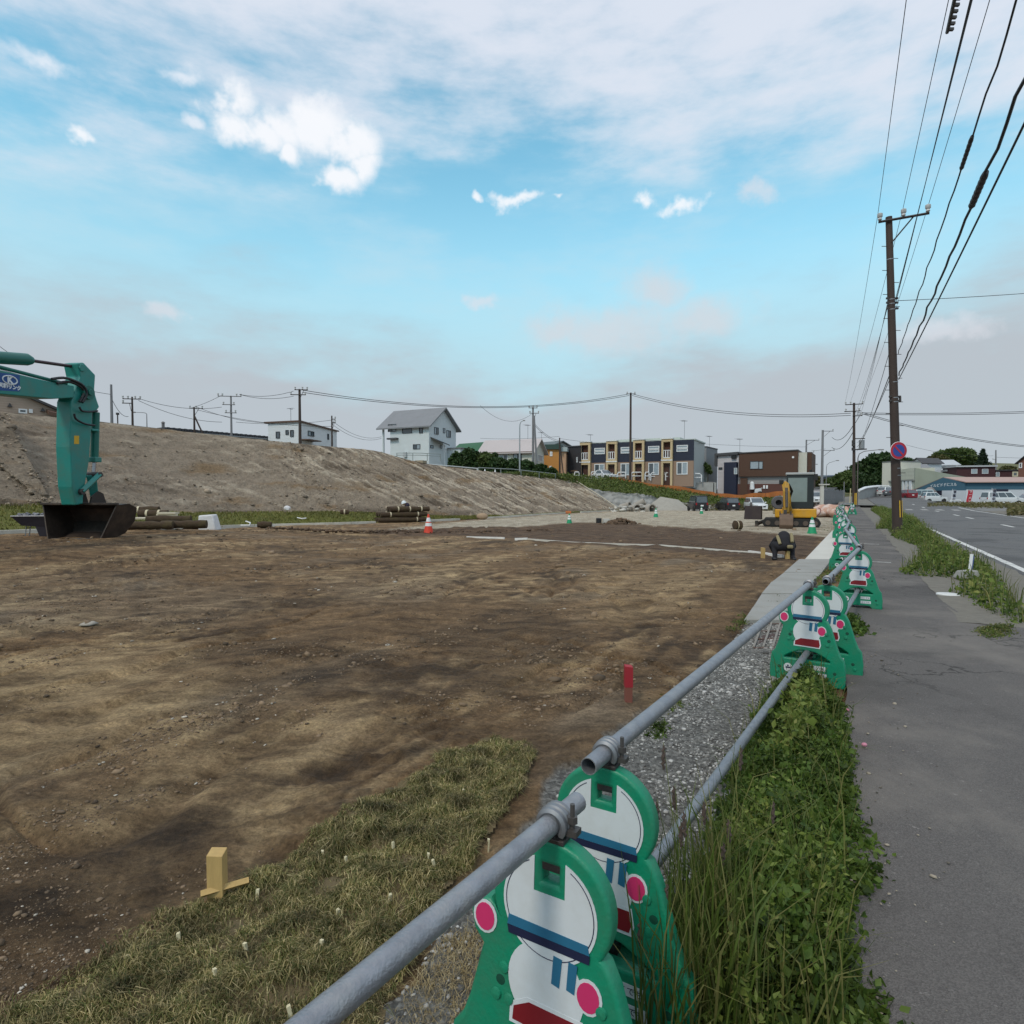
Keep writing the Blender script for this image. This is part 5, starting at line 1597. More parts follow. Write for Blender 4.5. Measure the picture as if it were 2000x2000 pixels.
    for i, ch in enumerate('イルビドドにスル'):
        w = .345 + .068 * i
        p = L0.lerp(L1, w); zz_ = CAMZ + (962 - (949.5 - .55 * min(i, 5))) / F * (106 - 9 * w) - c.O.z
        t = text_obj('sign_letter', ch, .62, white, c.root, p - nrm * 1.06 + Vector((0, 0, zz_)), (R(90), 0, ang), .01)
    # small canopy over the shop door
    p = L0.lerp(L1, .37); zz_ = CAMZ + (962 - 956) / F * 102 - c.O.z
    m = MB(); m.lathe([(1.35, 0), (.35, .75), (.001, .8)], 4, p - nrm * 3 + Vector((0, 0, zz_ - .4))); c.part('porch_roof', m, mat('grey_tile', (.25, .235, .23), .7))
    m = MB()
    for s in (-1, 1): m.cyl(p + nrm * 4 + d.normalized() * s * .7 + Vector((0, 0, -.1)), p + nrm * 4 + d.normalized() * s * .7 + Vector((0, 0, zz_ - .4)), .08, n=6)
    # distant tan building with a blue-grey roof beyond the yard
    A2, E2 = P(1575, 965, 150), P(1642, 965, 158)
    c = Bld('tan_building', 'distant ochre building with a dark blue roof behind the yard trees', A2, E2, 'building', depth=10); z = c.f(1600, 934)[1]
    c.box('wall', 0, c.W, 0, c.D, -3, z, siding('ochre_siding', (.42, .34, .16))); m = MB()
    m.hexa([Vector(q) for q in ((-.5, -.5, z - .3), (c.W + .3, -.5, z + .003), (c.W + .3, c.D, z + .003), (-.5, c.D, z - .3), (-.5, -.5, z - .1), (c.W + .3, -.5, z + 1.0), (c.W + .3, c.D, z + 1.0), (-.5, c.D, z - .1))]); c.part('roof', m, mat('blue_grey_roof', (.06, .075, .10), .6))


for fn in (white_gable_house, small_white_house, long_shed, tan_house, row_behind, terraced_flats, brown_house, right_side): fn()

# ------------------------------------------------------------------ pipe fence: green barriers and scaffold pipes
green_p = mat('green_plastic', (.004, .215, .115), .42, var=.16, scale=5, spec=.45, bump=.12, bscale=90, dirt=(.05, .17, .10), dirt_amt=.6, dscale=9)
sticker = mat('white_sticker', (.60, .63, .65), .5, var=.05, dirt=(.46, .46, .43), dirt_amt=.45, dscale=9)
navy_ink = mat('navy_ink', (.012, .016, .05), .5)
teal_ink = mat('teal_ink', (.02, .13, .23), .5)
red_ink = mat('dark_red_ink', (.19, .008, .014), .5)
pink_ink = mat('pink_ink', (.56, .03, .13), .5)


def arc(cx, cz, r, a0, a1, n, rz=None):
    rz = rz or r
    return [(cx + r * math.cos(R(a0 + (a1 - a0) * i / n)), cz + rz * math.sin(R(a0 + (a1 - a0) * i / n))) for i in range(n + 1)]


def panel_loops(full=True):
    head = arc(0, .58, .142, -36, 216, 30)
    out = [(-.26, .0), (-.165, 0), (-.13, .035), (.13, .035), (.165, 0), (.26, 0), (.263, .10), (.252, .20), (.228, .228), (.205, .29), (.158, .44), (.135, .485)] + head + \
          [(-.165, .535), (-.192, .53), (-.205, .50), (-.196, .465), (-.168, .435), (-.205, .29), (-.228, .228), (-.252, .20), (-.263, .10)]
    slot = [(-.028, .622), (.028, .622), (.032, .629), (.032, .678), (.026, .686), (-.026, .686), (-.032, .678), (-.032, .629)]
    win = [(-.165, .165), (.165, .165), (.178, .178), (.170, .195), (.125, .225), (.065, .252), (0, .262), (-.065, .252), (-.125, .225), (-.170, .195), (-.178, .178)]
    return [out, slot, win]


def flat(name, loop, depth, y, material, parent):
    o = outline_mesh(name, [loop], depth, 0, material, parent)
    o.location = (0, y, 0)
    return o


def clamp(parent, z, y, ring_r=.031):
    """saddle clamp round a pipe that runs along local y"""
    b = MB(); b.box((0, y, z - .072), (.052, .040, .08)); b.box((0, y, z - .036), (.066, .048, .012))
    c = b.build('clamp', dark_steel, parent, bevel=.003)
    r_ = MB(); n = 14
    pts = [(ring_r * math.cos(R(a)), y, z + ring_r * math.sin(R(a))) for a in range(-40, 221, 20)]
    for dy in (-.018, .0, .018): r_.tube([(p[0], p[1] + dy, p[2]) for p in pts], .009 if dy else .0105, 6)
    r_.build('clamp_band', mat('clamp_steel', (.25, .255, .27), .5, .7, var=.2, scale=30), c, smooth=50)
    b2 = MB(); b2.cyl((.045, y, z - .02), (.045, y, z + .052), .006, n=6); b2.cyl((.045, y, z + .008), (.045, y, z + .024), .013, n=6); b2.box((.044, y, z - .012), (.034, .03, .014))
    b2.build('clamp_bolt', mat('grey_bolt', (.11, .10, .095), .5, .6, var=.4, scale=40), c)
    return c


def make_barrier():
    t = thing('pipe_barrier', 'first', 'barrier', group='green barriers of the pipe fence')
    tilt = R(3)
    for side, sgn in (('front', 1),):
        p = outline_mesh('front_panel' if sgn > 0 else 'rear_panel', panel_loops(), .014, .011, green_p, t)
        p.rotation_euler = (-tilt * sgn, 0, 0 if sgn > 0 else math.pi)
        p.location = (0, -.045 * sgn, .0)
        # moulded studs
        s = MB()
        for (x, z) in ((-.115, .40), (.135, .395), (-.10, .33), (.145, .31), (-.215, .06), (.215, .06), (-.135, .33)):
            s.lathe([(.014, 0), (.012, .006), (.001, .008)], 10, (x, -.026, z), Matrix.Rotation(R(90), 3, 'X'))
        s.build('studs', green_p, p, smooth=60)['kind'] = 'stuff'
        d = MB()
        for (x, z) in ((-.125, .365), (.155, .345), (-.20, .10), (.20, .10)):
            d.lathe([(.013, 0), (.001, .0012)], 10, (x, -.0252, z), Matrix.Rotation(R(90), 3, 'X'))
        d.build('dimple_shade_discs', mat('dimple_shade', (.004, .06, .035), .6), p)['kind'] = 'stuff'  # darker green discs colour in the shade of small moulded dimples
        if sgn < 0: continue
        # plain printed plate: white disc over a white oval, with bands of colour
        disc = [(.040, .608)] + [(-.040, .608), (-.040, .689)] + arc(0, .575, .121, 110.5, 429.5, 40)[0:] + [(.040, .689)]
        pl = flat('print_disc', disc, .001, -.0265, sticker, p)
        ov = arc(-.005, .395, .098, 0, 360, 32, .10)[:-1]
        flat('print_oval', ov, .001, -.0262, sticker, p)
        ring = MB(); ring.tube([(x, -.0276, z) for x, z in arc(0, .575, .113, 118, 422, 44)], .0013, 4); ring.build('print_line', navy_ink, p)
        flat('print_band', [(-.108, .508), (.104, .508), (.100, .528), (-.105, .532)], .0008, -.0284, teal_ink, p)
        flat('print_stripe', [(-.104, .488), (.104, .488), (.105, .507), (-.108, .507)], .0008, -.0284, navy_ink, p)
        for q in (.012, .05): flat('print_ribbon', [(q, .412), (q + .02, .408), (q + .026, .474), (q + .004, .476)], .0008, -.0284, teal_ink, p)
        flat('print_foot_band', [(-.088, .290), (.086, .286), (.092, .305), (.085, .345), (-.045, .345), (-.085, .322)], .0008, -.0284, red_ink, p)
        flat('print_foot_border', [(-.097, .281), (.093, .277), (.101, .305), (.092, .354), (-.05, .354), (-.095, .328)], .0008, -.0272, sticker, p)
        for x, z in ((-.172, .502), (.103, .415)):
            flat('print_dot_border', arc(x, z, .034, 0, 360, 16, .040)[:-1], .0008, -.0268, sticker, p)
            flat('print_dot', arc(x, z, .027, 0, 360, 16, .033)[:-1], .0008, -.0284, pink_ink, p)
        flat('round_label', arc(-.135, .10, .034, 0, 360, 18)[:-1], .0006, -.0264, sticker, p)
        bar = MB(); bar.box((-.135, -.0278, .10), (.034, .0012, .012)); bar.box((-.135, -.0278, .115), (.014, .0012, .010)); bar.build('round_label_mark', navy_ink, p)
        for z, w in ((.125, .105), (.070, .115)):
            flat('label_plate', [(.03, z - .017), (.03 + w, z - .017), (.03 + w, z + .017), (.03, z + .017)], .0006, -.0264, sticker, p)
            text_obj('label_text', 'どこでも', .024, navy_ink, p, (.03 + w / 2, -.0275, z - .002), (R(90), 0, 0), .0003)
    # spreader tray between the feet
    s = MB(); s.box((0, .02, .135), (.40, .10, .03)); s.box((0, .02, .05), (.36, .10, .022)); s.build('spreader', green_p, t, bevel=.006)
    lo = outline_mesh('rear_foot', [[(-.25, 0), (-.15, 0), (-.12, .04), (.12, .04), (.15, 0), (.25, 0), (.245, .14), (.20, .20), (.06, .205), (.05, .17), (-.05, .17), (-.06, .205), (-.20, .20), (-.245, .14)]], .014, .010, green_p, t)
    lo.location = (0, .10, 0); lo.rotation_euler = (R(8), 0, 0)
    clamp(t, .770, -.01)
    clamp(t, .235, .03)
    return t


fence_dir = lambda a, c: math.atan2(-(c[0] - a[0]), (c[1] - a[1]))
bpos = [(.106, 1.43), (.285, 1.79), (2.36, 4.86), (2.64, 5.12), (4.50, 7.95), (6.36, 11.7), (8.02, 14.6), (9.42, 17.3), (10.75, 20.0), (12.2, 22.6), (13.55, 25.2), (14.9, 27.9), (16.4, 30.8), (18.1, 34.0), (20.2, 37.6), (23.0, 41.5)]
bnames = ['nearest green barrier with a plain white print plate, cut by the bottom of the view', 'green barrier just behind the nearest one, under the open end of the second pipe',
          'green barrier beside the rusty drain grating where the second pipe ends', 'green barrier tucked behind the one beside the drain grating', 'single green barrier on the pavement where two pipes meet past the grating',
          'green barrier beside the near corner of the pale concrete apron', 'green barrier halfway along the pale concrete apron', 'green barrier at the far end of the pale concrete apron', 'green barrier just past the apron beside the green cone',
          'fifth green barrier counted back from the far end of the fence', 'green barrier level with the tracks of the yellow digger', 'green barrier just past the tracks of the yellow digger', 'third green barrier counted from the far end of the fence',
          'green barrier in front of the wrapped pink sacks', 'last but one green barrier at the far end of the fence', 'farthest green barrier where the fence meets the second pole']
bnames[9] = 'green barrier two places beyond the apron with the green cone to its left'
bnames[12] = 'green barrier at the near end of the pink sack heap'
proto = make_barrier()
KC = kids_of(proto)
barrier_rz = []
for i, (x, y) in enumerate(bpos):
    a = bpos[max(i - 1, 0)]; c = bpos[min(i + 1, len(bpos) - 1)]
    rz = fence_dir(a, c) if i > 1 else fence_dir(bpos[0], bpos[2]) + R(3)
    rz += random.uniform(-.05, .05) if i > 2 else 0
    barrier_rz.append(rz)
    o = proto if i == 0 else copy_tree(proto, (0, 0, 0))
    o.location = (x, y, (-.042, -.03, 0, 0)[i] if i < 4 else .02); o.rotation_euler = (0, 0, rz); o['label'] = bnames[i]


def pipe(name, a, c, r, label, group=None):
    a, c = Vector(a), Vector(c); b = MB(); n = 20
    b.tube([a, c], r, n, caps=False)
    k = len(b.f)
    i_ = MB(); i_.tube([a, c], r * .88, n, caps=False)
    b.add(i_.v, [tuple(reversed(f)) for f in i_.f])
    for e in (0, 1):
        o1 = e * n; o2 = 2 * n + e * n
        for j in range(n):
            f = (o1 + j, o1 + (j + 1) % n, o2 + (j + 1) % n, o2 + j); b.f.append(f); b.m.append(0)
    mid = (a + c) / 2; b.v = [tuple(Vector(p) - mid) for p in b.v]
    o = b.build(name, steel, smooth=60); o.location = mid
    return tag(o, label, 'pipe', group or 'scaffold pipes of the fence')


def span(i, j, z, over0, over1, label, lab2=None):
    a, c = Vector((*bpos[i], z)), Vector((*bpos[j], z)); d = (c - a).normalized()
    if i > 3: a.z += .02; c.z += .02
    if i == 1: a.z -= .03
    pipe('fence_pipe', a - d * over0, c + d * over1, .0243, label)


d01 = (Vector((*bpos[2], 0)) - Vector((*bpos[0], 0))).normalized()
a0 = Vector((*bpos[0], .728)); dp = Vector((.40, .565, 0)).normalized()
pipe('fence_pipe', a0 - dp * 3.4, a0 + dp * .10, .0243, 'nearest upper grey scaffold pipe running out of the bottom of the view')
pipe('fence_pipe', a0 - dp * 3.4 + Vector((0, 0, -.535)), a0 + dp * .06 + Vector((0, 0, -.535)), .0243, 'lower grey scaffold pipe behind the nearest barrier, leaving at the bottom')
span(1, 2, .77, .13, .10, 'upper grey scaffold pipe with an open end over the second barrier')
span(1, 2, .235, .10, .12, 'lower grey scaffold pipe crossing the gravel between weeds and stones')
span(3, 4, .77, .14, .08, 'short upper scaffold pipe from the grating barriers to the single barrier')
span(3, 4, .235, .12, .10, 'lower scaffold pipe ending under the single barrier on the pavement')
plab = ['upper scaffold pipe from the single barrier to the near corner of the apron', 'upper scaffold pipe along the near half of the apron', 'upper scaffold pipe along the far half of the apron', 'upper scaffold pipe just past the apron',
        'upper scaffold pipe beside the green cone', 'upper scaffold pipe level with the yellow digger', 'upper scaffold pipe just beyond the yellow digger', 'upper scaffold pipe before the pink sacks', 'upper scaffold pipe beside the pink sacks', 'upper scaffold pipe last but one at the far end', 'farthest upper scaffold pipe by the second pole']
for k, i in enumerate(range(4, 15)):
    span(i, i + 1, .77, .05, .05, plab[k]); 
    if k < 6: span(i, i + 1, .235, .05, .05, plab[k].replace('upper', 'lower'))

# ------------------------------------------------------------------ traffic cones
orange_c = mat('orange_cone_plastic', (.62, .055, .025), .5, var=.08); cone_w = mat('cone_white_band', (.72, .72, .72), .4); green_c = mat('green_cone_plastic', (.012, .28, .125), .5, var=.08)


def cone(u, v, h, body, label, group):
    g = G(u, v); t = thing('traffic_cone', label, 'cone', g, random.uniform(0, 1), group)
    rad = lambda z: .155 * h / .7 * (1 - z / h) + .03
    def seg(z0, z1, m, name, e=0):
        b = MB(); b.lathe([(rad(z0) + e, z0), (rad(z1) + e, z1)] + ([(.0001, z1)] if z1 >= h else []), 20); b.build(name, m, t, smooth=50)
    seg(.03, h, body, 'body'); seg(h * .40, h * .56, cone_w, 'lower_band', .004); seg(h * .62, h * .82, cone_w, 'upper_band', .004)
    b = MB(); b.lathe([(.20 * h / .7, 0), (.20 * h / .7, .03), (rad(.03) + .01, .035), (.0001, .035)], 20); b.build('base', body, t)


cone(837, 1043, .78, orange_c, 'orange and white traffic cone at the corner of the dark plot', None)
cone(1586, 1042, .66, green_c, 'green and white cone beside the yellow digger at the near fence', 'green traffic cones')
cone(1281, 1010, .68, green_c, 'green and white cone by the heap of broken concrete pipes', 'green traffic cones')
cone(1370, 1003.5, .66, green_c, 'green and white cone just behind the black and white minivan', 'green traffic cones')
cone(1112, 1022, .55, green_c, 'small green and white cone at the back edge of the dark plot', 'green traffic cones')

# ------------------------------------------------------------------ stakes, rolls of turf, small site things
def stake(u, v, h, w, label, top=None, low=None, lean=(0, 0)):
    g = G(u, v); g.z = float(gz(g.x, g.y)); t = thing('stake', label, 'stake', g, random.uniform(-.3, .3)); t.rotation_euler = (lean[0], lean[1], t.rotation_euler[2])
    b = MB(); hw = w / 2
    b.hexa([(-hw, -hw, -.1), (hw, -hw, -.1), (hw, hw, -.1), (-hw, hw, -.1), (-hw, -hw, h), (hw, -hw, h * .97), (hw, hw, h * .985), (-hw, hw, h * 1.01)]); b.build('post', low or wood, t, bevel=.002)
    if top:
        c = MB(); hw += .002; c.hexa([(-hw, -hw, h * .42), (hw, -hw, h * .42), (hw, hw, h * .42), (-hw, hw, h * .42), (-hw, -hw, h + .002), (hw, -hw, h * .97 + .002), (hw, hw, h * .985 + .002), (-hw, hw, h * 1.01 + .002)]); c.build('painted_top', top, t)


stake(425, 1749, .19, .056, 'square yellow timber stake beside the turf in the foreground')
stake(1227, 1381, .25, .050, 'stake with a red painted top beside the gravel', mat('red_paint', (.32, .018, .028), .6, var=.1, scale=14, dirt=(.25, .06, .05), dirt_amt=.4), mat('red_brown_wood', (.20, .07, .05), .75, var=.2, scale=9))
stake(1490, 1090, .27, .075, 'short pale timber stake left of the bending worker')
stake(1538, 1092, .30, .075, 'narrow timber stake standing in front of the bending worker')
g0, g1 = G(392, 1765), G(486, 1737)
g0.z = float(gz(g0.x, g0.y)); g1.z = float(gz(g1.x, g1.y))
b = MB(); b.tube([Vector((0, 0, .05)), g1 - g0 + Vector((0, 0, .06))], .014, 4); o = b.build('timber_offcut', wood); o.location = g0; tag(o, 'timber offcut lying at the foot of the yellow stake', 'timber')

rollm = mat('turf_roll_soil', (.058, .037, .022), .95, var=.4, scale=9, bump=1.0, bscale=14, dirt=(.10, .085, .03), dirt_amt=.5, dscale=3)
straw = mat('straw_band', (.55, .48, .34), .8)


def turf_roll(c, axis, length, r, label, bands=2, group=None):
    axis = Vector(axis).normalized(); t = thing('turf_roll', label, 'turf roll', c, 0, group); b = MB(); n = 7
    pts = [axis * (length * (i / n - .5)) + Vector((0, 0, r)) for i in range(n + 1)]
    b.tube(pts, [r * (1 + .16 * random.uniform(-1, 1)) * (.9 if i in (0, n) else 1) for i in range(n + 1)], 14); b.build('roll', rollm, t, smooth=50)
    for k in range(bands):
        q = axis * (length * ((k + .7) / (bands + .4) - .5)) + Vector((0, 0, r)); m = MB()
        m.tube([q - axis * .035, q + axis * .035], r * 1.06, 14); m.build('straw_tie', straw, t, smooth=50)
    return t


# stack in front of the bank: long bundles in three layers
gA = G(735, 1022); zb = gA.z
ax = Vector((.86, .50, 0)).normalized()
for row, (z, n, off) in enumerate(((0, 3, 0), (.30, 3, .18), (.60, 2, .85))):
    for j in range(n):
        back = Vector((-ax.y, ax.x, 0)) * (.0 + j * .42)
        c = gA + ax * (1.55 + off * .5) + back * .9 + Vector((0, 0, z + .02))
        turf_roll(c - ax * .0, ax, 2.9 - off * .6, .15, '%s turf bundle in the %s layer of the stack by the orange cone' % (('front', 'middle', 'back')[j], ('bottom', 'middle', 'top')[row]), 3, 'stacked turf bundles by the orange cone')
# bundles behind and right of the big bucket
for k, (u, v, Y, ln, dz, lab) in enumerate(((283, 1003, 22.4, 1.15, .0, 'upper dark turf roll with straw ties right behind the teal bucket'), (300, 1010, 21.9, 1.15, .0, 'lower dark turf roll with straw ties right of the teal bucket'),
                                   (290, 1034, 19.6, 1.7, 0, 'long muddy turf roll lying on the ground right of the bucket'), (360, 1032, 20.0, 1.6, 0, 'long muddy turf roll against the white sack'), (330, 1022, 20.4, 1.6, 0, 'muddy turf roll on top of the two beside the white sack'))):
    p = P(u, v, Y); turf_roll(p, (1, .10 if k < 2 else .2, 0), ln * .85, .13, lab, 2 if k < 2 else 0, 'turf rolls beside the bucket')
for (u, v, r, ln, lab) in ((517, 1031, .15, .62, 'single turf roll lying alone at the foot of the grass bank'), (1440, 1034, .19, .35, 'round brown turf roll end on at the back of the dark plot')):
    turf_roll(G(u, v), (1, .15, 0), ln, r, lab, 1)
p = P(673, 1005, 33.4); turf_roll(p, (1, .2, 0), .45, .14, 'small turf roll resting high on the grass bank below the bare slope', 1)
# brown sack at the end of the turf
b = MB(); b.ball((0, 0, .22), .34, 12, 7, (1.15, .7, .68)); o = b.build('brown_sack', mat('brown_sack', (.34, .24, .16), .9, var=.2, scale=6, bump=.5, bscale=12), smooth=60); o.location = G(942, 1015); tag(o, 'brown sack lying at the right end of the green bank', 'sack')
# white bulk bag
g = G(410, 1036); b = MB()
w = .32
b.hexa([(-w, -w * .7, 0), (w * 1.05, -w * .7, 0), (w * 1.05, w * .7, 0), (-w, w * .7, 0), (-w * 1.0, -w * .62, .54), (w * .62, -w * .62, .58), (w * .60, w * .6, .58), (-w * .95, w * .6, .54)])
o = b.build('white_sack', mat('white_sack', (.62, .61, .62), .85, var=.08, scale=8, bump=.8, bscale=9), smooth=70, bevel=.05); o.location = g; tag(o, 'white woven sack standing at the foot of the grass bank', 'sack')
# board under the bundles
p0, p1 = P(262, 1011, 21.2), P(347, 1008, 22.0)
b = MB(); b.box2((-.1, -.2, -.05), (1.5, .45, .0)); b.box2((.75, .0, .12), (1.35, .35, .18)); b.box2((.7, .05, 0), (1.4, .1, .12)); o = b.build('timber_rack', mat('pale_plank', (.52, .47, .36), .8, var=.15)); o.location = p0; o.rotation_euler = (0, 0, .1); tag(o, 'low pale plank rack behind the turf rolls and the bucket', 'rack')
# white concrete gutter on the bank at the far left
q0, q1 = P(-60, 1008, 24), P(82, 1002, 24.5)
b = MB(); b.tube([q0 + Vector((0, 0, .05)), q1 + Vector((0, 0, .05))], .09, 4); o = b.build('gutter_rail', curb_m); tag(o, 'white concrete rail on the grass bank left of the bucket', 'rail')
b = MB(); q = [Vector((0, 0, -.12)), Vector((0, 0, -.12))]; b.tube([q0 + Vector((0, -.15, -.2)), q1 + Vector((0, -.15, -.2))], .06, 4); o = b.build('gutter_rail', curb_m); tag(o, 'lower white concrete rail on the grass bank left of the bucket', 'rail')
# bent white hoses
for lab, pts in (('bent white hose lying on the green bank right of the sack', ((470, 1026, 28.8), (487, 1026, 28.8), (489, 1021, 29.2), (480, 1018, 29.4))), ('thin white cord lying on the middle of the green bank', ((581, 1011, 31.5), (590, 1013, 31.2), (598, 1012, 31.3)))):
    b = MB(); b.tube([P(*q) for q in pts], .03, 5); tag(b.build('white_hose', white), lab, 'hose')
# wheelbarrow-like hopper with stones, left of the bucket
t = thing('site_cart', 'dark metal cart heaped with grey stones left of the teal bucket', 'cart', G(84, 1048), R(10)); t.scale = (.68, .68, .68)
dkp = mat('dark_cart_metal', (.035, .03, .04), .6, .3)
b = MB(); b.hexa([(-.62, -.3, .48), (.26, -.3, .40), (.26, .3, .40), (-.62, .3, .48), (-.95, -.42, .86), (.42, -.42, .86), (.42, .42, .86), (-.95, .42, .86)]); b.build('tray', dkp, t)
b = MB(); b.hexa([(.02, -.28, .02), (.26, -.28, .0), (.26, .28, .0), (.02, .28, .02), (-.12, -.3, .44), (.30, -.3, .44), (.30, .3, .44), (-.12, .3, .44)]); b.build('leg_plate', dkp, t)
b = MB(); b.cyl((-.55, -.2, 0), (-.5, -.2, .5), .02, n=6); b.cyl((-.62, .2, 0), (-.55, .2, .5), .02, n=6); b.build('leg', steel, t)
b = MB(); b.lathe([(.14, -.05), (.16, 0), (.14, .05)], 14, (.38, 0, .17), Matrix.Rotation(R(90), 3, 'X')); b.build('wheel', rubber, t)
b = MB(); b.tube([(.3, -.3, .72), (.85, -.32, .80)], .02, 6); b.tube([(.3, .3, .72), (.85, .32, .80)], .02, 6); b.build('handle', steel, t)
b = MB(); b.tube([(-.95, -.42, .87), (.42, -.42, .87), (.42, .42, .87), (-.95, .42, .87), (-.95, -.42, .87)], .018, 5); b.build('rim', steel, t)
pp = np.stack([RNG.uniform(-.8, .3, 90), RNG.uniform(-.35, .35, 90), .86 + RNG.uniform(0, .10, 90)], 1)
o = stones('load', pp, RNG.uniform(.04, .09, 90), mat('grey_load_stone', (.20, .20, .22), .9, island=.5), parent=t); o['kind'] = 'stuff'
# white helmet-like bundle on the bank, small sump boxes and dirt heap behind the plot
p = P(561, 997, 32.3); b = MB(); b.ball((0, 0, .12), .17, 10, 6, (1.1, .8, .8)); b.box((.08, -.12, .08), (.12, .1, .1)); o = b.build('white_bundle', mat('white_sack', (.6, .6, .6))); o.location = p; tag(o, 'small crumpled white bundle on top of the grass bank', 'bundle')
g = G(1176, 1023.5); t = thing('drain_sump', 'pale concrete sump box at the back edge of the dark plot', 'sump', g)
b = MB(); b.box((.22, 0, .1), (.34, .4, .36)); b.build('box', pale, t)
b = MB(); b.cyl((-.18, 0, 0), (-.18, 0, .32), .15, n=14); b.build('black_pipe', black, t)
g = G(1212, 1024); k = 160; pp = np.stack([g.x + RNG.normal(0, .42, k), g.y + RNG.normal(0, .3, k), np.zeros(k)], 1); rr = np.hypot((pp[:, 0] - g.x) / .95, (pp[:, 1] - g.y) / .6)
pp[:, 2] = g.z + .32 * np.clip(1 - rr, 0, 1)
tag(stones('dirt_heap', pp, RNG.uniform(.06, .15, k), mat('spoil', (.10, .064, .04))), 'small heap of reddish brown dirt behind the dark plot', kind='stuff')
b = MB(); b.box((0, 0, .12), (.5, .35, .24)); o = b.build('orange_box', mat('orange_box', (.5, .16, .05), .7), bevel=.03); o.location = G(1110, 1003); tag(o, 'small orange box at the foot of the bare bank', 'box')
# broken concrete pipes
hp = mat('old_pipe_concrete', (.34, .31, .27), .9, var=.25, scale=3, bump=.5, bscale=15, dirt=(.17, .14, .11), dirt_amt=.6)
labs = ['leftmost broken concrete pipe length in the heap by the rock wall', 'low concrete pipe with its open end facing out of the heap', 'uppermost concrete pipe thrown on top of the heap', 'concrete pipe in the middle of the heap turned end on', 'rightmost concrete pipe with a wide dark mouth']
for i, (u, v, Y, r, ln, a, el, z) in enumerate(((1222, 990, 69, .45, 1.2, 40, 15, 0), (1240, 994, 67, .5, 1.1, 70, 5, 0), (1250, 984, 69, .4, 1.2, 20, 30, 0), (1252, 995, 67.5, .55, 1.0, 95, -8, 0), (1268, 996, 66.5, .62, 1.1, 60, 8, 0))):
    d = Vector((math.cos(R(a)) * math.cos(R(el)), -abs(math.sin(R(a))) * math.cos(R(el)), math.sin(R(el)))); c = P(u, v, Y)
    b = MB(); n = 16; b.tube([-d * ln / 2, d * ln / 2], r, n, caps=False); q = MB(); q.tube([-d * ln / 2, d * ln / 2], r * .78, n, caps=False); b.add(q.v, [tuple(reversed(f)) for f in q.f])
    for e in (0, 1):
        for j in range(n): b.f.append((e * n + j, e * n + (j + 1) % n, 2 * n + e * n + (j + 1) % n, 2 * n + e * n + j)); b.m.append(0)
    o = b.build('concrete_pipe', hp, smooth=50); o.location = c; tag(o, labs[i], 'concrete pipe', 'broken concrete pipes')
pp = np.array([tuple(P(RNG.uniform(1185, 1285), RNG.uniform(986, 1001), RNG.uniform(66, 69))) for _ in range(60)]); pp[:, 2] = np.minimum(pp[:, 2], 0) - .1
tag(stones('concrete_rubble', pp, RNG.uniform(.12, .4, 60), mat('pale_rubble', (.42, .40, .36), .9, island=.4)), 'broken concrete lumps around the pipe heap', kind='stuff')
# sheeted heap of pale and pink bulk sacks
sackm = mat('pink_sheet', (.46, .27, .20), .8, var=.25, scale=2, bump=1.0, bscale=4, dirt=(.66, .62, .57), dirt_amt=1.0, dscale=1.6)
for i, (u, v, Y, rx, rz_, lab) in enumerate(((1588, 1003, 46, .95, .62, 'leftmost wrapped sack of the pale pink heap beside the digger'), (1606, 1003, 47, 1.0, .85, 'tall middle sack of the wrapped pink heap'), (1626, 1003, 46, 1.05, .92, 'sack with a dark strap in the wrapped pink heap'), (1643, 1002, 45, .85, .75, 'rightmost sack of the wrapped pink heap by the fence'))):
    b = MB(); b.ball((0, 0, rz_ * .45), 1, 14, 9, (rx, .7, rz_ * .62)); 
    b.v = [(x + .09 * math.sin(7 * z + i), y, z + .06 * math.sin(5 * x + 2 * i)) for x, y, z in b.v]
    g = P(u, v, Y); t = thing('wrapped_sack', lab, 'sack', (g.x, g.y, zt(g.x, g.y)), 0, 'wrapped sacks by the fence'); b.build('sack', sackm, t, smooth=60)
    m = MB(); m.tube([(rx * .3 * math.cos(R(q)) + .1, -.74 * math.sin(R(q)), rz_ * .45 + rz_ * .64 * math.cos(R(q))) for q in range(0, 150, 15)], .03, 5); m.build('strap', mat('dark_red_strap', (.16, .06, .05), .7), t)
b = MB(); b.box((0, 0, .3), (.9, .5, .6)); o = b.build('tarp_bundle', mat('grey_tarp', (.14, .13, .14), .7, bump=.5), bevel=.1); o.location = G(1589, 1003.5); tag(o, 'dark grey tarpaulin bundle between the digger and the pink sacks', 'bundle')
# marker post on its concrete foot in the verge weeds
g = G(1888, 1132); g.z = .02; t = thing('marker_post', 'white and blue marker post on a concrete foot in the roadside weeds', 'post', g)
b = MB(); b.hexa([(-.17, -.13, 0), (.17, -.13, 0), (.17, .13, 0), (-.17, .13, 0), (-.12, -.09, .13), (.13, -.09, .15), (.13, .09, .15), (-.12, .09, .13)]); b.build('foot', mat('old_concrete', (.3, .3, .28)), t, bevel=.02)
b = MB(); b.tube([(.05, 0, .1), (.08, 0, .42)], .032, 4); b.build('post', white, t)
b = MB(); b.tube([(.085, .0, .16), (.112, 0, .39)], .016, 4); b.build('blue_face', mat('blue_face', (.05, .08, .22), .5), t)
# pink petals and a pebble on the pavement
for u, v in ((1654, 1394), (1688, 1463)):
    g = G(u, v); b = MB(); b.ball((0, 0, .012), .017, 8, 5, (1, .8, .7)); o = b.build('petal', mat('pink_petal', (.55, .22, .30), .6)); o.location = (g.x, g.y, .014); tag(o, 'pink clover head fallen on the pavement ' + ('beside the thick weeds' if u < 1670 else 'a step out from the weeds'), 'flower')

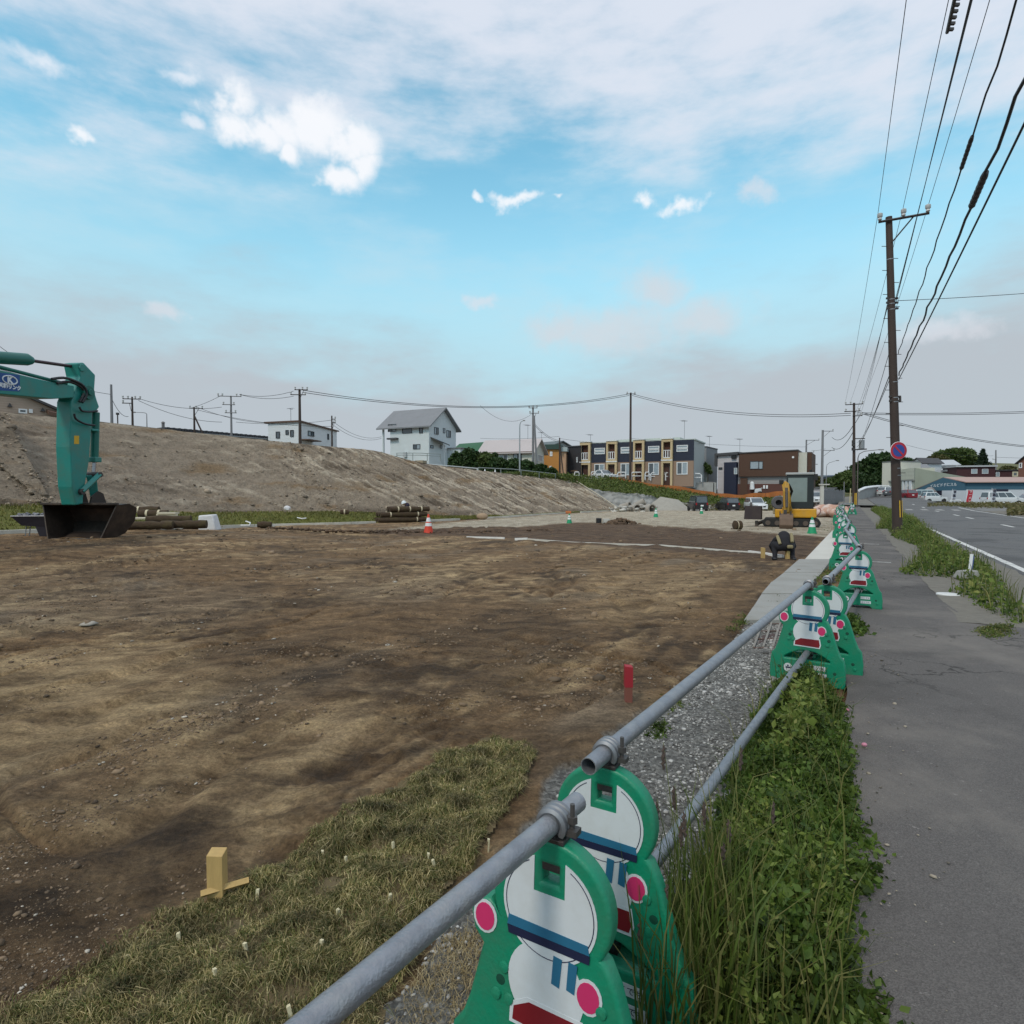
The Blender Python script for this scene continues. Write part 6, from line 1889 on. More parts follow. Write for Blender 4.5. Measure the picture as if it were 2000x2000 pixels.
# ------------------------------------------------------------------ poles and wires
pole_brown = mat('dark_brown_pole', (.055, .038, .032), .75, var=.25, scale=3, bump=.2, bscale=20, stretch=(1, 1, .2))
pole_grey = mat('grey_pole', (.20, .20, .21), .7, var=.15, scale=2)
insul = mat('white_insulator', (.55, .55, .55), .35)


def line_pole(name, label, base, top, r0, r1, m, arms=(), steps=False, group='utility poles along the upper road', cat='utility pole'):
    """arms: (height fraction, length, centre offset, insulators, heading)"""
    base, top = Vector(base), Vector(top); t = thing(name, label, cat, base, 0, group); d = top - base
    b = MB(); b.cyl(Vector((0, 0, -.4)), d, r0, r1, 14); b.build('pole', m, t, smooth=50)
    for (fz, ln, off, ins, hd) in arms:
        c = d * fz; x = Vector((math.cos(hd), math.sin(hd), 0)); a0, a1 = c + x * (off - ln / 2), c + x * (off + ln / 2); fw = Vector((-x.y, x.x, 0)) * -(r1 + .05)
        k = MB(); k.tube([a0 + fw, a1 + fw], .045, 4); arm = k.build('crossarm', dark_steel if m is pole_brown else pole_grey, t)
        for s in ins:
            p = a0.lerp(a1, s) + fw; q = MB(); q.lathe([(.03, 0), (.07, .04), (.05, .10), (.085, .13), (.085, .24), (.03, .27)], 10, p + Vector((0, 0, .04))); q.build('insulator', insul, arm, smooth=50)
        if abs(off) > .1:
            q = MB(); q.tube([c + x * math.copysign(r1, off) + Vector((0, 0, -.75)) + fw * .6, c + x * (off + ln * .2) + fw * .6], .025, 5); q.build('brace', dark_steel, arm)
    if steps:
        n = 20
        for i in range(n):
            z = 2.2 + i * .42; fz = z / d.z
            if fz > .93: break
            c = d * fz; rr = r0 + (r1 - r0) * fz; s = -1 if i % 2 else 1; q = MB(); q.cyl(c + Vector((s * rr, 0, 0)), c + Vector((s * (rr + .17), 0, .0)), .011, n=6); q.build('step_bolt', dark_steel, t)
    return t, d


WIRES = 0


def wire(a, c, sag, r, label, group, n=24, wob=0.0, name='cable', m=None):
    a, c = Vector(a), Vector(c); pts = []
    for i in range(n + 1):
        w = i / n; p = a.lerp(c, w); p.z -= 4 * sag * w * (1 - w)
        if wob: p += Vector((math.sin(i * 2.1), math.cos(i * 1.7), math.sin(i * 1.3))) * wob
        pts.append(p)
    b = MB(); o_ = pts[0]; b.tube([p - o_ for p in pts], r, 5); o = b.build(name, m or wire_mat); o.location = o_
    return tag(o, label, name, group)


# near pole
b1 = G(1754, 1049); b1.z = .0
B1 = Vector((b1.x, b1.y, 0)); T1 = P(1736, 424, b1.y)
t, d1 = line_pole('utility_pole', 'tall dark brown pole with yellow stripes at its foot in the roadside weeds', B1, T1, .165, .105, pole_brown,
                  [(.985, 1.50, .42, (.03, .5, .97), R(-28))], True)
hd1 = Vector((math.cos(R(-28)), math.sin(R(-28)), 0))
bd = MB()
for z, rr in ((2.1, 1.03), (2.35, 1.03), (3.15, 1.03), (3.25, 1.03), (4.7, 1.03), (4.85, 1.03), (7.95, 1.05), (8.15, 1.05), (8.3, 1.05), (5.4, 1.03), (9.7, 1.04)):
    f = z / d1.z; r_ = (.165 + (.105 - .165) * f) * rr; bd.cyl(d1 * f, d1 * f + Vector((0, 0, .025)), r_, n=14)
bd.build('steel_bands', steel, t)['kind'] = 'stuff'
gear = MB()
for z in (4.75, 4.9, 8.0, 8.2, 8.35):
    f = z / d1.z
    for s in (-1, 1): gear.box(d1 * f + Vector((s * .16, -.05, 0)), (.10, .06, .07)); 
gear.cyl(d1 * (4.8 / d1.z) + Vector((.18, -.05, -.1)), d1 * (4.8 / d1.z) + Vector((.18, -.05, .08)), .04, n=8)
gear.build('cable_clamps', dark_steel, t, bevel=.01)['kind'] = 'stuff'
for i in range(5):                              # yellow warning strips wrapped round the foot
    a0 = R(-100 + i * 34); z0, z1 = .62, 1.22; rr = .168
    m = MB(); vs = []
    for k in range(3):
        a = a0 + R(6) * k
        for z in (z0, z1):
            f = z / d1.z; vs.append((d1.x * f + rr * math.cos(a), d1.y * f + rr * math.sin(a), z))
    m.add(vs, [(0, 2, 3, 1), (2, 4, 5, 3)]); m.build('warning_stripe', mat('yellow_stripe', (.70, .42, .03), .5), t)
# no parking sign
sg = P(1755, 880, B1.y - .24); t = thing('no_parking_sign', 'round blue no parking sign with red rim on the near pole', 'road sign', sg, R(4))
rotx = Matrix.Rotation(R(90), 3, 'X')
m = MB(); m.lathe([(.30, -.005), (.30, .010), (.001, .0101)], 40, (0, 0, 0), rotx); m.build('rim', mat('sign_red', (.45, .025, .045), .4), t)
m = MB(); m.lathe([(.302, -.006), (.312, .0), (.302, .008)], 40, (0, 0, 0), rotx); m.build('edge', white, t)
m = MB(); m.lathe([(.215, .0102), (.215, .014), (.001, .0141)], 40, (0, 0, 0), rotx); m.build('disc', mat('sign_blue', (.035, .07, .30), .4), t)
m = MB(); m.box((0, -.0165, 0), (.43, .004, .06), mat=Matrix.Rotation(R(45), 3, 'Y')); m.build('slash', mat('sign_red', (.45, .025, .045)), t)
m = MB(); m.box((0, .06, 0), (.06, .12, .08)); m.build('bracket', steel, t)

# second pole with transformer and street lamp
B2 = P(1668, 990, 63.5); B2.z = -.05; T2 = P(1668, 787, 63.5)
t, d2 = line_pole('utility_pole', 'dark pole carrying a grey transformer at the far end of the fence', B2, T2, .17, .11, pole_brown,
                  [(.985, 1.6, .0, (.02, .3, .98), R(-25)), (.92, 1.5, -.15, (.1, .9), R(-25)), (.875, .9, .3, (.9,), R(-25))], False)
m = MB(); m.cyl((.62, -.1, d2.z * .565), (.62, -.1, d2.z * .645), .26, n=14); m.build('transformer', mat('transformer_grey', (.26, .275, .29), .5, .2), t, smooth=40)
m = MB(); m.tube([(.0, 0, d2.z * .66), (.95, -.1, d2.z * .66)], .05, 4); m.tube([(0, 0, d2.z * .555), (1.15, -.1, d2.z * .56)], .06, 4)
for z in (.56, .6, .63): m.box((-.25, -.15, d2.z * z), (.25, .25, .3))
m.build('equipment_bracket', dark_steel, t)
for s in (0, 1): 
    m = MB(); m.box((-.02 + .13 * s, -.18, .9), (.07, .02, 1.2)); m.build('warning_stripe', mat('yellow_stripe', (.7, .42, .03)), t)


def street_lamp(label, base, h, armx, army, rise, m=pole_grey, r=.07):
    base = Vector(base); t = thing('street_lamp', label, 'street lamp', base)
    b = MB(); b.tube([(0, 0, -.3), (0, 0, h * .86), (armx * .06, army * .06, h * .93), (armx * .3, army * .3, h * .975), (armx, army, h + rise)], [r, r * .75, r * .65, r * .6, r * .5], 8); b.build('pole', m, t, smooth=60)
    q = MB(); q.box((armx * 1.12, army * 1.12, h + rise), (max(.28, abs(armx) * .25), .2, .12)); q.build('lamp_head', mat('lamp_grey', (.28, .27, .27), .5), t, bevel=.03)


bl = P(1674, 990, 62); street_lamp('slender street lamp with a long arm beside the transformer pole', (bl.x, bl.y, 0), CAMZ + (962 - 879) / F * 62, 1.9, -.3, .0, mat('lamp_post_brown', (.12, .10, .09), .6), .06)

# poles along the upper left
up = {}
spec = [('a', 217, 751, 828, 56, .13, pole_grey, (), 'thin grey pole left of the long shed'), ('b', 258, 775, 834, 60, .11, pole_brown, ((.93, 1.6, 0, (.02, .3, .7, .98), R(10)), (.80, .9, -.4, (.1,), R(10))), 'short pole with crowded crossarms beside the thin grey pole'),
        ('c', 379, 795, 846, 68, .12, pole_brown, ((.95, 1.4, .25, (.05, .5, .95), R(10)),), 'stubby pole with a slanting stay in front of the long shed'),
        ('d', 451, 773, 855, 66, .12, pole_grey, ((.985, 2.4, -.1, (.02, .2, .8, .98), R(8)), (.80, 1.3, -.2, (.1, .9), R(8)), (.62, 1.2, 0, (.1, .9), R(8))), 'grey pole with three crossarms left of the flat roofed white house'),
        ('e', 585, 760, 868, 62, .16, pole_brown, ((.985, 1.3, .2, (.05, .6, .95), R(5)), (.90, 1.5, -.1, (.03, .97), R(5))), 'dark pole in front of the flat roofed white house'),
        ('f', 648, 812, 874, 70, .11, pole_brown, ((.9, .5, .2, (.9,), R(5)), (.80, .5, .2, (.9,), R(5))), 'short plain pole at the right end of the flat roofed house'),
        ('g', 1041, 795, 925, 78, .16, pole_grey, ((.985, 1.1, 0, (.05, .5, .95), R(0)), (.91, 1.2, .15, (.05, .95), R(0))), 'grey pole standing in the hedge with a second pole against it'),
        ('h', 1093, 855, 934, 86, .12, pole_brown, (), 'short dark pole in front of the orange house'),
        ('i', 1232, 767, 942, 84, .18, pole_brown, ((.985, 1.3, 0, (.1, .9), R(0)),), 'tall dark pole in front of the terraced flats'),
        ('j', 1575, 859, 950, 104, .17, pole_grey, ((.99, 2.1, 1.0, (.98,), R(0)), (.75, 1.3, .6, (.95,), R(0)), (.5, 1.0, .45, (.9,), R(0))), 'grey pole at the right corner of the brown house'),
        ('k', 1607, 840, 984, 86, .20, pole_grey, ((.985, 1.4, .7, (.95,), R(0)), (.735, 1.6, .8, (.95,), R(0))), 'pale grey pole with a one sided crossarm behind the yellow digger')]
for key, u, vt, vb, Y, r, m, arms, lab in spec:
    tp = P(u, vt, Y); bs = P(u, vb + 6, Y); bs.x = tp.x
    line_pole('utility_pole', lab, bs, tp, r, r * .7, m, arms); up[key] = (bs, tp)
# stay, leaning second pole and equipment
a, c = P(380, 813, 67.6), P(396, 847, 67.6); m = MB(); m.cyl(Vector(), c - a, .09, n=8); o = m.build('stay_post', pole_brown); o.location = a; tag(o, 'slanting stay post propping the stubby pole by the long shed', 'stay post')
a, c = P(1043, 812, 77.6), P(1049, 926, 77.6); m = MB(); m.cyl(Vector(), c - a, .12, .14, 8); o = m.build('leaning_post', pole_grey); o.location = a; tag(o, 'second grey post leaning against the pole in the hedge', 'post')
a, c = P(1094, 872, 85.6), P(1101, 932, 85.6); m = MB(); m.cyl(Vector(), c - a, .08, n=8); o = m.build('stay_post', pole_brown); o.location = a; tag(o, 'thin brown stay post leaning on the short pole by the orange house', 'stay post')
b_ = P(287, 832, 62); street_lamp('street lamp with an arm curving left behind the embankment', b_, CAMZ + (962 - 806) / F * 62 - b_.z, -1.15, 0, .0, pole_grey, .05)
b_ = P(1015, 925, 72); street_lamp('pale grey street lamp standing in front of the hedge', b_, CAMZ + (962 - 822) / F * 72 - b_.z, .45, 0, .0, mat('pale_lamp_post', (.34, .37, .39), .5, .2), .09)
b_ = P(1577, 985, 103); street_lamp('small street lamp arm on the pole at the brown house corner', b_ + Vector((.2, -.3, 0)), CAMZ + (962 - 907) / F * 103 - b_.z, 1.0, 0, .0, pole_grey, .05)
b_ = P(1608, 985, 85); street_lamp('street lamp arm reaching right from the pale grey pole', b_ + Vector((.2, -.3, 0)), CAMZ + (962 - 902) / F * 85 - b_.z, 1.35, 0, .15, pole_grey, .05)
b_ = P(188 / 1 + 42, 828, 58); m = MB(); m.cyl((0, 0, -.4), (0, 0, .9), .06, n=6); m.box((0, 0, .95), (.2, .2, .2)); o = m.build('vent_stack', dark_steel); o.location = b_; tag(o, 'little dark vent post on the embankment beside the thin grey pole', 'vent')

# far right pole
line_pole('utility_pole', 'distant grey pole between the conifer and the brick house', P(1945, 925, 150), P(1945, 879, 150), .2, .14, pole_grey, ((.6, .9, -.5, (.1,), 0),))
line_pole('utility_pole', 'small distant pole beyond the yard trees', P(1655, 940, 170), P(1655, 911, 170), .2, .14, pole_grey, ((.95, 1.5, 0, (.1, .9), 0),))

# wires of the near line: pole behind the camera -> near pole -> second pole
T0 = ST(-24, 1.3, 10.9)
arm1 = [T1 + hd1 * (.42 - .75) + Vector((0, 0, -.0)), T1 + hd1 * .42, T1 + hd1 * (.42 + .75)]
h2 = Vector((math.cos(R(-25)), math.sin(R(-25)), 0)); arm2 = [T2 + h2 * -.78, T2 + h2 * -.3, T2 + h2 * .78]
GR = 'power lines along the road'
for i, nm in enumerate(('left', 'middle', 'right')):
    off = (-.25, .40, .95)[i]
    wire(T0 + hd1 * off + Vector((0, 0, .2)), arm1[i] + Vector((0, 0, .22)), .35, .0085, nm + ' conductor over the crossarm, between the near pole and overhead', GR, 40)
    wire(arm1[i] + Vector((0, 0, .22)), arm2[i] + Vector((0, 0, .22)), .5, .0085, nm + ' conductor between the crossarms of the near and the second pole', GR, 30)
q8 = B1 + d1 * (8.25 / d1.z); q2 = B2 + d2 * .9
for i, (dx, z) in enumerate(((.55, .35), (.68, .3), (.80, .2))):
    wire(T0 + hd1 * (.10 + .12 * i) + Vector((0, 0, -1.3 + .15 * i)), q8 + Vector((.12, -.05, .1 * i - .1)), .28, .008, ('thin', 'second thin', 'thicker')[i] + ' low voltage cable running up to the near pole clamps', GR, 40)
    wire(q8 + Vector((-.08, .05, .1 * i - .1)), q2 + Vector((.2 * i, -.1, -.3 * i)), .55, .008, ('thin', 'second thin', 'thicker')[i] + ' low voltage cable from the near pole down to the second pole', GR, 30)
# rack of spacers on that bundle, high at the top of the view
e = P(1858, 28, 12.4); m = MB(); dd = (T1 - T0).normalized(); m.tube([-dd * .55, dd * .55], .035, 6)
for k in range(6): m.box(dd * (-.45 + k * .18) + Vector((.06, 0, .0)), (.10, .05, .05))
o = m.build('cable_spacer', dark_steel); o.location = e; tag(o, 'dark spacer rack clamped on the cable bundle at the top of the view', 'cable spacer')
# telecom cables at lower heights
q5 = B1 + d1 * (6.4 / d1.z); q48 = B1 + d1 * (5.65 / d1.z); q45 = B1 + d1 * (5.5 / d1.z)
tel = [(1.62, 8.3, q5, .013, .012, 'wavy black telephone cable with the upper splice sleeve'), (1.62, 6.75, q48, .020, .016, 'thick wrapped telephone cable with the lower splice sleeve'), (1.66, 5.85, q45, .014, .0, 'lowest smooth telephone cable right of the near pole')]
tel_pts = []
for t0, z0, qe, r, wob, lab in tel:
    st = ST(-24, t0, z0); wire(st, qe + Vector((.15, -.05, 0)), .25, r, lab, 'telephone cables along the road', 90, wob)
    tel_pts.append((st, qe + Vector((.15, -.05, 0))))
    wire(qe + Vector((-.12, .05, 0)), B2 + d2 * (.50 + .04 * len(tel_pts)) + Vector((.3, 0, 0)), .4, r * .8, lab.split(' with')[0].split(' right')[0] + ' continuing to the second pole', 'telephone cables along the road', 30)


def on_cable(k, u_target, vt):
    st, qe = tel_pts[k]; best = None
    for i in range(400):
        w = i / 400; p = st.lerp(qe, w); p.z -= 4 * .25 * w * (1 - w)
        if p.y < 2: continue
        u, v = pix(p); e = abs(v - vt)
        if best is None or e < best[0]: best = (e, p, w)
    return best[1], (qe - st).normalized()


for k, v0, v1, r, lab in ((0, 262, 330, .032, 'slim black splice sleeve on the wavy telephone cable'), (1, 338, 405, .045, 'fat ribbed splice sleeve on the wrapped telephone cable')):
    a, _ = on_cable(k, 0, v0); c, _ = on_cable(k, 0, v1); m = MB(); n = 15
    m.tube([(c - a) * (i / n) for i in range(n + 1)], [r * (.9 if i % 2 else 1.05) * (.7 if i in (0, n) else 1) for i in range(n + 1)], 10); o = m.build('splice_sleeve', mat('sleeve_black', (.028, .028, .032), .55)); o.location = a; tag(o, lab, 'splice sleeve')
# side wires
wire(q8 + Vector((.15, -.1, .0)), P(2300, 545, 26), .1, .011, 'single wire leaving the near pole level to the right', 'cross wires')
LW = 'wires of the upper road'
e_t, i_t, k2 = up['e'][1], up['i'][1], T2 + Vector((-.3, 0, -.75))
for k, dz in ((0, .0), (1, -.22)):
    nm = ('upper', 'lower')[k]
    wire(e_t + Vector((.3, 0, -.1 + dz)), i_t + Vector((-.2, 0, -.15 + dz)), 1.7 - .1 * k, .03, nm + ' wire of the long sagging pair from the flat roofed house to the flats', LW, 40)
    wire(i_t + Vector((.2, 0, -.15 + dz)), k2 + Vector((0, 0, -.3 + dz)), 1.1, .028, nm + ' wire of the pair from the flats pole to the transformer pole', LW, 40)
for k, (v0, v1, nm) in enumerate(((803, 787, 'upper'), (806, 790, 'lower'))):
    wire(T2 + Vector((.3, 0, -1.0 - .15 * k)), P(2400, v1 - 14, 70), .7, .028, nm + ' wire rising gently right from the transformer pole', LW, 30)
for k, (v1, nm) in enumerate(((866, 'upper'), (868, 'lower'))):
    wire(T2 + Vector((.8, 0, -.95 - .15 * k)), P(2300, v1, 72), 1.9 , .028, nm + ' wire sagging right from the transformer pole over the shop', LW, 30)
d_t = up['d'][1]; c_t = up['c'][1]; b_t = up['b'][1]; a_t = up['a'][1]
for k in range(2):
    wire(d_t + Vector((.9, 0, .15 - .0 * k)), e_t + Vector((-.6, 0, -.2 - .5 * k)), .35, .022, ('upper', 'lower')[k] + ' wire between the grey three arm pole and the dark pole', LW)
    wire(b_t + Vector((.6, 0, -.15 - .2 * k)), d_t + Vector((-1.0, 0, -1.2 - 1.6 * k)), .5, .022, ('upper', 'lower')[k] + ' wire from the crowded short pole to the three arm pole', LW)
    wire(c_t + Vector((.3, 0, -.3 * k)), up['f'][1] + Vector((0, 0, -.6 - .6 * k)) if k else P(541, 826, 74), .5, .022, ('wire from the stubby pole to the flat roofed house', 'wire from the stubby pole to the short plain pole')[k], LW)
wire(a_t + Vector((0, 0, -1.2)), b_t + Vector((-.4, 0, -1.9)), .5, .022, 'wire drooping between the thin grey pole and the crowded short pole', LW)
wire(P(-100, 690, 44), a_t + Vector((0, 0, -.9)), .3, .02, 'wire coming in from the left behind the digger boom', LW)
wire(P(-60, 628, 40), P(40, 705, 46), .1, .018, 'wire slanting down behind the digger cylinder', LW)
wire(c_t + Vector((-.3, 0, -.1)), d_t + Vector((-1.0, 0, .05)), .1, .02, 'short wire rising from the stubby pole to the three arm pole', LW)
f_t = up['f'][1]
for k in range(2):
    wire(f_t + Vector((.2, 0, -.7 - .4 * k)), P(745, 853 + 3 * k, 88), .8, .02, ('upper', 'lower')[k] + ' wire from the short plain pole to the gable roofed white house', LW)
wire(d_t + Vector((.5, 0, -2.8)), f_t + Vector((-.1, 0, -.5)), .3, .02, 'wire passing behind the flat roofed house', LW)
g_t, h_t = up['g'][1], up['h'][1]
for k in range(2): wire(g_t + Vector((.2, 0, -2.1 - .2 * k)), h_t + Vector((0, 0, -.4 - .2 * k)), .4, .022, ('upper', 'lower')[k] + ' wire from the hedge pole down to the pole by the orange house', LW)
wire(P(938, 856, 95), h_t + Vector((0, 0, .2)), .2, .018, 'thin level wire above the cream house roof', LW)
wire(h_t + Vector((0, 0, -.1)), i_t + Vector((0, 0, -7.1)), .15, .018, 'thin level wire above the roof of the flats', LW)
wire(P(938, 792, 70), g_t + Vector((-.2, 0, -.9)), 1.3, .016, 'slack service wire hanging left of the hedge pole', LW)
for k in range(2): wire(up['k'][1] + Vector((1.3, 0, -1.0 - 1.4 * k)), B2 + d2 * (.80 - .06 * k), .9, .03, ('upper', 'lower')[k] + ' black cable from the one sided grey pole to the transformer pole', LW)
wire(i_t + Vector((0, 0, -6.2)), up['j'][1] + Vector((0, 0, -1.2)), .3, .018, 'thin wire from the flats pole to the pole by the brown house', LW)
wire(up['j'][1] + Vector((.9, 0, -1.8)), up['k'][1] + Vector((.4, 0, -2.6)), .1, .02, 'short wire between the two grey poles behind the digger', LW)
wire(P(1945, 893, 150), P(2300, 897, 150), .3, .03, 'far wire right of the distant pole', LW)
wire(P(1770, 899 - 30, 120), P(1940, 890, 148), .8, .025, 'far wire above the trees left of the distant pole', LW)

# ------------------------------------------------------------------ teal excavator reaching in from the left
teal = mat('teal_paint', (.012, .215, .185), .38, var=.10, scale=1.5, spec=.5, dirt=(.08, .15, .115), dirt_amt=.65, dscale=2.2)
teal_dk = mat('teal_cylinder', (.008, .13, .10), .4, var=.1)
chrome = mat('chrome_rod', (.30, .29, .30), .2, .9)
hose_m = mat('hydraulic_hose', (.018, .020, .022), .5)
bucket_m = mat('worn_bucket_steel', (.055, .042, .036), .55, .5, var=.35, scale=6, bump=.3, bscale=25, dirt=(.14, .10, .075), dirt_amt=.7, dscale=2.5)
edge_m = mat('bright_bucket_lip', (.30, .31, .32), .35, .7, var=.2, scale=8)


def teal_excavator():
    O = Vector((-.704 * 16.5, 16.5, 0)); ang = R(84)
    t = thing('excavator', 'teal excavator boom and arm with a wide bucket reaching in at the left edge', 'excavator', O, ang)
    bx, by = Vector((math.cos(ang), math.sin(ang), 0)), Vector((-math.sin(ang), math.cos(ang), 0))

    def pl(u, v, h):                          # photo point on the vertical plane at side offset h (towards the camera side)
        e = Vector((0, 0, CAMZ)); r = ray(u, v); n = -by; k = (h - (e - O).dot(n)) / r.dot(n); p = e + r * k - O
        return p.dot(bx), p.z

    def plate(name, px, h, th, m, parent=None, bevel=.015):
        q = [pl(u, v, h) for u, v in px]; b = MB(); b.prism([(x, -h, z) for x, z in q], (0, th, 0)); return b.build(name, m, parent or t, bevel=bevel)
    Z = lambda x, y: (x / 3.864, 640 + y / 3.864)
    hw = .21
    # arm: side plate outline with the box behind it
    arm = plate('arm', [Z(*p) for p in ((585, 268), (632, 262), (722, 357), (714, 480), (735, 552), (752, 598), (735, 622), (700, 640), (676, 1000), (632, 1250), (628, 1330), (572, 1340), (545, 1200), (530, 900), (538, 560), (588, 420), (606, 370))], hw, 2 * hw, teal, bevel=.03)
    plate('arm_boss', [Z(*p) for p in ((610, 275), (640, 275), (655, 300), (640, 330), (612, 328), (600, 300))], hw + .03, .03, teal, arm)
    q = [pl(*Z(577, 846), hw + .004)]
    plate('yellow_label', [Z(560, 815), Z(597, 815), Z(597, 878), Z(560, 878)], hw + .004, .004, mat('label_yellow', (.60, .36, .02), .5), arm, 0)
    # boom: tapered box along the machine, logo panel on its side
    bm = [Z(*p) for p in ((560, 440), (400, 412), (0, 318), (-900, 95), (-1500, 130))] + [Z(*p) for p in ((-1500, 520), (-900, 470), (0, 500), (400, 538), (560, 528))]
    boom = plate('boom', bm, hw + .05, 2 * hw + .1, teal, bevel=.02)
    x, z = pl(*Z(596, 490), 0); m = MB(); m.cyl((x, -hw - .10, z), (x, hw + .10, z), .19, n=18); m.cyl((x, -hw - .15, z), (x, hw + .15, z), .08, n=12); m.build('boom_pin', teal_dk, boom, bevel=.01)
    h = hw + .056
    lg = plate('logo_panel', [Z(-70, 330), Z(150, 357), Z(150, 482), Z(-70, 470)], h, .004, mat('logo_blue', (.015, .07, .24), .45), boom, 0)
    lw = mat('logo_white', (.68, .72, .74), .5)
    cx, cz = pl(*Z(75, 395), h + .004); ex = abs(pl(*Z(128, 395), h)[0] - cx); m = MB()
    m.tube([(cx + ex * math.cos(R(a)), -h - .003, cz + ex * .52 * math.sin(R(a))) for a in range(0, 360, 12)], .016, 5, closed=True); m.build('logo_ring', lw, lg)
    ax = ex * .9
    text_obj('logo_letter', 'K', ex * 1.05, lw, lg, (cx, -h - .004, cz), (R(90), 0, 0), .002, bold=.012)
    tx, tz = pl(*Z(75, 447), h); text_obj('logo_text', '天和リンク', ex * .62, lw, lg, (tx, -h - .004, tz), (R(90), 0, 0), .002, bold=.006)
    # pipe along the boom top
    m = MB(); m.tube([(p[0], -.16, p[1]) for p in (pl(*Z(-900, 70), .16), pl(*Z(0, 298), .16), pl(*Z(380, 395), .16), pl(*Z(500, 425), .16))], .045, 8); m.build('hydraulic_pipe', teal_dk, boom, smooth=50)
    # arm cylinder
    c0, c1, c2 = pl(*Z(-1000, 160), 0), pl(*Z(235, 248), 0), pl(*Z(600, 300), 0)
    m = MB(); m.tube([(c0[0], 0, c0[1]), (c1[0] - .12, 0, c1[1]), (c1[0], 0, c1[1])], [.145, .145, .10], 16); cyl = m.build('arm_cylinder', teal_dk, t, smooth=40)
    m = MB(); m.cyl((c1[0], 0, c1[1]), (c2[0], 0, c2[1]), .042, n=12); m.build('rod', mat('dark_rod', (.07, .045, .05), .3, .6), cyl)
    m = MB(); m.box((c2[0], 0, c2[1]), (.22, .16, .20)); m.build('rod_eye', teal_dk, cyl, bevel=.03)
    # hoses from boom to arm
    for k, pts in enumerate((((390, 388), (480, 378), (560, 400), (630, 440), (655, 500), (620, 565)), ((430, 420), (520, 408), (600, 440), (636, 490), (600, 560)), ((600, 600), (620, 628), (680, 634), (735, 628)), ((560, 650), (575, 690), (640, 725), (715, 738)))):
        m = MB(); r = .035 if k < 2 else .028; hh = hw + .10 - .03 * (k == 1)
        q = resample([Vector((pl(*Z(*p), hh)[0], -hh, pl(*Z(*p), hh)[1])) for p in pts], 16); m.tube(q, r, 7); m.build('hose', hose_m, t, smooth=60)
    # bucket cylinder down the front of the arm, with guide and links
    a, b_ = pl(*Z(722, 640), .0), pl(*Z(712, 1010), .0)
    m = MB(); m.cyl((a[0], 0, a[1]), (b_[0], 0, b_[1]), .10, n=14); bc = m.build('bucket_cylinder', teal_dk, t, smooth=40)
    e = pl(*Z(706, 1090), 0); m = MB(); m.cyl((b_[0], 0, b_[1]), (e[0], 0, e[1]), .05, n=10); m.build('rod', chrome, bc)
    m = MB(); f = pl(*Z(700, 775), 0); m.box((f[0] - .05, 0, f[1]), (.26, .26, .07)); m.box((b_[0], 0, b_[1] + .05), (.24, .26, .14)); m.build('collar', teal, bc, bevel=.02)
    p0, p1 = pl(*Z(740, 1110), hw), pl(*Z(605, 1238), hw)
    for s in (-1, 1):
        m = MB(); m.tube([(p0[0], s * (hw + .04), p0[1]), (p1[0], s * (hw + .04), p1[1])], [.085, .085], 4); m.build('link', teal, t, bevel=.015)
    m = MB(); m.cyl((p0[0], -hw - .09, p0[1]), (p0[0], hw + .09, p0[1]), .075, n=12); m.cyl((p1[0], -hw - .09, p1[1]), (p1[0], hw + .09, p1[1]), .08, n=12); m.build('link_pins', dark_steel, t)['kind'] = 'stuff'
    p2 = pl(*Z(715, 1290), 0); m = MB(); m.tube([(p0[0], 0, p0[1]), (p2[0], 0, p2[1])], [.16, .13], 4); m.build('tipping_link', teal, t, bevel=.02)
    # bucket: floor plate with lip, curved back, tapering side plates; the mouth faces the machine
    zb_, zt2 = pl(*Z(700, 1605), .3)[1], pl(*Z(640, 1335), 0)[1]
    x0 = pl(*Z(640, 1335), 0)[0] - .30
    wb, wt = .72, 1.06                        # half width at the lip and at the top
    prof = [(x0 - .10, zb_ + .02), (x0 + .35, zb_ + .03), (x0 + .75, zb_ + .16), (x0 + .98, zb_ + .50), (x0 + .90, zb_ + .86), (x0 + .55, zt2 + .02), (x0 + .12, zt2)]
    th = .035

    def wid(z): return wb + (wt - wb) * (z - zb_) / (zt2 - zb_)
    b = MB(); n = len(prof)
    inner = [(x - (.03 if i > 1 else 0), z + (.03 if i < 3 else -.02)) for i, (x, z) in enumerate(prof)]
    vs = []
    for (x, z), (xi, zi) in zip(prof, inner): vs += [(x, -wid(z), z), (x, wid(z), z), (xi, -wid(z) + .02, zi), (xi, wid(z) - .02, zi)]
    fs = []
    for i in range(n - 1):
        o = i * 4; fs += [(o, o + 1, o + 5, o + 4), (o + 3, o + 2, o + 6, o + 7), (o, o + 4, o + 6, o + 2), (o + 1, o + 3, o + 7, o + 5)]
    fs += [(0, 2, 3, 1), (4 * n - 4, 4 * n - 3, 4 * n - 1, 4 * n - 2)]
    b.add(vs, fs); bk = b.build('bucket', bucket_m, t)
    for s in (-1, 1):
        m = MB(); o = [Vector((x, s * wid(z), z)) for x, z in prof]; m.prism(o, (0, s * th, 0)); m.build('side_plate', bucket_m, bk)
    m = MB(); l_, z_ = x0 - .28, zb_
    m.hexa([(l_, -wb, z_ - .02), (x0 + .02, -wb, z_ + .025), (x0 + .02, wb, z_ + .025), (l_, wb, z_ - .02), (l_, -wb, z_ + .015), (x0 + .02, -wb, z_ + .065), (x0 + .02, wb, z_ + .065), (l_, wb, z_ + .015)]); m.build('lip', edge_m, bk)
    m = MB(); m.box((x0 + .12, 0, zt2 + .02), (.14, 2 * wt + .06, .06)); m.build('top_rim', bucket_m, bk, bevel=.01)
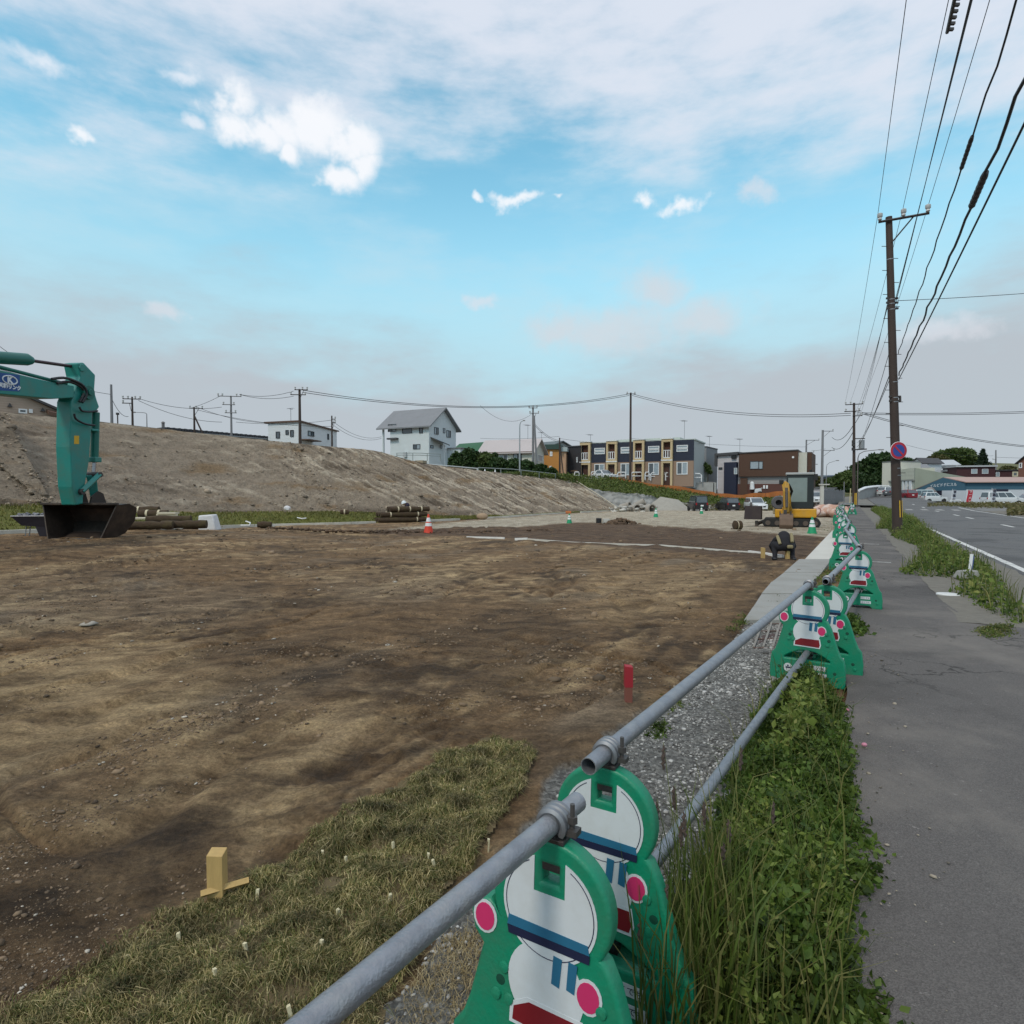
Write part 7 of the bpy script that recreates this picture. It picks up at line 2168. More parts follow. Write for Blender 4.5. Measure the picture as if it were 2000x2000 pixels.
    for s in (-1, 1):
        m = MB(); m.prism([(x0 + .15, s * .24, zt2), (x0 + .75, s * .24, zt2 - .05), (x0 + .62, s * .24, zt2 + .30), (x0 + .45, s * .24, zt2 + .36), (x0 + .22, s * .24, zt2 + .22)], (0, .05 * s, 0)); m.build('ear', mat('ear_dark', (.045, .035, .03), .6, .3), bk)
    # the machine itself, standing left of the view
    mx = -6.4
    u_ = MB(); u_.box((mx - .8, 0, 1.75), (3.2, 2.5, 1.1)); u_.build('upper_body', teal, t, bevel=.12)
    c_ = MB(); c_.box((mx + .4, .75, 2.25), (1.5, .95, 1.6)); c_.build('cab', teal_dk, t, bevel=.08)
    for s in (-1, 1):
        k = MB(); k.prism([(mx - 2.1, s * 1.0, .1), (mx - 1.7, s * 1.0, -.0), (mx + 1.7, s * 1.0, 0), (mx + 2.1, s * 1.0, .4), (mx + 1.8, s * 1.0, .85), (mx - 1.8, s * 1.0, .85), (mx - 2.1, s * 1.0, .5)], (0, s * .55, 0)); k.build('track', rubber, t, bevel=.05)
    k = MB(); k.cyl((mx, 0, .5), (mx, 0, 1.25), .7, n=18); k.build('turntable', dark_steel, t)


teal_excavator()


# ------------------------------------------------------------------ yellow mini digger
def yellow_digger():
    g = P(1530, 1027, 30.5); g.z = zt(g.x, g.y); s = F / 30.5 * .915
    t = thing('mini_excavator', 'yellow mini digger with a dark cab parked on the crushed stone', 'excavator', g, R(-23.9))
    yl = mat('yellow_paint', (.60, .30, .012), .42, var=.1, dirt=(.34, .21, .07), dirt_amt=.5, dscale=2); cab = mat('cab_dark', (.022, .028, .03), .45)
    X = lambda u: (u - 1530) / s; Zz = lambda v: (1027 - v) / s
    # tracks lie across the view
    for y in (-.55, .55):
        m = MB(); x0, x1 = X(1497), X(1588); m.prism([(x0 + .05, y - .16, .02), (x1 - .05, y - .16, .02), (x1 + .04, y - .16, .22), (x1 - .08, y - .16, .43), (x0 + .08, y - .16, .43), (x0 - .06, y - .16, .22)], (0, .32, 0)); tr = m.build('track', rubber, t, bevel=.04)
        for k in range(6):
            m = MB(); m.cyl((x0 + .22 + k * (x1 - x0 - .44) / 5, y - .18, .2), (x0 + .22 + k * (x1 - x0 - .44) / 5, y + .18, .2), .12, n=12); m.build('roller', mat('muddy_steel', (.12, .095, .08), .8, .2), tr)
    m = MB(); m.box((X(1543), 0, .35), (1.2, .8, .3)); m.build('undercarriage', dark_steel, t)
    # dozer blade at the left end with its arms
    bl = MB(); bl.prism([(X(1465), -.75, Zz(1014)), (X(1494), -.95, Zz(1014)), (X(1494), -.95, Zz(990)), (X(1467), -.75, Zz(990))], (.05, .25, 0)); b_ = bl.build('blade', mat('blade_steel', (.05, .038, .04), .6, .3, dirt=(.12, .09, .07)), t, bevel=.02)
    m = MB(); m.tube([(X(1487), -.4, .12), (X(1500), -.35, .3), (X(1520), -.2, .32)], .09, 6); m.tube([(X(1487), .3, .12), (X(1520), .2, .32)], .08, 6); m.box((X(1486), -.3, .1), (.14, .7, .34)); m.build('blade_arm', mat('muddy_steel', (.12, .095, .08)), b_)
    m = MB(); m.tube([(X(1477), -.8, Zz(990)), (X(1477), -.75, Zz(984))], .06, 6); m.build('blade_top_lug', dark_steel, b_)
    # house
    m = MB(); m.hexa([(X(1516), -.75, .47), (X(1582), -.75, .47), (X(1582), .8, .47), (X(1516), .8, .47), (X(1516), -.75, Zz(995)), (X(1582), -.72, Zz(994)), (X(1582), .8, Zz(994)), (X(1516), .8, Zz(995))]); m.build('body', yl, t, bevel=.06)
    m = MB(); m.hexa([(X(1512), -.35, .62), (X(1531), -.5, .62), (X(1531), .8, .62), (X(1512), .8, .62), (X(1514), -.3, Zz(974)), (X(1531), -.4, Zz(972)), (X(1531), .8, Zz(972)), (X(1514), .8, Zz(974))]); m.build('engine_hood', mat('hood_cream', (.50, .40, .24), .6, dirt=(.32, .25, .16)), t, bevel=.08)
    m = MB(); m.lathe([(.30, 0), (.34, .1), (.30, .2), (.14, .2), (.14, 0)], 18, (X(1522), -.55, Zz(984)), Matrix.Rotation(R(90), 3, 'X')); m.build('hose_reel', mat('reel_grey', (.10, .10, .11), .7), t, smooth=50)
    # cab
    x0, x1, z0, z1 = X(1534), X(1577), Zz(994), Zz(936)
    fr = MB(); p = .07
    for (a, c) in ((x0, x0 + p), (x1 - .28, x1)):
        for (ya, yb) in ((-.72, -.65), (.45, .52)): fr.box2((a, ya, z0), (c, yb, z1))
    for (ya, yb) in ((-.72, -.65), (.45, .52)):
        fr.box2((x0 + p + .001, ya, z1 - .12), (x1 - .281, yb, z1)); fr.box2((x0 + p + .001, ya, z0), (x1 - .281, yb, z0 + .32))
    fr.box2((x1 - p, -.649, z0), (x1, .449, z0 + .6)); fr.box2((x0, -.649, z0), (x0 + p, .449, z0 + .6))
    c_ = fr.build('cab', cab, t)
    m = MB(); m.box2((x0 - .04, -.78, z1 + .003), (x1 + .03, .55, z1 + .12)); m.build('cab_roof', mat('cab_roof_grey', (.36, .37, .37), .5), c_, bevel=.04)
    m = MB(); m.box2((x0 + p, -.70, z0 + .32), (x1 - .28, -.685, z1 - .12)); gl = m.build('windscreen', mat('cab_glass', (.20, .25, .24), .08, spec=.8), c_)
    m = MB(); m.box2((x1 - .015, -.6, z0 + .62), (x1 + .002, .4, z1 - .1)); m.build('side_window', glass, c_)
    m = MB(); m.box((X(1552), -.1, z0 + .42), (.42, .4, .12)); m.box((X(1552), .12, z0 + .75), (.40, .1, .6)); m.build('seat', black, c_, bevel=.04)
    m = MB(); m.box((X(1580), -.74, Zz(940)), (.16, .08, .3)); m.cyl((X(1572), -.6, z1 + .1), (X(1572), -.6, z1 + .25), .06, n=8); m.build('mirror', black, t)
    # boom folded up in front, arm hanging down to the bucket
    bx_ = X(1534)
    m = MB(); m.tube([(bx_ + .05, -.7, .78), (bx_ + .03, -1.15, 1.35), (bx_ - .02, -1.5, 1.95)], [.19, .19, .15], 4); boom = m.build('boom', yl, t, bevel=.03)
    m = MB(); m.tube([(bx_ - .02, -1.5, 2.0), (bx_ - .05, -1.75, 2.1), (bx_ + .0, -2.0, 1.75), (bx_ + .02, -2.12, .75)], [.12, .17, .16, .12], 4); arm = m.build('arm', mat('worn_yellow', (.46, .25, .03), .5, dirt=(.2, .13, .06), dirt_amt=.7, dscale=4), t, bevel=.03)
    m = MB(); m.cyl((bx_ - .0, -1.1, .9), (bx_ - .02, -1.45, 1.7), .07, n=10); m.cyl((bx_ + .25, -.9, .75), (bx_ + .12, -1.2, 1.2), .06, n=8); m.build('boom_cylinder', mat('worn_yellow', (.46, .25, .03)), boom)
    m = MB(); m.cyl((bx_ + .0, -2.05, 1.9), (bx_ + .02, -2.3, 1.0), .06, n=10); m.build('bucket_cylinder', dark_steel, arm)
    m = MB(); m.box((bx_ - .22, -1.75, 2.18), (.2, .16, .22)); m.build('work_lamp', black, boom, bevel=.03)
    for k in range(3): m = MB(); m.tube([(bx_ + .1, -1.0, 1.2), (bx_ + .2 + .04 * k, -1.35, 1.75), (bx_ + .06 * k, -1.7, 2.15 - .03 * k), (bx_ + .1, -1.95, 1.8)], .022, 6); m.build('hose', hose_m, boom)
    m = MB(); m.box((bx_ + .02, -.72, .72), (.4, .25, .5)); m.build('swing_post', mat('worn_yellow', (.46, .25, .03)), t, bevel=.04)
    zz = -.02
    pr = [(-2.0, .68), (-2.32, .72), (-2.62, .5), (-2.72, .2), (-2.6, zz), (-2.2, zz + .02)]
    m = MB(); m.prism([(bx_ - .28, y, z) for y, z in pr], (.58, 0, 0)); bk = m.build('bucket', mat('muddy_bucket', (.15, .10, .07), .75, .1, var=.3, scale=5, bump=.4, bscale=15), t, bevel=.03)
    for k in range(4): q = MB(); q.box((bx_ - .21 + .15 * k, -2.12, zz + .01), (.06, .2, .05)); q.build('tooth', dark_steel, bk)
    m = MB(); m.box((bx_ - .04, -2.25, .78), (.14, .25, .2)); m.box((bx_ + .2, -2.25, .72), (.05, .3, .18)); m.box((bx_ - .26, -2.25, .72), (.05, .3, .18)); m.build('ear', dark_steel, bk)


yellow_digger()

# ------------------------------------------------------------------ vehicles
def car_paint(name, c): return mat(name, c, .28, .1, var=.03, spec=.6)


def car(label, loc, rz, paint_m, L=3.9, W=1.62, H=1.55, kind='hatch', group=None, plate=True):
    """local +x is forward. lower hull and cabin lofted through sections, separate glass, lamps, wheels"""
    t = thing('parked_car', label, 'car', loc, rz, group)
    hl = L / 2; w = W / 2
    belt = {'hatch': .60, 'van': .54, 'suv': .60, 'sport': .58, 'kei': .52}[kind] * H
    hood = {'hatch': .55, 'van': .56, 'suv': .60, 'sport': .52, 'kei': .52}[kind] * H
    # cabin: base rear/front, top rear/front
    cr0, cf0, cr1, cf1 = {'hatch': (-.98, .38, -.80, .02), 'van': (-.97, .60, -.90, .26), 'suv': (-.97, .36, -.84, .04), 'sport': (-.80, .38, -.42, .02), 'kei': (-.98, .62, -.93, .40)}[kind]
    sec = [(-1.0, .30, hood * .98 if kind != 'sport' else belt, .90), (-.93, .20, belt, 1.0), (-.4, .17, belt, 1.0), (.35, .17, belt, 1.0), (cf0, .17, hood + .02, .99), (.90, .20, hood * .93, .96), (.985, .26, hood * .74, .88)]
    b = MB(); vs = []
    for (fx, z0, z1, k) in sec:
        x = fx * hl; ww = w * k; zm = (z0 + z1) * .5
        vs += [(x, -ww * .9, z0), (x, -ww, zm), (x, -ww * .97, z1), (x, ww * .97, z1), (x, ww, zm), (x, ww * .9, z0)]
    fs = []
    for i in range(len(sec) - 1):
        o = i * 6
        for j in range(6): fs.append((o + j, o + (j + 1) % 6, o + 6 + (j + 1) % 6, o + 6 + j))
    fs = [tuple(reversed(f)) for f in fs]
    fs += [(0, 1, 2, 3, 4, 5), tuple((len(sec) - 1) * 6 + j for j in (5, 4, 3, 2, 1, 0))]
    b.add(vs, fs); body = b.build('body', paint_m, t, bevel=.05, smooth=50)
    c = MB(); wb, wt = w * .95, w * .80
    lo = [Vector((cr0 * hl, -wb, belt - .02)), Vector((cf0 * hl, -wb, belt - .02)), Vector((cf0 * hl, wb, belt - .02)), Vector((cr0 * hl, wb, belt - .02))]
    hi = [Vector((cr1 * hl, -wt, H)), Vector((cf1 * hl, -wt, H)), Vector((cf1 * hl, wt, H)), Vector((cr1 * hl, wt, H))]
    c.hexa(lo + hi); c.build('cabin', paint_m, body, bevel=.05, smooth=50)

    def pane(a, b_, c_, d, u0, u1, v0, v1, name, off=.012):
        f = lambda u, v: a.lerp(b_, u).lerp(d.lerp(c_, u), v)
        q = [f(u0, v0), f(u1, v0), f(u1, v1), f(u0, v1)]; n = (q[1] - q[0]).cross(q[3] - q[0]).normalized()
        m = MB(); m.prism([p + n * .003 for p in q], n * off); m.build(name, glass, body)
    for (a, b_, c_, d) in ((lo[0], lo[1], hi[1], hi[0]), (lo[2], lo[3], hi[3], hi[2])):
        fl = a is lo[2]
        for (u0, u1) in (((.06, .36), (.39, .66), (.69, .94)) if kind in ('van', 'kei', 'suv', 'hatch') else ((.25, .9),)):
            if fl: u0, u1 = 1 - u1, 1 - u0
            pane(a, b_, c_, d, u0, u1, .14, .86, 'side_window')
    pane(lo[1], lo[2], hi[2], hi[1], .06, .94, .08, .90, 'windscreen'); pane(lo[3], lo[0], hi[0], hi[3], .08, .92, .12, .88, 'rear_window')
    lampw = mat('headlamp', (.55, .58, .6), .15, spec=.8); lampr = mat('tail_lamp', (.30, .01, .012), .25)
    for s in (-1, 1):
        m = MB(); m.box((hl * .945, s * w * .70, hood * .80), (.14, w * .38, .13)); m.build('headlight', lampw, t, bevel=.02)
        m = MB(); m.box((-hl * .985, s * w * .80, belt * .92), (.08, w * .20, .26)); m.build('tail_light', lampr, t, bevel=.02)
        m = MB(); m.box((cf0 * hl - .12, s * (w + .09), belt + .06), (.12, .18, .14)); m.build('mirror', paint_m, t, bevel=.03)
        for fx in (-.62, .62):
            r = .29 if kind in ('kei', 'hatch', 'sport') else .33; ax = Matrix.Rotation(R(90), 3, 'X')
            m = MB(); m.lathe([(r * .6, -.09), (r, -.09), (r + .015, 0), (r, .09), (r * .6, .09)], 18, (fx * hl, s * (w - .07), r), ax); wh = m.build('wheel', rubber, t, smooth=40)
            m = MB(); m.lathe([(.001, -.075 * 1), (r * .62, -.085), (r * .62, .085), (.001, .075)], 14, (fx * hl, s * (w - .07), r), ax); m.build('rim', mat('alloy_rim', (.35, .36, .37), .35, .6), wh)
            m = MB(); m.lathe([(r * 1.18, -.03), (r * 1.18, .012), (.001, .0125)] , 18, (fx * hl, s * (w - .035) , r + .02), Matrix.Rotation(R(90) if s < 0 else R(-90), 3, 'X')); m.build('wheel_arch', black, body)
    m = MB(); m.box((hl * .985, 0, hood * .62), (.06, W * .6, .16)); m.build('grille', black, t, bevel=.01)
    for x in (-hl * 1.0, hl * .985): m = MB(); m.box((x, 0, .32), (.11, W * .85, .17)); m.build('bumper', black if kind in ('suv',) else paint_m, t, bevel=.03)
    if plate:
        for x in (-hl * 1.0 - .055, hl * .985 + .065):
            m = MB(); m.box((x, 0, .50 if x > 0 else belt * .72), (.012, .33, .165)); m.build('number_plate', white, t)
    return t


pw = car_paint('white_car_paint', (.66, .68, .69)); pb = car_paint('black_car_paint', (.018, .017, .022)); pr_ = car_paint('red_car_paint', (.20, .012, .02)); ps = car_paint('grey_car_paint', (.10, .11, .12))


def at_px(u, v, Y):
    return P(u, v, Y)


p = P(1362, 998, 71); car('black and white minivan seen from behind, parked by the stone wall', p, R(90), pb, 3.4, 1.55, 1.76, 'kei')
m = MB(); m.box((0, 0, 1.70), (2.4, 1.30, .13)); o = None
p = P(1420, 998, 75); car('dark small car seen from behind, parked beside the minivan', p, R(93), pb, 3.9, 1.7, 1.62, 'suv')
p = P(1476, 997.5, 74); car('white hatchback facing the camera, left of the yellow digger', p, R(-92), pw, 3.8, 1.7, 1.58, 'hatch')
p = P(1180, 936, 90); car('white low car parked in front of the terraced flats', p, R(-60), pw, 4.3, 1.75, 1.36, 'sport')
p = P(1424, 966, 98); car('dark car roof showing above the orange net by the brown house', p, R(178), ps, 4.5, 1.75, 1.6, 'suv')
p = P(1498, 968, 92.5); car('white van roof showing above the net in front of the brown house', p, R(178), pw, 4.2, 1.7, 1.95, 'van')
p = P(1591, 984, 82); car('white car half hidden behind the yellow digger cab', p, R(-100), pw, 3.8, 1.7, 1.6, 'hatch')
p = P(1736, 968, 108); car('white car parked up the side street left of the near pole', p, R(20), pw, 4.0, 1.7, 1.55, 'hatch')
p = P(1748, 969, 104); car('dark car behind the near pole on the side street', p, R(20), ps, 4.0, 1.7, 1.45, 'sport')
p = P(1770, 974.5, 100); car('dark red car parked right of the near pole', p, R(85), pr_, 3.9, 1.65, 1.5, 'hatch')
p = P(1797, 979, 101); car('pale box van standing behind the small white car', p, R(165), car_paint('pale_blue_paint', (.42, .50, .52)), 3.6, 1.6, 1.9, 'kei')
p = P(1824, 981, 99); car('small white car seen from the side in front of the blue shop', p, R(-6), pw, 3.5, 1.6, 1.62, 'hatch')
p = P(1957, 986.5, 85); car('big white minivan seen from the side at the right edge', p, R(-4), pw, 4.95, 1.85, 1.85, 'van')
p = P(2003, 986, 86); car('dark red car nose cut off by the right edge of the view', p, R(170), pr_, 3.9, 1.7, 1.5, 'hatch')


# flags and low white rail in front of the shop
def flag(u0, v0, u1, v1, Y, cloth, ink, s, label, lean):
    a, c = P(u0, v1, Y), P(u1, v0, Y); w = (c.x - a.x); h = c.z - a.z; t = thing('banner_flag', label, 'flag', (a.x, a.y, a.z))
    n = 7; b = MB(); vs = []; fs = []
    for i in range(n + 1):
        z = h * i / n; sh = lean * i / n
        for j in range(4): x = w * j / 3 + sh; vs.append((x, .05 * math.sin(2.2 * j + .9 * i), z))
    for i in range(n):
        for j in range(3): o = i * 4 + j; fs.append((o, o + 1, o + 5, o + 4))
    b.add(vs, fs); b.build('cloth', cloth, t, smooth=80)
    k = len(s)
    for i, ch in enumerate(s):
        z = h * (1 - (i + .5) / k); text_obj('flag_letter', ch, min(w * .95, h / k * .95), ink, t, (w / 2 + lean * z / h, -.09, z), (R(90), 0, 0), .004, bold=.012)
    m = MB(); m.cyl((lean - .06, .03, h + .15), (-.12, .03, -.55), .02, n=6); m.build('flag_pole', white, t)


fw_ = mat('flag_white', (.60, .62, .68), .8); fr_ = mat('flag_red', (.48, .03, .05), .7); ink_b = mat('flag_ink', (.012, .012, .03), .7)
flag(1858, 957, 1865, 980, 88, fw_, ink_b, '営業中', 'white banner flag with dark characters in front of the shop wall', .25)
flag(1887, 957.5, 1897, 982, 88, fr_, mat('flag_white_ink', (.68, .55, .55), .8), 'ラーメン', 'red banner flag with white characters in front of the shop wall', .25)
flag(1936, 955, 1944, 979, 83, fw_, ink_b, '営業中', 'white banner flag with dark characters in front of the big minivan', .15)
for i, (u, v0, u2) in enumerate(((1856, 984, 1876), (1906, 988, 1936), (1937, 989, 1965), (1966, 989, 1996))):
    a, c = P(u, v0, 78), P(u2, v0, 78); t = thing('low_rail', ('short white rail at the left by the shop flag', 'low white pipe rail below the red flag', 'low white pipe rail below the big minivan', 'low white pipe rail at the right edge by the road')[i], 'rail', a, 0, 'low white rails by the road')
    d = c - a; h = .45; m = MB(); m.tube([(0, 0, h), d + Vector((0, 0, h))], .07, 6); m.build('rail', white, t)
    for s in (0.02, .98): m = MB(); m.cyl(d * s + Vector((0, 0, -.4)), d * s + Vector((0, 0, h)), .07, n=8); m.build('post', white, t)


# ------------------------------------------------------------------ people
def skin_body(name, verts, edges, radii, mats, assign, parent, vox=.016):
    """limbs as tapered round segments, fused into one continuous skin"""
    b = MB()
    for i, j in edges: b.tube([verts[i], verts[j]], [radii[i], radii[j]], 12)
    for v, r in zip(verts, radii): b.ball(v, r, 12, 8)
    o = b.build(name, mats)
    m = o.modifiers.new('fuse', 'REMESH'); m.mode = 'VOXEL'; m.voxel_size = vox; m = o.modifiers.new('soft', 'SMOOTH'); m.iterations = 6
    dg = bpy.context.evaluated_depsgraph_get(); m2 = bpy.data.meshes.new_from_object(o.evaluated_get(dg)); bpy.data.objects.remove(o)
    m2.materials.clear()
    for m in mats: m2.materials.append(m)
    for p in m2.polygons: p.use_smooth = True; p.material_index = assign(p.center)
    o = bpy.data.objects.new(name, m2); COL.objects.link(o); o.parent = parent
    return o


skin_m = mat('skin', (.42, .25, .17), .6, var=.05); cloth_bk = mat('black_workwear', (.014, .013, .017), .85, var=.3, scale=8, bump=.3, bscale=30); cloth_tan = mat('olive_tan_patch', (.24, .20, .11), .85)
helmet_m = mat('white_helmet', (.66, .70, .72), .3)


def bending_worker():
    g = G(1532, 1092); g.z = float(gz(g.x, g.y))
    t = thing('person', 'worker in black clothes bent over at the edge of the dark plot, seen from behind', 'person', g, R(-12)); t.scale = (.86, .86, .86)
    # legs apart, hips high, back bent forward away from the camera, arms reaching to the ground
    k = .80
    V = [(0, 0, .38), (.0, .08, .50), (.02, .20, .59), (.05, .36, .55), (.06, .47, .44), (.07, .55, .37),
         (-.12, .02, .34), (-.21, .17, .38), (-.24, -.02, .08), (-.29, -.13, .035),
         (.13, .02, .34), (.20, .16, .38), (.20, .02, .08), (.22, -.12, .035),
         (-.15, .36, .50), (-.27, .40, .33), (-.18, .47, .14), (-.16, .49, .08),
         (.24, .36, .50), (.33, .38, .33), (.25, .46, .14), (.23, .48, .08)]
    E = [(0, 1), (1, 2), (2, 3), (3, 4), (4, 5), (0, 6), (6, 7), (7, 8), (8, 9), (0, 10), (10, 11), (11, 12), (12, 13), (3, 14), (14, 15), (15, 16), (16, 17), (3, 18), (18, 19), (19, 20), (20, 21)]
    Rr = [.155, .165, .165, .13, .06, .09, .12, .095, .06, .05, .12, .095, .06, .05, .075, .052, .037, .034, .075, .052, .037, .034]
    body = skin_body('body', V, E, Rr, [cloth_bk, skin_m], lambda c: 1 if (c.z < .12 and c.y > .38) or (c.y > .46 and c.z > .3 and abs(c.x - .06) < .1) else 0, t)
    m = MB(); m.ball((.07, .55, .38), .108, 12, 8, (1, 1.05, .9)); m.build('hair', mat('dark_hair', (.02, .016, .014), .7), t, smooth=60)
    for q in ([(-.13, -.11, .42), (-.15, -.02, .53), (-.16, .10, .62)], [(.17, -.07, .47), (.19, .06, .60), (.20, .18, .67), (.21, .28, .66)]):
        m = MB(); m.tube([Vector(p) for p in q], [.040, .046, .04, .03][:len(q)], 6); m.build('vest_strap', cloth_tan, t, smooth=60)
    m = MB(); m.box((.10, -.165, .36), (.15, .08, .09)); m.build('belt_bag', cloth_tan, t, bevel=.03)
    for s in (-1, 1):
        m = MB(); m.box((-.265 if s < 0 else .21, -.07, .035), (.10, .26, .07)); m.build('shoe', black, t, bevel=.03)
        hx0 = -.16 if s < 0 else .23
        for f in range(4):
            m = MB(); hx = hx0 + .016 * (f - 1.5); m.tube([(hx, .49, .08), (hx, .51, .045 - .004 * (f % 2)), (hx, .50, .008)], [.010, .009, .007], 6); m.build('finger', skin_m, t, smooth=60)
        m = MB(); m.tube([(hx0 - s * .03, .48, .08), (hx0 - s * .045, .47, .04)], [.011, .008], 6); m.build('thumb', skin_m, t, smooth=60)


def helmet_worker():
    p = P(797, 1008, 38.0)
    t = thing('person', 'worker in dark clothes and a white helmet crouching behind the turf stack', 'person', p, R(20))
    V = [(0, 0, .30), (-.02, -.05, .50), (-.07, -.08, .68), (-.17, -.08, .74), (-.25, -.08, .78),
         (.12, -.05, .28), (.02, -.38, .34), (.06, -.36, .04), (.02, -.46, .02), (.12, .14, .28), (.02, -.12, .40), (.10, .10, .04), (.04, .0, .02),
         (-.10, -.26, .68), (-.22, -.34, .46), (-.34, -.28, .30), (-.10, .12, .68), (-.24, .14, .46), (-.36, .06, .30)]
    E = [(0, 1), (1, 2), (2, 3), (3, 4), (0, 5), (5, 6), (6, 7), (7, 8), (0, 9), (9, 10), (10, 11), (11, 12), (2, 13), (13, 14), (14, 15), (2, 16), (16, 17), (17, 18)]
    Rr = [.14, .14, .15, .06, .085, .10, .08, .05, .045, .10, .08, .05, .045, .065, .05, .035, .065, .05, .035]
    navy = mat('navy_workwear', (.022, .018, .04), .85)
    skin_body('body', V, E, Rr, [navy, skin_m], lambda c: 1 if (c.x < -.30 and c.z < .42) or (c.x < -.19 and c.z > .66) else 0, t)
    m = MB(); m.lathe([(.165, 0), (.15, .015), (.14, .06), (.11, .12), (.06, .155), (.001, .165)], 16, (-.27, -.08, .80), Matrix.Rotation(R(-18), 3, 'Y')); m.build('helmet', helmet_m, t, smooth=50)


bending_worker(); helmet_worker()

# ------------------------------------------------------------------ trees, hedges, weeds
tree_dark = leaf_mat('tree_leaf_dark', [(.018, .040, .012), (.03, .062, .018), (.05, .085, .026), (.024, .05, .016)], transl=.15)
tree_mid = leaf_mat('tree_leaf_mid', [(.045, .08, .02), (.075, .12, .03), (.11, .14, .045), (.06, .085, .025)], transl=.2)
tree_olive = leaf_mat('tree_leaf_olive', [(.055, .065, .02), (.09, .085, .03), (.07, .08, .025), (.12, .09, .035)], transl=.2)
hedge_l = leaf_mat('hedge_leaf', [(.016, .04, .012), (.03, .066, .018), (.055, .09, .025), (.022, .05, .015)], transl=.15)
bark = mat('bark', (.09, .07, .05), .9, var=.3, scale=6)


def crown_pts(blobs, n, hollow=.55):
    out = []
    vol = np.array([b[3] * b[4] * b[5] for b in blobs]); vol = vol ** .75; cnt = (vol / vol.sum() * n).astype(int)
    for (cx, cy, cz, rx, ry, rz), k in zip(blobs, cnt):
        d = RNG.normal(size=(k, 3)); d /= np.linalg.norm(d, axis=1, keepdims=True)
        r = RNG.uniform(hollow, 1.0, k) ** .6
        q = d * r[:, None]
        lump = 1 + .22 * perlin(d[:, 0] * 2.3 + cx, d[:, 2] * 2.3 + cz, 501) + .12 * perlin(d[:, 1] * 5 + cy, d[:, 2] * 5, 503)
        q = q * lump[:, None] * np.array([rx, ry, rz]) + np.array([cx, cy, cz]); out.append(q)
    return np.concatenate(out)


def tree(label, base, blobs, n, leaf, mats, trunk_r=.3, cat='tree', group=None, name='tree', hollow=.5):
    """blobs relative to base: (x, y, z, rx, ry, rz)"""
    t = thing(name, label, cat, base, 0, group)
    zt_ = max(b[2] for b in blobs)
    m = MB(); m.tube([(0, 0, -.5), (.05, 0, zt_ * .4), (-.03, .05, zt_ * .8)], [trunk_r, trunk_r * .75, trunk_r * .4], 8)
    for b in blobs: m.tube([(0, 0, zt_ * .35), (b[0] * .5, b[1] * .5, zt_ * .35 + (b[2] - zt_ * .35) * .5 + .2), (b[0], b[1], b[2])], [trunk_r * .5, trunk_r * .35, trunk_r * .15], 6)
    m.build('trunk', bark, t)
    leaves('crown', crown_pts(blobs, n, hollow), leaf, leaf * .55, mats, spread=1.0, parent=t)
    return t


def px_tree(label, Y, ell, n, leaf, mats, base_v, trunk_r=.3, depth=.8, **k):
    """ell: list of (u, v, ru, rv) seen in the photo at distance Y"""
    u0 = sum(e[0] for e in ell) / len(ell); base = P(u0, base_v, Y); s = Y / F; bl = []
    for i, (u, v, ru, rv) in enumerate(ell):
        p = P(u, v, Y) - base; bl.append((p.x, (random.uniform(-.5, .5)) * ru * s, p.z, ru * s, ru * s * depth, rv * s))
    return tree(label, base, bl, n, leaf, mats, trunk_r, **k)


# dark wood on the hill behind the poles
px_tree('large dark broadleaf tree behind the second pole', 150, [(1690, 925, 24, 26), (1712, 912, 26, 26), (1728, 905, 22, 20), (1745, 903, 20, 16)], 9000, 1.3, tree_dark, 962, .5)
px_tree('broad dark tree just right of the near pole above the yellow house', 158, [(1750, 915, 26, 22), (1770, 905, 14, 10)], 4000, 1.3, tree_dark, 950, .4)
px_tree('dark bushy tree low on the hill between the two poles', 142, [(1700, 945, 22, 16), (1722, 938, 22, 18), (1680, 940, 14, 16)], 6000, 1.1, tree_dark, 962, .4)
px_tree('rounded green tree rising behind the white roofed house', 175, [(1845, 897, 26, 16), (1868, 892, 26, 17), (1885, 900, 20, 12), (1858, 886, 18, 9)], 7000, 1.3, tree_mid, 935, .5)
px_tree('brownish olive tree left of the rounded green tree behind the hall', 172, [(1825, 901, 20, 10), (1810, 904, 14, 7)], 3000, 1.2, tree_olive, 930, .4)
px_tree('light green bushy tree behind the grey yard fence', 118, [(1640, 940, 16, 15), (1652, 935, 14, 16), (1628, 945, 14, 12)], 5000, .8, tree_mid, 968, .3)
px_tree('olive green tree beside the pale grey pole', 122, [(1596, 943, 12, 12), (1612, 948, 14, 10)], 3000, .8, tree_olive, 968, .25)
px_tree('dark green tree directly behind the transformer pole', 128, [(1660, 948, 12, 14), (1672, 943, 12, 20)], 4000, .9, tree_dark, 968, .3)
px_tree('small tree in the gap left of the brick house', 150, [(1972, 916, 14, 6), (1962, 918, 8, 4)], 900, .8, tree_olive, 930, .2)
px_tree('thin leafed sapling leaning out behind the grey end block', 95, [(1383, 915, 6, 8), (1378, 908, 4, 5), (1386, 922, 5, 4)], 420, .4, tree_mid, 938, .08)
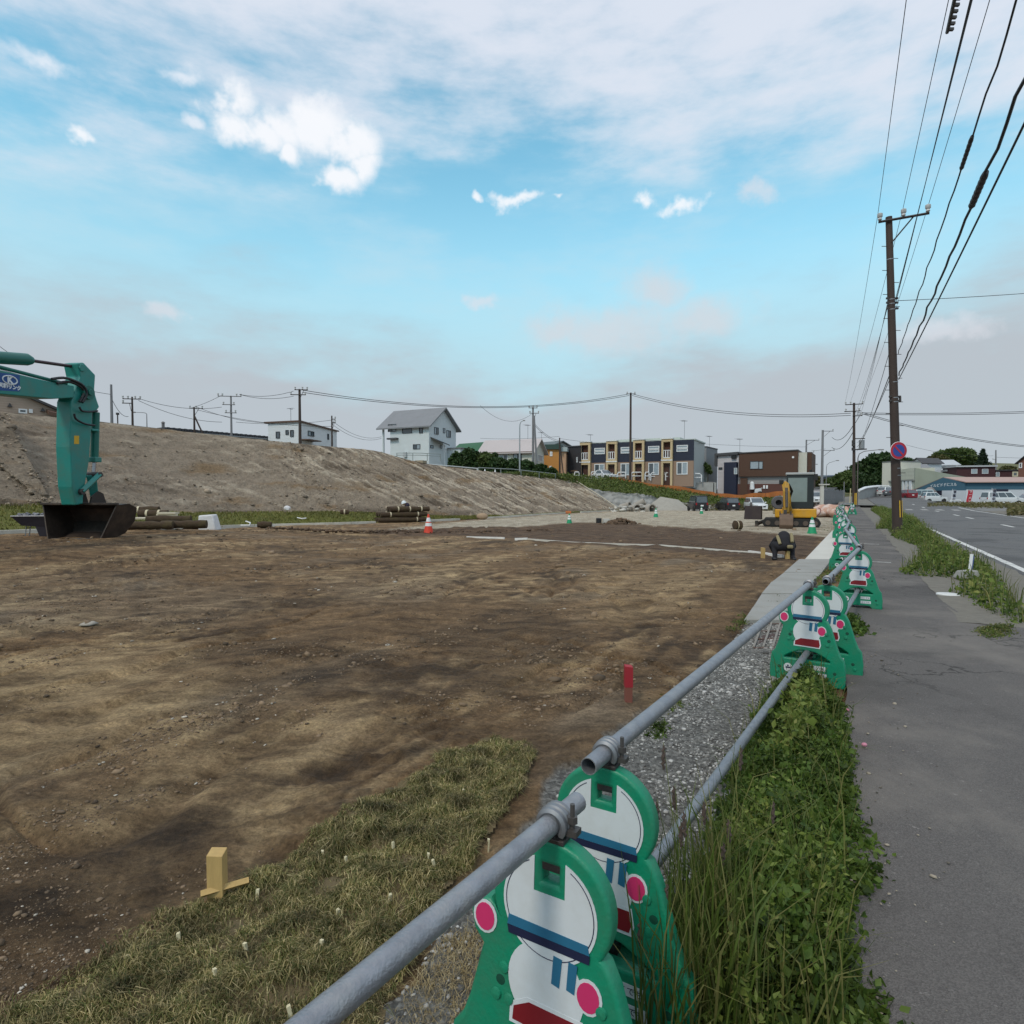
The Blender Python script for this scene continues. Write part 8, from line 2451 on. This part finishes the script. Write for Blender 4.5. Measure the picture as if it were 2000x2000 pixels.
# conifer with tiers of drooping boughs
base = P(1919, 925, 155); s = 155 / F
t = thing('conifer', 'dark tiered conifer standing behind the maroon house', 'tree', base)
m = MB(); H_ = (925 - 878) * s; m.cyl((0, 0, -.5), (0, 0, H_), .28, .04, 8); m.build('trunk', bark, t)
q = []
for k in range(9):
    z = H_ * (.35 + .65 * k / 8.5); rr = (1 - k / 9.5) * 14 * s
    for a in range(7):
        an = a * .9 + k * .5 + random.uniform(-.2, .2); r1 = rr * random.uniform(.6, 1.15); kk = 34
        w = RNG.uniform(.15, 1, kk); q.append(np.stack([math.cos(an) * r1 * w, math.sin(an) * r1 * w, z - .35 * w * r1 * .4 + .25 * w ** 2 * r1 + RNG.normal(0, .12, kk)], 1))
leaves('crown', np.concatenate(q), .75, .28, leaf_mat('conifer_needle', [(.012, .028, .014), (.022, .042, .02), (.03, .05, .025)], transl=.05), parent=t)

# hedge shrubs behind the rail
hs = [(893, 902, 16, 20, 'dark hedge shrub against the pale gable roofed house'), (918, 893, 20, 17, 'rounded leafy shrub below the steep green roof'), (948, 896, 18, 12, 'tall light green shrub at the left end of the cream house'),
      (935, 910, 26, 14, 'low dark hedge shrub under the tall shrubs'), (975, 910, 24, 16, 'dark hedge shrub below the first windows of the cream house'), (1004, 910, 20, 14, 'hedge shrub just behind the pale street lamp'),
      (1026, 911, 18, 12, 'hedge shrub between the street lamp and the hedge poles'), (1055, 916, 14, 9, 'small hedge shrub right of the hedge poles'), (1075, 921, 12, 7, 'low shrub below the orange house')]
for i, (u, v, ru, rv, lab) in enumerate(hs):
    px_tree(lab, 80 - i * .4, [(u, v, ru, rv), (u - ru * .4, v + rv * .5, ru * .8, rv * .7), (u + ru * .45, v + rv * .4, ru * .7, rv * .7)], 2600, .42, (hedge_l, hedge_l, tree_mid)[2 if i == 2 else 0], v + rv + 6, .12, .7, cat='shrub', name='hedge_shrub', group='hedge shrubs behind the guard rail')
px_tree('round topiary shrub with a bare stem by the cream house wall', 82, [(966, 891, 7, 7)], 700, .3, hedge_l, 905, .06, cat='shrub', name='round_shrub')


# weeds along the pavement, dense leafy mass
WE = wpoly([(1290, 2080), (1330, 1780), (1400, 1640), (1440, 1500), (1490, 1390), (1530, 1335), (1600, 1330), (1640, 1390), (1655, 1500), (1660, 1700), (1650, 1850), (1665, 2080)])
wl = leaf_mat('weed_leaf', [(.03, .062, .010), (.065, .115, .018), (.12, .175, .032), (.045, .08, .013), (.10, .14, .028)], transl=.35, nscale=5, nr=(.5, 1.55))
wl2 = leaf_mat('weed_leaf_light', [(.14, .20, .035), (.20, .24, .055), (.10, .15, .026), (.25, .25, .07)], transl=.35)
gl2 = leaf_mat('tall_grass', [(.075, .12, .02), (.12, .16, .032), (.05, .085, .015), (.24, .22, .08), (.10, .12, .03)], transl=.35)


def edge_dist(x, y, poly):
    d = np.full(x.shape, 1e9); n = len(poly)
    for i in range(n):
        x1, y1 = poly[i]; x2, y2 = poly[(i + 1) % n]; dx, dy = x2 - x1, y2 - y1
        w = np.clip(((x - x1) * dx + (y - y1) * dy) / (dx * dx + dy * dy + 1e-9), 0, 1); d = np.minimum(d, np.hypot(x - x1 - w * dx, y - y1 - w * dy))
    return d


def weed_mass(name, poly, n, h, leaf, mats, label, w=.6, seed=600, hf=None, fall=.22):
    """leaves thickest low down, domed towards the middle of the patch, with ragged edges"""
    p = rand_in(poly, n); x, y = p[:, 0], p[:, 1]
    ed = edge_dist(x, y, poly) + .10 * perlin(x / .16, y / .16, seed + 3)
    top = h * np.clip(.65 + 1.5 * fbm(x / .24, y / .24, seed, 4), .08, 1.8) * (.25 + .75 * sstep(0, fall, ed))
    if hf is not None: top = top * hf(x, y)
    k = (fbm(x / .2, y / .2, seed + 7, 3) > RNG.uniform(-1.1, .12, n)) & (ed > 0)
    x, y, top = x[k], y[k], top[k]
    z = np.maximum(ztv(x, y), -.02) + top * RNG.uniform(0, 1, len(x)) ** .6
    pts = np.stack([x + RNG.normal(0, .03, len(x)), y + RNG.normal(0, .03, len(x)), z], 1)
    lf = leaf * RNG.lognormal(0, .3, len(x))
    o = leaves(name, pts, lf, lf * w, mats, droop=(0, 0, .35), spread=.85)
    return tag(o, label, kind='stuff')


weed_mass('weeds', WE, 80000, .25, .023, wl, 'dense leafy green weeds between the gravel and the pavement', .75)
weed_mass('weeds', wpoly([(1340, 2080), (1400, 1760), (1440, 1620), (1560, 1560), (1640, 1700), (1640, 2080)]), 9000, .34, .026, wl2, 'light green mixed weeds among the tall grass by the near barriers', .45, 615)
weed_mass('weeds', wpoly([(1470, 1480), (1520, 1380), (1590, 1360), (1620, 1440), (1600, 1560), (1500, 1600)]), 5200, .36, .042, wl2, 'lighter green leafy shoots rising through the weeds', .55, 620)
# trailing shoots over the pavement edge
weed_mass('weeds', wpoly([(1640, 1560), (1700, 1640), (1730, 1680), (1690, 1760), (1640, 1720)]), 900, .10, .03, wl, 'weed shoots trailing onto the pavement edge', .7, 640)
weed_mass('weeds', wpoly([(1640, 1880), (1720, 1960), (1700, 2040), (1640, 2040)]), 600, .08, .03, wl, 'low weed shoots on the pavement edge at the bottom', .7, 641)
b0 = rand_in(wpoly([(1270, 2080), (1320, 1860), (1400, 1720), (1570, 1680), (1640, 2080)]), 600)
o = blades('tall_grass', np.stack([b0[:, 0], b0[:, 1], np.zeros(len(b0))], 1), .33, .0065, gl2, .75, curl=.7); tag(o, 'tall thin grass standing in the weeds beside the near barriers', kind='stuff')
b0 = rand_in(WE, 550)
o = blades('tall_grass', np.stack([b0[:, 0], b0[:, 1], np.zeros(len(b0))], 1), .34, .006, gl2, .8, curl=.8); tag(o, 'thin light grass blades scattered through the leafy weeds', kind='stuff')
b0 = rand_in(wpoly([(1230, 2080), (1290, 1900), (1330, 1800), (1420, 1760), (1500, 2080)]), 420)
o = blades('tall_grass', np.stack([b0[:, 0], b0[:, 1], np.zeros(len(b0))], 1), .46, .007, gl2, .5, curl=.5); tag(o, 'tallest grass blades in front of the second barrier', kind='stuff')
# flowering grass stalks with dark seed heads
seed_m = mat('seed_head', (.085, .06, .05), .9, var=.3, scale=40)
stalk_m = mat('grass_stalk', (.13, .15, .045), .7)
sp = [(1296, 1450, 1345, 1890), (1283, 1560, 1350, 1920), (1318, 1530, 1362, 1900), (1338, 1580, 1372, 1930), (1376, 1560, 1345, 1880), (1446, 1455, 1420, 1860), (1300, 1720, 1330, 2000), (1412, 1640, 1392, 1890), (1425, 1595, 1400, 1880), (1250, 1790, 1300, 2050), (1330, 1600, 1330, 1940), (1510, 1560, 1470, 1850)]
for i, (u, v, ub, vb) in enumerate(sp):
    gb = G(ub, min(vb, 1990)); gb.z = 0; tp = P(u, v, gb.y - .02 + .04 * (i % 3)); d = tp - gb
    t = thing('grass_stalk', 'tall flowering grass stalk with a dark seed head by the near barriers', 'grass', gb, 0, 'flowering grass stalks by the near barriers')
    mid = d * .55 + Vector((random.uniform(-.015, .015), 0, .03)); m = MB(); m.tube([Vector((0, 0, 0)), mid, d], [.0022, .0016, .0011], 5); m.build('stem', stalk_m, t)
    m = MB(); L_ = .075; dn = Vector((.08 * random.uniform(-1, 1), 0, -1)); n = 9
    m.tube([d + dn * (-.01 + L_ * k / n) * -1 + Vector((.003 * math.sin(k * 2.5), 0, 0)) - Vector((0, 0, L_)) for k in range(n + 1)], [.0016 + .0055 * math.sin(math.pi * min(1, .1 + k / n * .85)) * random.uniform(.7, 1.25) for k in range(n + 1)], 6); m.build('seed_head', seed_m, t)

# weeds in the verge between pavement and road
VG = wpoly([(1722, 1003), (1745, 1010), (1790, 1025), (1850, 1072), (1915, 1100), (1950, 1130), (1972, 1165), (2000, 1195), (2030, 1215), (1985, 1222), (1940, 1203), (1900, 1178), (1855, 1158), (1880, 1150), (1870, 1130), (1800, 1128), (1756, 1122), (1770, 1108), (1800, 1092), (1790, 1070), (1745, 1056), (1735, 1040), (1710, 1040), (1725, 1022), (1700, 1006)])
weed_mass('verge_weeds', VG, 30000, .34, .062, wl, 'leafy green weeds in the strip between pavement and road', .6, 650, lambda x, y: np.clip(.5 + y / 45, .5, 1.0), .5)
weed_mass('verge_weeds', VG, 16000, .38, .07, wl2, 'lighter green weed tops in the roadside strip', .45, 660, lambda x, y: np.clip(.5 + y / 40, .5, 1.1))
p = rand_in(VG, 5000); o = blades('verge_grass', np.stack([p[:, 0], p[:, 1], np.zeros(len(p))], 1), .36, .012, gl2, .5); tag(o, 'long grass in the roadside strip around the near pole', kind='stuff')
weed_mass('verge_weeds', wpoly([(1895, 1240), (1930, 1222), (1975, 1225), (1985, 1240), (1940, 1250)]), 1500, .10, .04, gl2, 'small weed patch on the pavement at the right', .3, 670)
weed_mass('fence_weeds', wpoly([(1640, 1245), (1655, 1195), (1690, 1230), (1692, 1245)]), 1800, .20, .045, wl, 'weed clump at the foot of the barrier past the grating', .6, 680)
weed_mass('fence_weeds', wpoly([(1560, 1160), (1600, 1120), (1640, 1105), (1650, 1130), (1600, 1165)]), 1600, .14, .04, gl2, 'dry yellow green weeds under the fence by the apron', .3, 690)
for k, poly in enumerate(([(1262, 1400), (1310, 1365), (1345, 1375), (1300, 1398)], [(1265, 1430), (1290, 1412), (1300, 1432), (1280, 1445)], [(1500, 1180), (1540, 1150), (1550, 1165), (1520, 1190)], [(1590, 1040), (1650, 1010), (1660, 1018), (1640, 1050)], [(1420, 1230), (1450, 1200), (1462, 1206), (1440, 1236)])):
    weed_mass('fence_weeds', wpoly(poly), 500, .10, .035, (gl2, wl)[k % 2], ('grass tuft beside the red topped stake', 'small tuft in the gravel below the red topped stake', 'sprigs of weed on the old drain covers', 'weeds at the far edge of the apron under the fence', 'tuft at the gravel edge left of the grating')[k], .3, 700 + k)
# scruffy verge across the road
for (u0, v0, u1, v1, n, h, lab, mm) in ((1812, 985, 2010, 992, 2600, .35, 'scruffy weeds along the far kerb below the white rails', leaf_mat('dry_weed', [(.09, .09, .03), (.15, .13, .05)])), (1968, 995, 2060, 1008, 2200, .35, 'olive grass patch across the road at the right edge', leaf_mat('dry_weed', [(.09, .09, .03)])), (1700, 978, 1790, 985, 700, .2, 'low dead weeds along the far kerb by the side street', leaf_mat('dry_weed', [(.09, .09, .03)]))):
    u = RNG.uniform(u0, u1, n); v = RNG.uniform(v0, v1, n); pts = np.array([tuple(G(a, c, lambda x, y: 0)) for a, c in zip(u, v)]); pts[:, 2] += RNG.uniform(0, h, n)
    tag(leaves('far_weeds', pts, .3, .12, mm), lab, kind='stuff')


# ------------------------------------------------------------------ rails, nets, fences, walls round the upper road
def rail_run(name, label, pts, h, r, post_step, m, cat='guard rail', two=False):
    pts = [Vector(p) for p in pts]; t = thing(name, label, cat, pts[0]); o = pts[0]
    b = MB(); b.tube([p - o + Vector((0, 0, h)) for p in pts], r, 6); b.build('rail', m, t)
    if two: b = MB(); b.tube([p - o + Vector((0, 0, h * .5)) for p in pts], r, 6); b.build('rail', m, t)
    L_ = sum((c - a).length for a, c in zip(pts, pts[1:])); n = max(1, round(L_ / post_step)); acc = 0
    for i in range(n + 1):
        dist = L_ * i / n; q = dist
        for a, c in zip(pts, pts[1:]):
            s = (c - a).length
            if q <= s + 1e-6: p = a.lerp(c, min(1, q / s)); break
            q -= s
        k = MB(); k.cyl(p - o + Vector((0, 0, -.4)), p - o + Vector((0, 0, h + .02)), r * 1.1, n=8); k.build('post', m, t)
    return t


rm = mat('rail_white', (.60, .62, .62), .5)
def above(u, v, Y): return P(u, v, Y)
rail_run('guard_rail', 'white pipe guard rail on the crest in front of the gable roofed house', [P(812, 915, 50), P(870, 919, 53), P(932, 924, 56)], .42, .05, 3.2, rm)
rail_run('guard_rail', 'grey green pipe guard rail running down past the street lamp', [P(934, 925, 57), P(1000, 927, 62), P(1085, 935, 70)], .55, .045, 4.0, mat('rail_grey', (.26, .29, .28), .5))
for (u, v, lab) in ((947, 922, 'left small white marker cone under the guard rail'), (967, 923, 'right small white marker cone under the guard rail')):
    b = MB(); b.lathe([(.11, 0), (.03, .3), (.001, .31)], 10); o = b.build('marker_cone', white); o.location = P(u, v, 60); tag(o, lab, 'cone')
fence_t = rail_run('yard_fence', 'low white fence in the yard of the pale gable roofed house', [P(775, 893, 74), P(820, 893, 75), P(860, 895, 77)], .5, .04, 2.0, mat('rail_grey', (.26, .29, .28)), 'fence', True)
# arched white barriers in front of the flats
for i, (u0, u1, v) in enumerate(((1122, 1131, 934), (1155, 1163, 934), (1206, 1222, 935), (1233, 1254, 935), (1260, 1268, 935), (1271, 1293, 936), (1300, 1312, 936), (1314, 1330, 937), (1340, 1370, 938))):
    Y = 94.5 - (u0 - 1120) * .025; a, c = P(u0, v, Y), P(u1, v, Y); d = c - a; h = .95
    t = thing('arched_barrier', ['leftmost white arched barrier by the black house', 'white arched barrier left of the white low car', 'white arched barrier right of the white low car', 'white arched barrier left of the third door of the flats', 'narrow white arched barrier at the third door of the flats',
              'wide white arched barrier below the third window of the flats', 'white arched barrier at the fourth door of the flats', 'white arched barrier below the last window of the flats', 'rightmost wide white arched barrier at the end of the flats'][i], 'barrier', a, 0, 'white arched barriers before the flats')
    q = [Vector((0, 0, -.2)), Vector((0, 0, h * .75)), d * .12 + Vector((0, 0, h)), d * .88 + Vector((0, 0, h)), d + Vector((0, 0, h * .75)), d + Vector((0, 0, -.2))]
    b = MB(); b.tube(q, .09, 6); b.build('hoop', white, t); b = MB(); b.tube([Vector((0, 0, h * .42)), d + Vector((0, 0, h * .42))], .075, 6); b.build('cross_bar', white, t)
# orange safety net sagging along the upper road
net_m = mat('orange_net', (.48, .155, .04), .7, var=.3, scale=3, bump=.4, bscale=20, dirt=(.36, .16, .08), dirt_amt=.6, dscale=1.5)
top_px = [(1190, 931, 82), (1225, 936, 83), (1262, 943, 84), (1330, 951, 85), (1385, 960, 86), (1402, 963, 86), (1440, 966, 86), (1480, 963, 86), (1510, 961, 86), (1546, 957, 86)]
tw = resample([P(*q) for q in top_px], 80); bw = Uw and resample(Uw[8:66], 80)
bw = [Vector((a.x, a.y + .05, min(a.z - .25, c.z + .1))) for a, c in zip(tw, resample([P(*q) for q in ((1190, 938, 82), (1225, 945, 83), (1262, 952, 84), (1330, 962, 85), (1385, 972, 86), (1402, 975, 86), (1440, 977, 86), (1480, 975, 86), (1510, 973, 86), (1546, 972, 86))], 80))]
V = lerp_sheet(tw, bw, 6); V[..., 1] += .12 * np.sin(np.arange(80) * .9)[:, None]; V[:, 0, 2] += .06 * np.sin(np.arange(80) * .55)
nt_ = thing('safety_net', 'orange plastic safety net strung along the upper road', 'net', (0, 0, 0))
n, m_ = V.shape[:2]; idx = np.arange(n * m_).reshape(n, m_)
mesh_np('net', V.reshape(-1, 3), np.stack([idx[:-1, :-1], idx[1:, :-1], idx[1:, 1:], idx[:-1, 1:]], -1).reshape(-1, 4), net_m, True, parent=nt_)
for i in range(0, 80, 11): b = MB(); b.cyl(tw[i] + Vector((0, .05, .12)), bw[i] + Vector((0, .05, -.4)), .025, n=6); b.build('net_post', dark_steel, nt_)
# grey yard fence, small hut and white curved parapet by the road
yf = thing('yard_fence', 'grey panel fence of upright slats by the road behind the sacks', 'fence', P(1608, 984, 74))
o0 = P(1608, 984, 74); e0 = P(1650, 983, 82); d = e0 - o0; grey_f = mat('fence_grey', (.20, .205, .215), .6, .3, var=.25, scale=5)
n = 26
for i in range(n):
    a = d * (i / n); c = d * ((i + .78) / n); h = 1.75 + random.uniform(-.12, .12); b = MB(); b.hexa([a + Vector((0, 0, -.3)), c + Vector((0, 0, -.3)), c + Vector((0, .04, -.3)), a + Vector((0, .04, -.3)), a + Vector((0, 0, h)), c + Vector((0, 0, h)), c + Vector((0, .04, h)), a + Vector((0, .04, h))]); b.build('slat', grey_f, yf)
b = MB(); b.tube([Vector((0, .07, .5)), d + Vector((0, .07, .5))], .04, 4); b.tube([Vector((0, .07, 1.5)), d + Vector((0, .07, 1.5))], .04, 4); b.build('back_rails', dark_steel, yf)['kind'] = 'stuff'
gp = P(1605, 985, 73.5); b = MB(); b.box((0, 0, 1.0), (.36, .3, 2.6)); b.box((.25, 0, 2.36), (1.1, .5, .14)); o = b.build('gate_pillar', pale, bevel=.02); o.location = gp; tag(o, 'pale gate pillar with a flat cap at the end of the grey fence', 'pillar')
hut = Bld('site_hut', 'small pale hut showing above the grey slat fence', P(1609, 985, 84), P(1630, 985, 84), 'hut', 3)
z = hut.f(1620, 954)[1]; hut.box('wall', 0, hut.W, 0, 3, -.5, z, siding('pale_render', (.56, .53, .55))); hut.box('roof', -.1, hut.W + .2, -.2, 3.1, z + .003, z + .12, roof_grey)
hs_ = Bld('store_house', 'small grey white house far behind the yard beside the pale grey pole', P(1582, 975, 120), P(1600, 975, 121), 'house', 5)
z = hs_.f(1590, 956)[1]; hs_.box('wall', 0, hs_.W, 0, 5, -1, z, siding('white_siding', (.66, .68, .70))); hs_.box('roof', -.5, hs_.W + .4, -.5, 5.2, z + .003, z + .5, roof_grey); hs_.winpx('F', 1586, 961, 1592, 967, dark_frame, glass, 1)
cp = [P(1678, 958, 92), P(1690, 953, 98), P(1705, 951, 106), P(1716, 950, 112)]
b = MB(); b.tube([p for p in cp], [.2, .24, .26, .26], 6); tag(b.build('road_parapet', white, smooth=60), 'white curved parapet where the side street climbs', 'parapet')
b = MB(); q = [p + Vector((.1, .5, -.1)) for p in cp]; 
for i in range(len(cp) - 1):
    a, c = cp[i], cp[i + 1]; b.hexa([Vector((a.x, a.y, -1)), Vector((c.x, c.y, -1)), Vector((c.x, c.y + .4, -1)), Vector((a.x, a.y + .4, -1)), a, c, c + Vector((0, .4, 0)), a + Vector((0, .4, 0))])
tag(b.build('parapet_wall', concrete), 'grey wall carrying the curved white parapet', 'wall')
pp = P(1660, 972, 66); b = MB(); b.cyl((0, 0, -.6), (.06, 0, 1.0), .05, n=6); o = b.build('marker_post', mat('cream_post', (.55, .47, .28), .6)); o.location = pp; tag(o, 'thin cream marker post left of the transformer pole', 'post')
pp = P(1648, 984, 72); b = MB(); b.cyl((0, 0, -.5), (0, 0, 2.6), .05, n=6); o = b.build('fence_post', pole_grey); o.location = pp; tag(o, 'tall thin grey post at the right end of the slat fence', 'post')
rail_run('car_park_fence', 'white railing on the low wall right of the curved parapet', [P(1716, 951, 112), P(1736, 951, 112)], .2, .12, 2, white, 'railing')
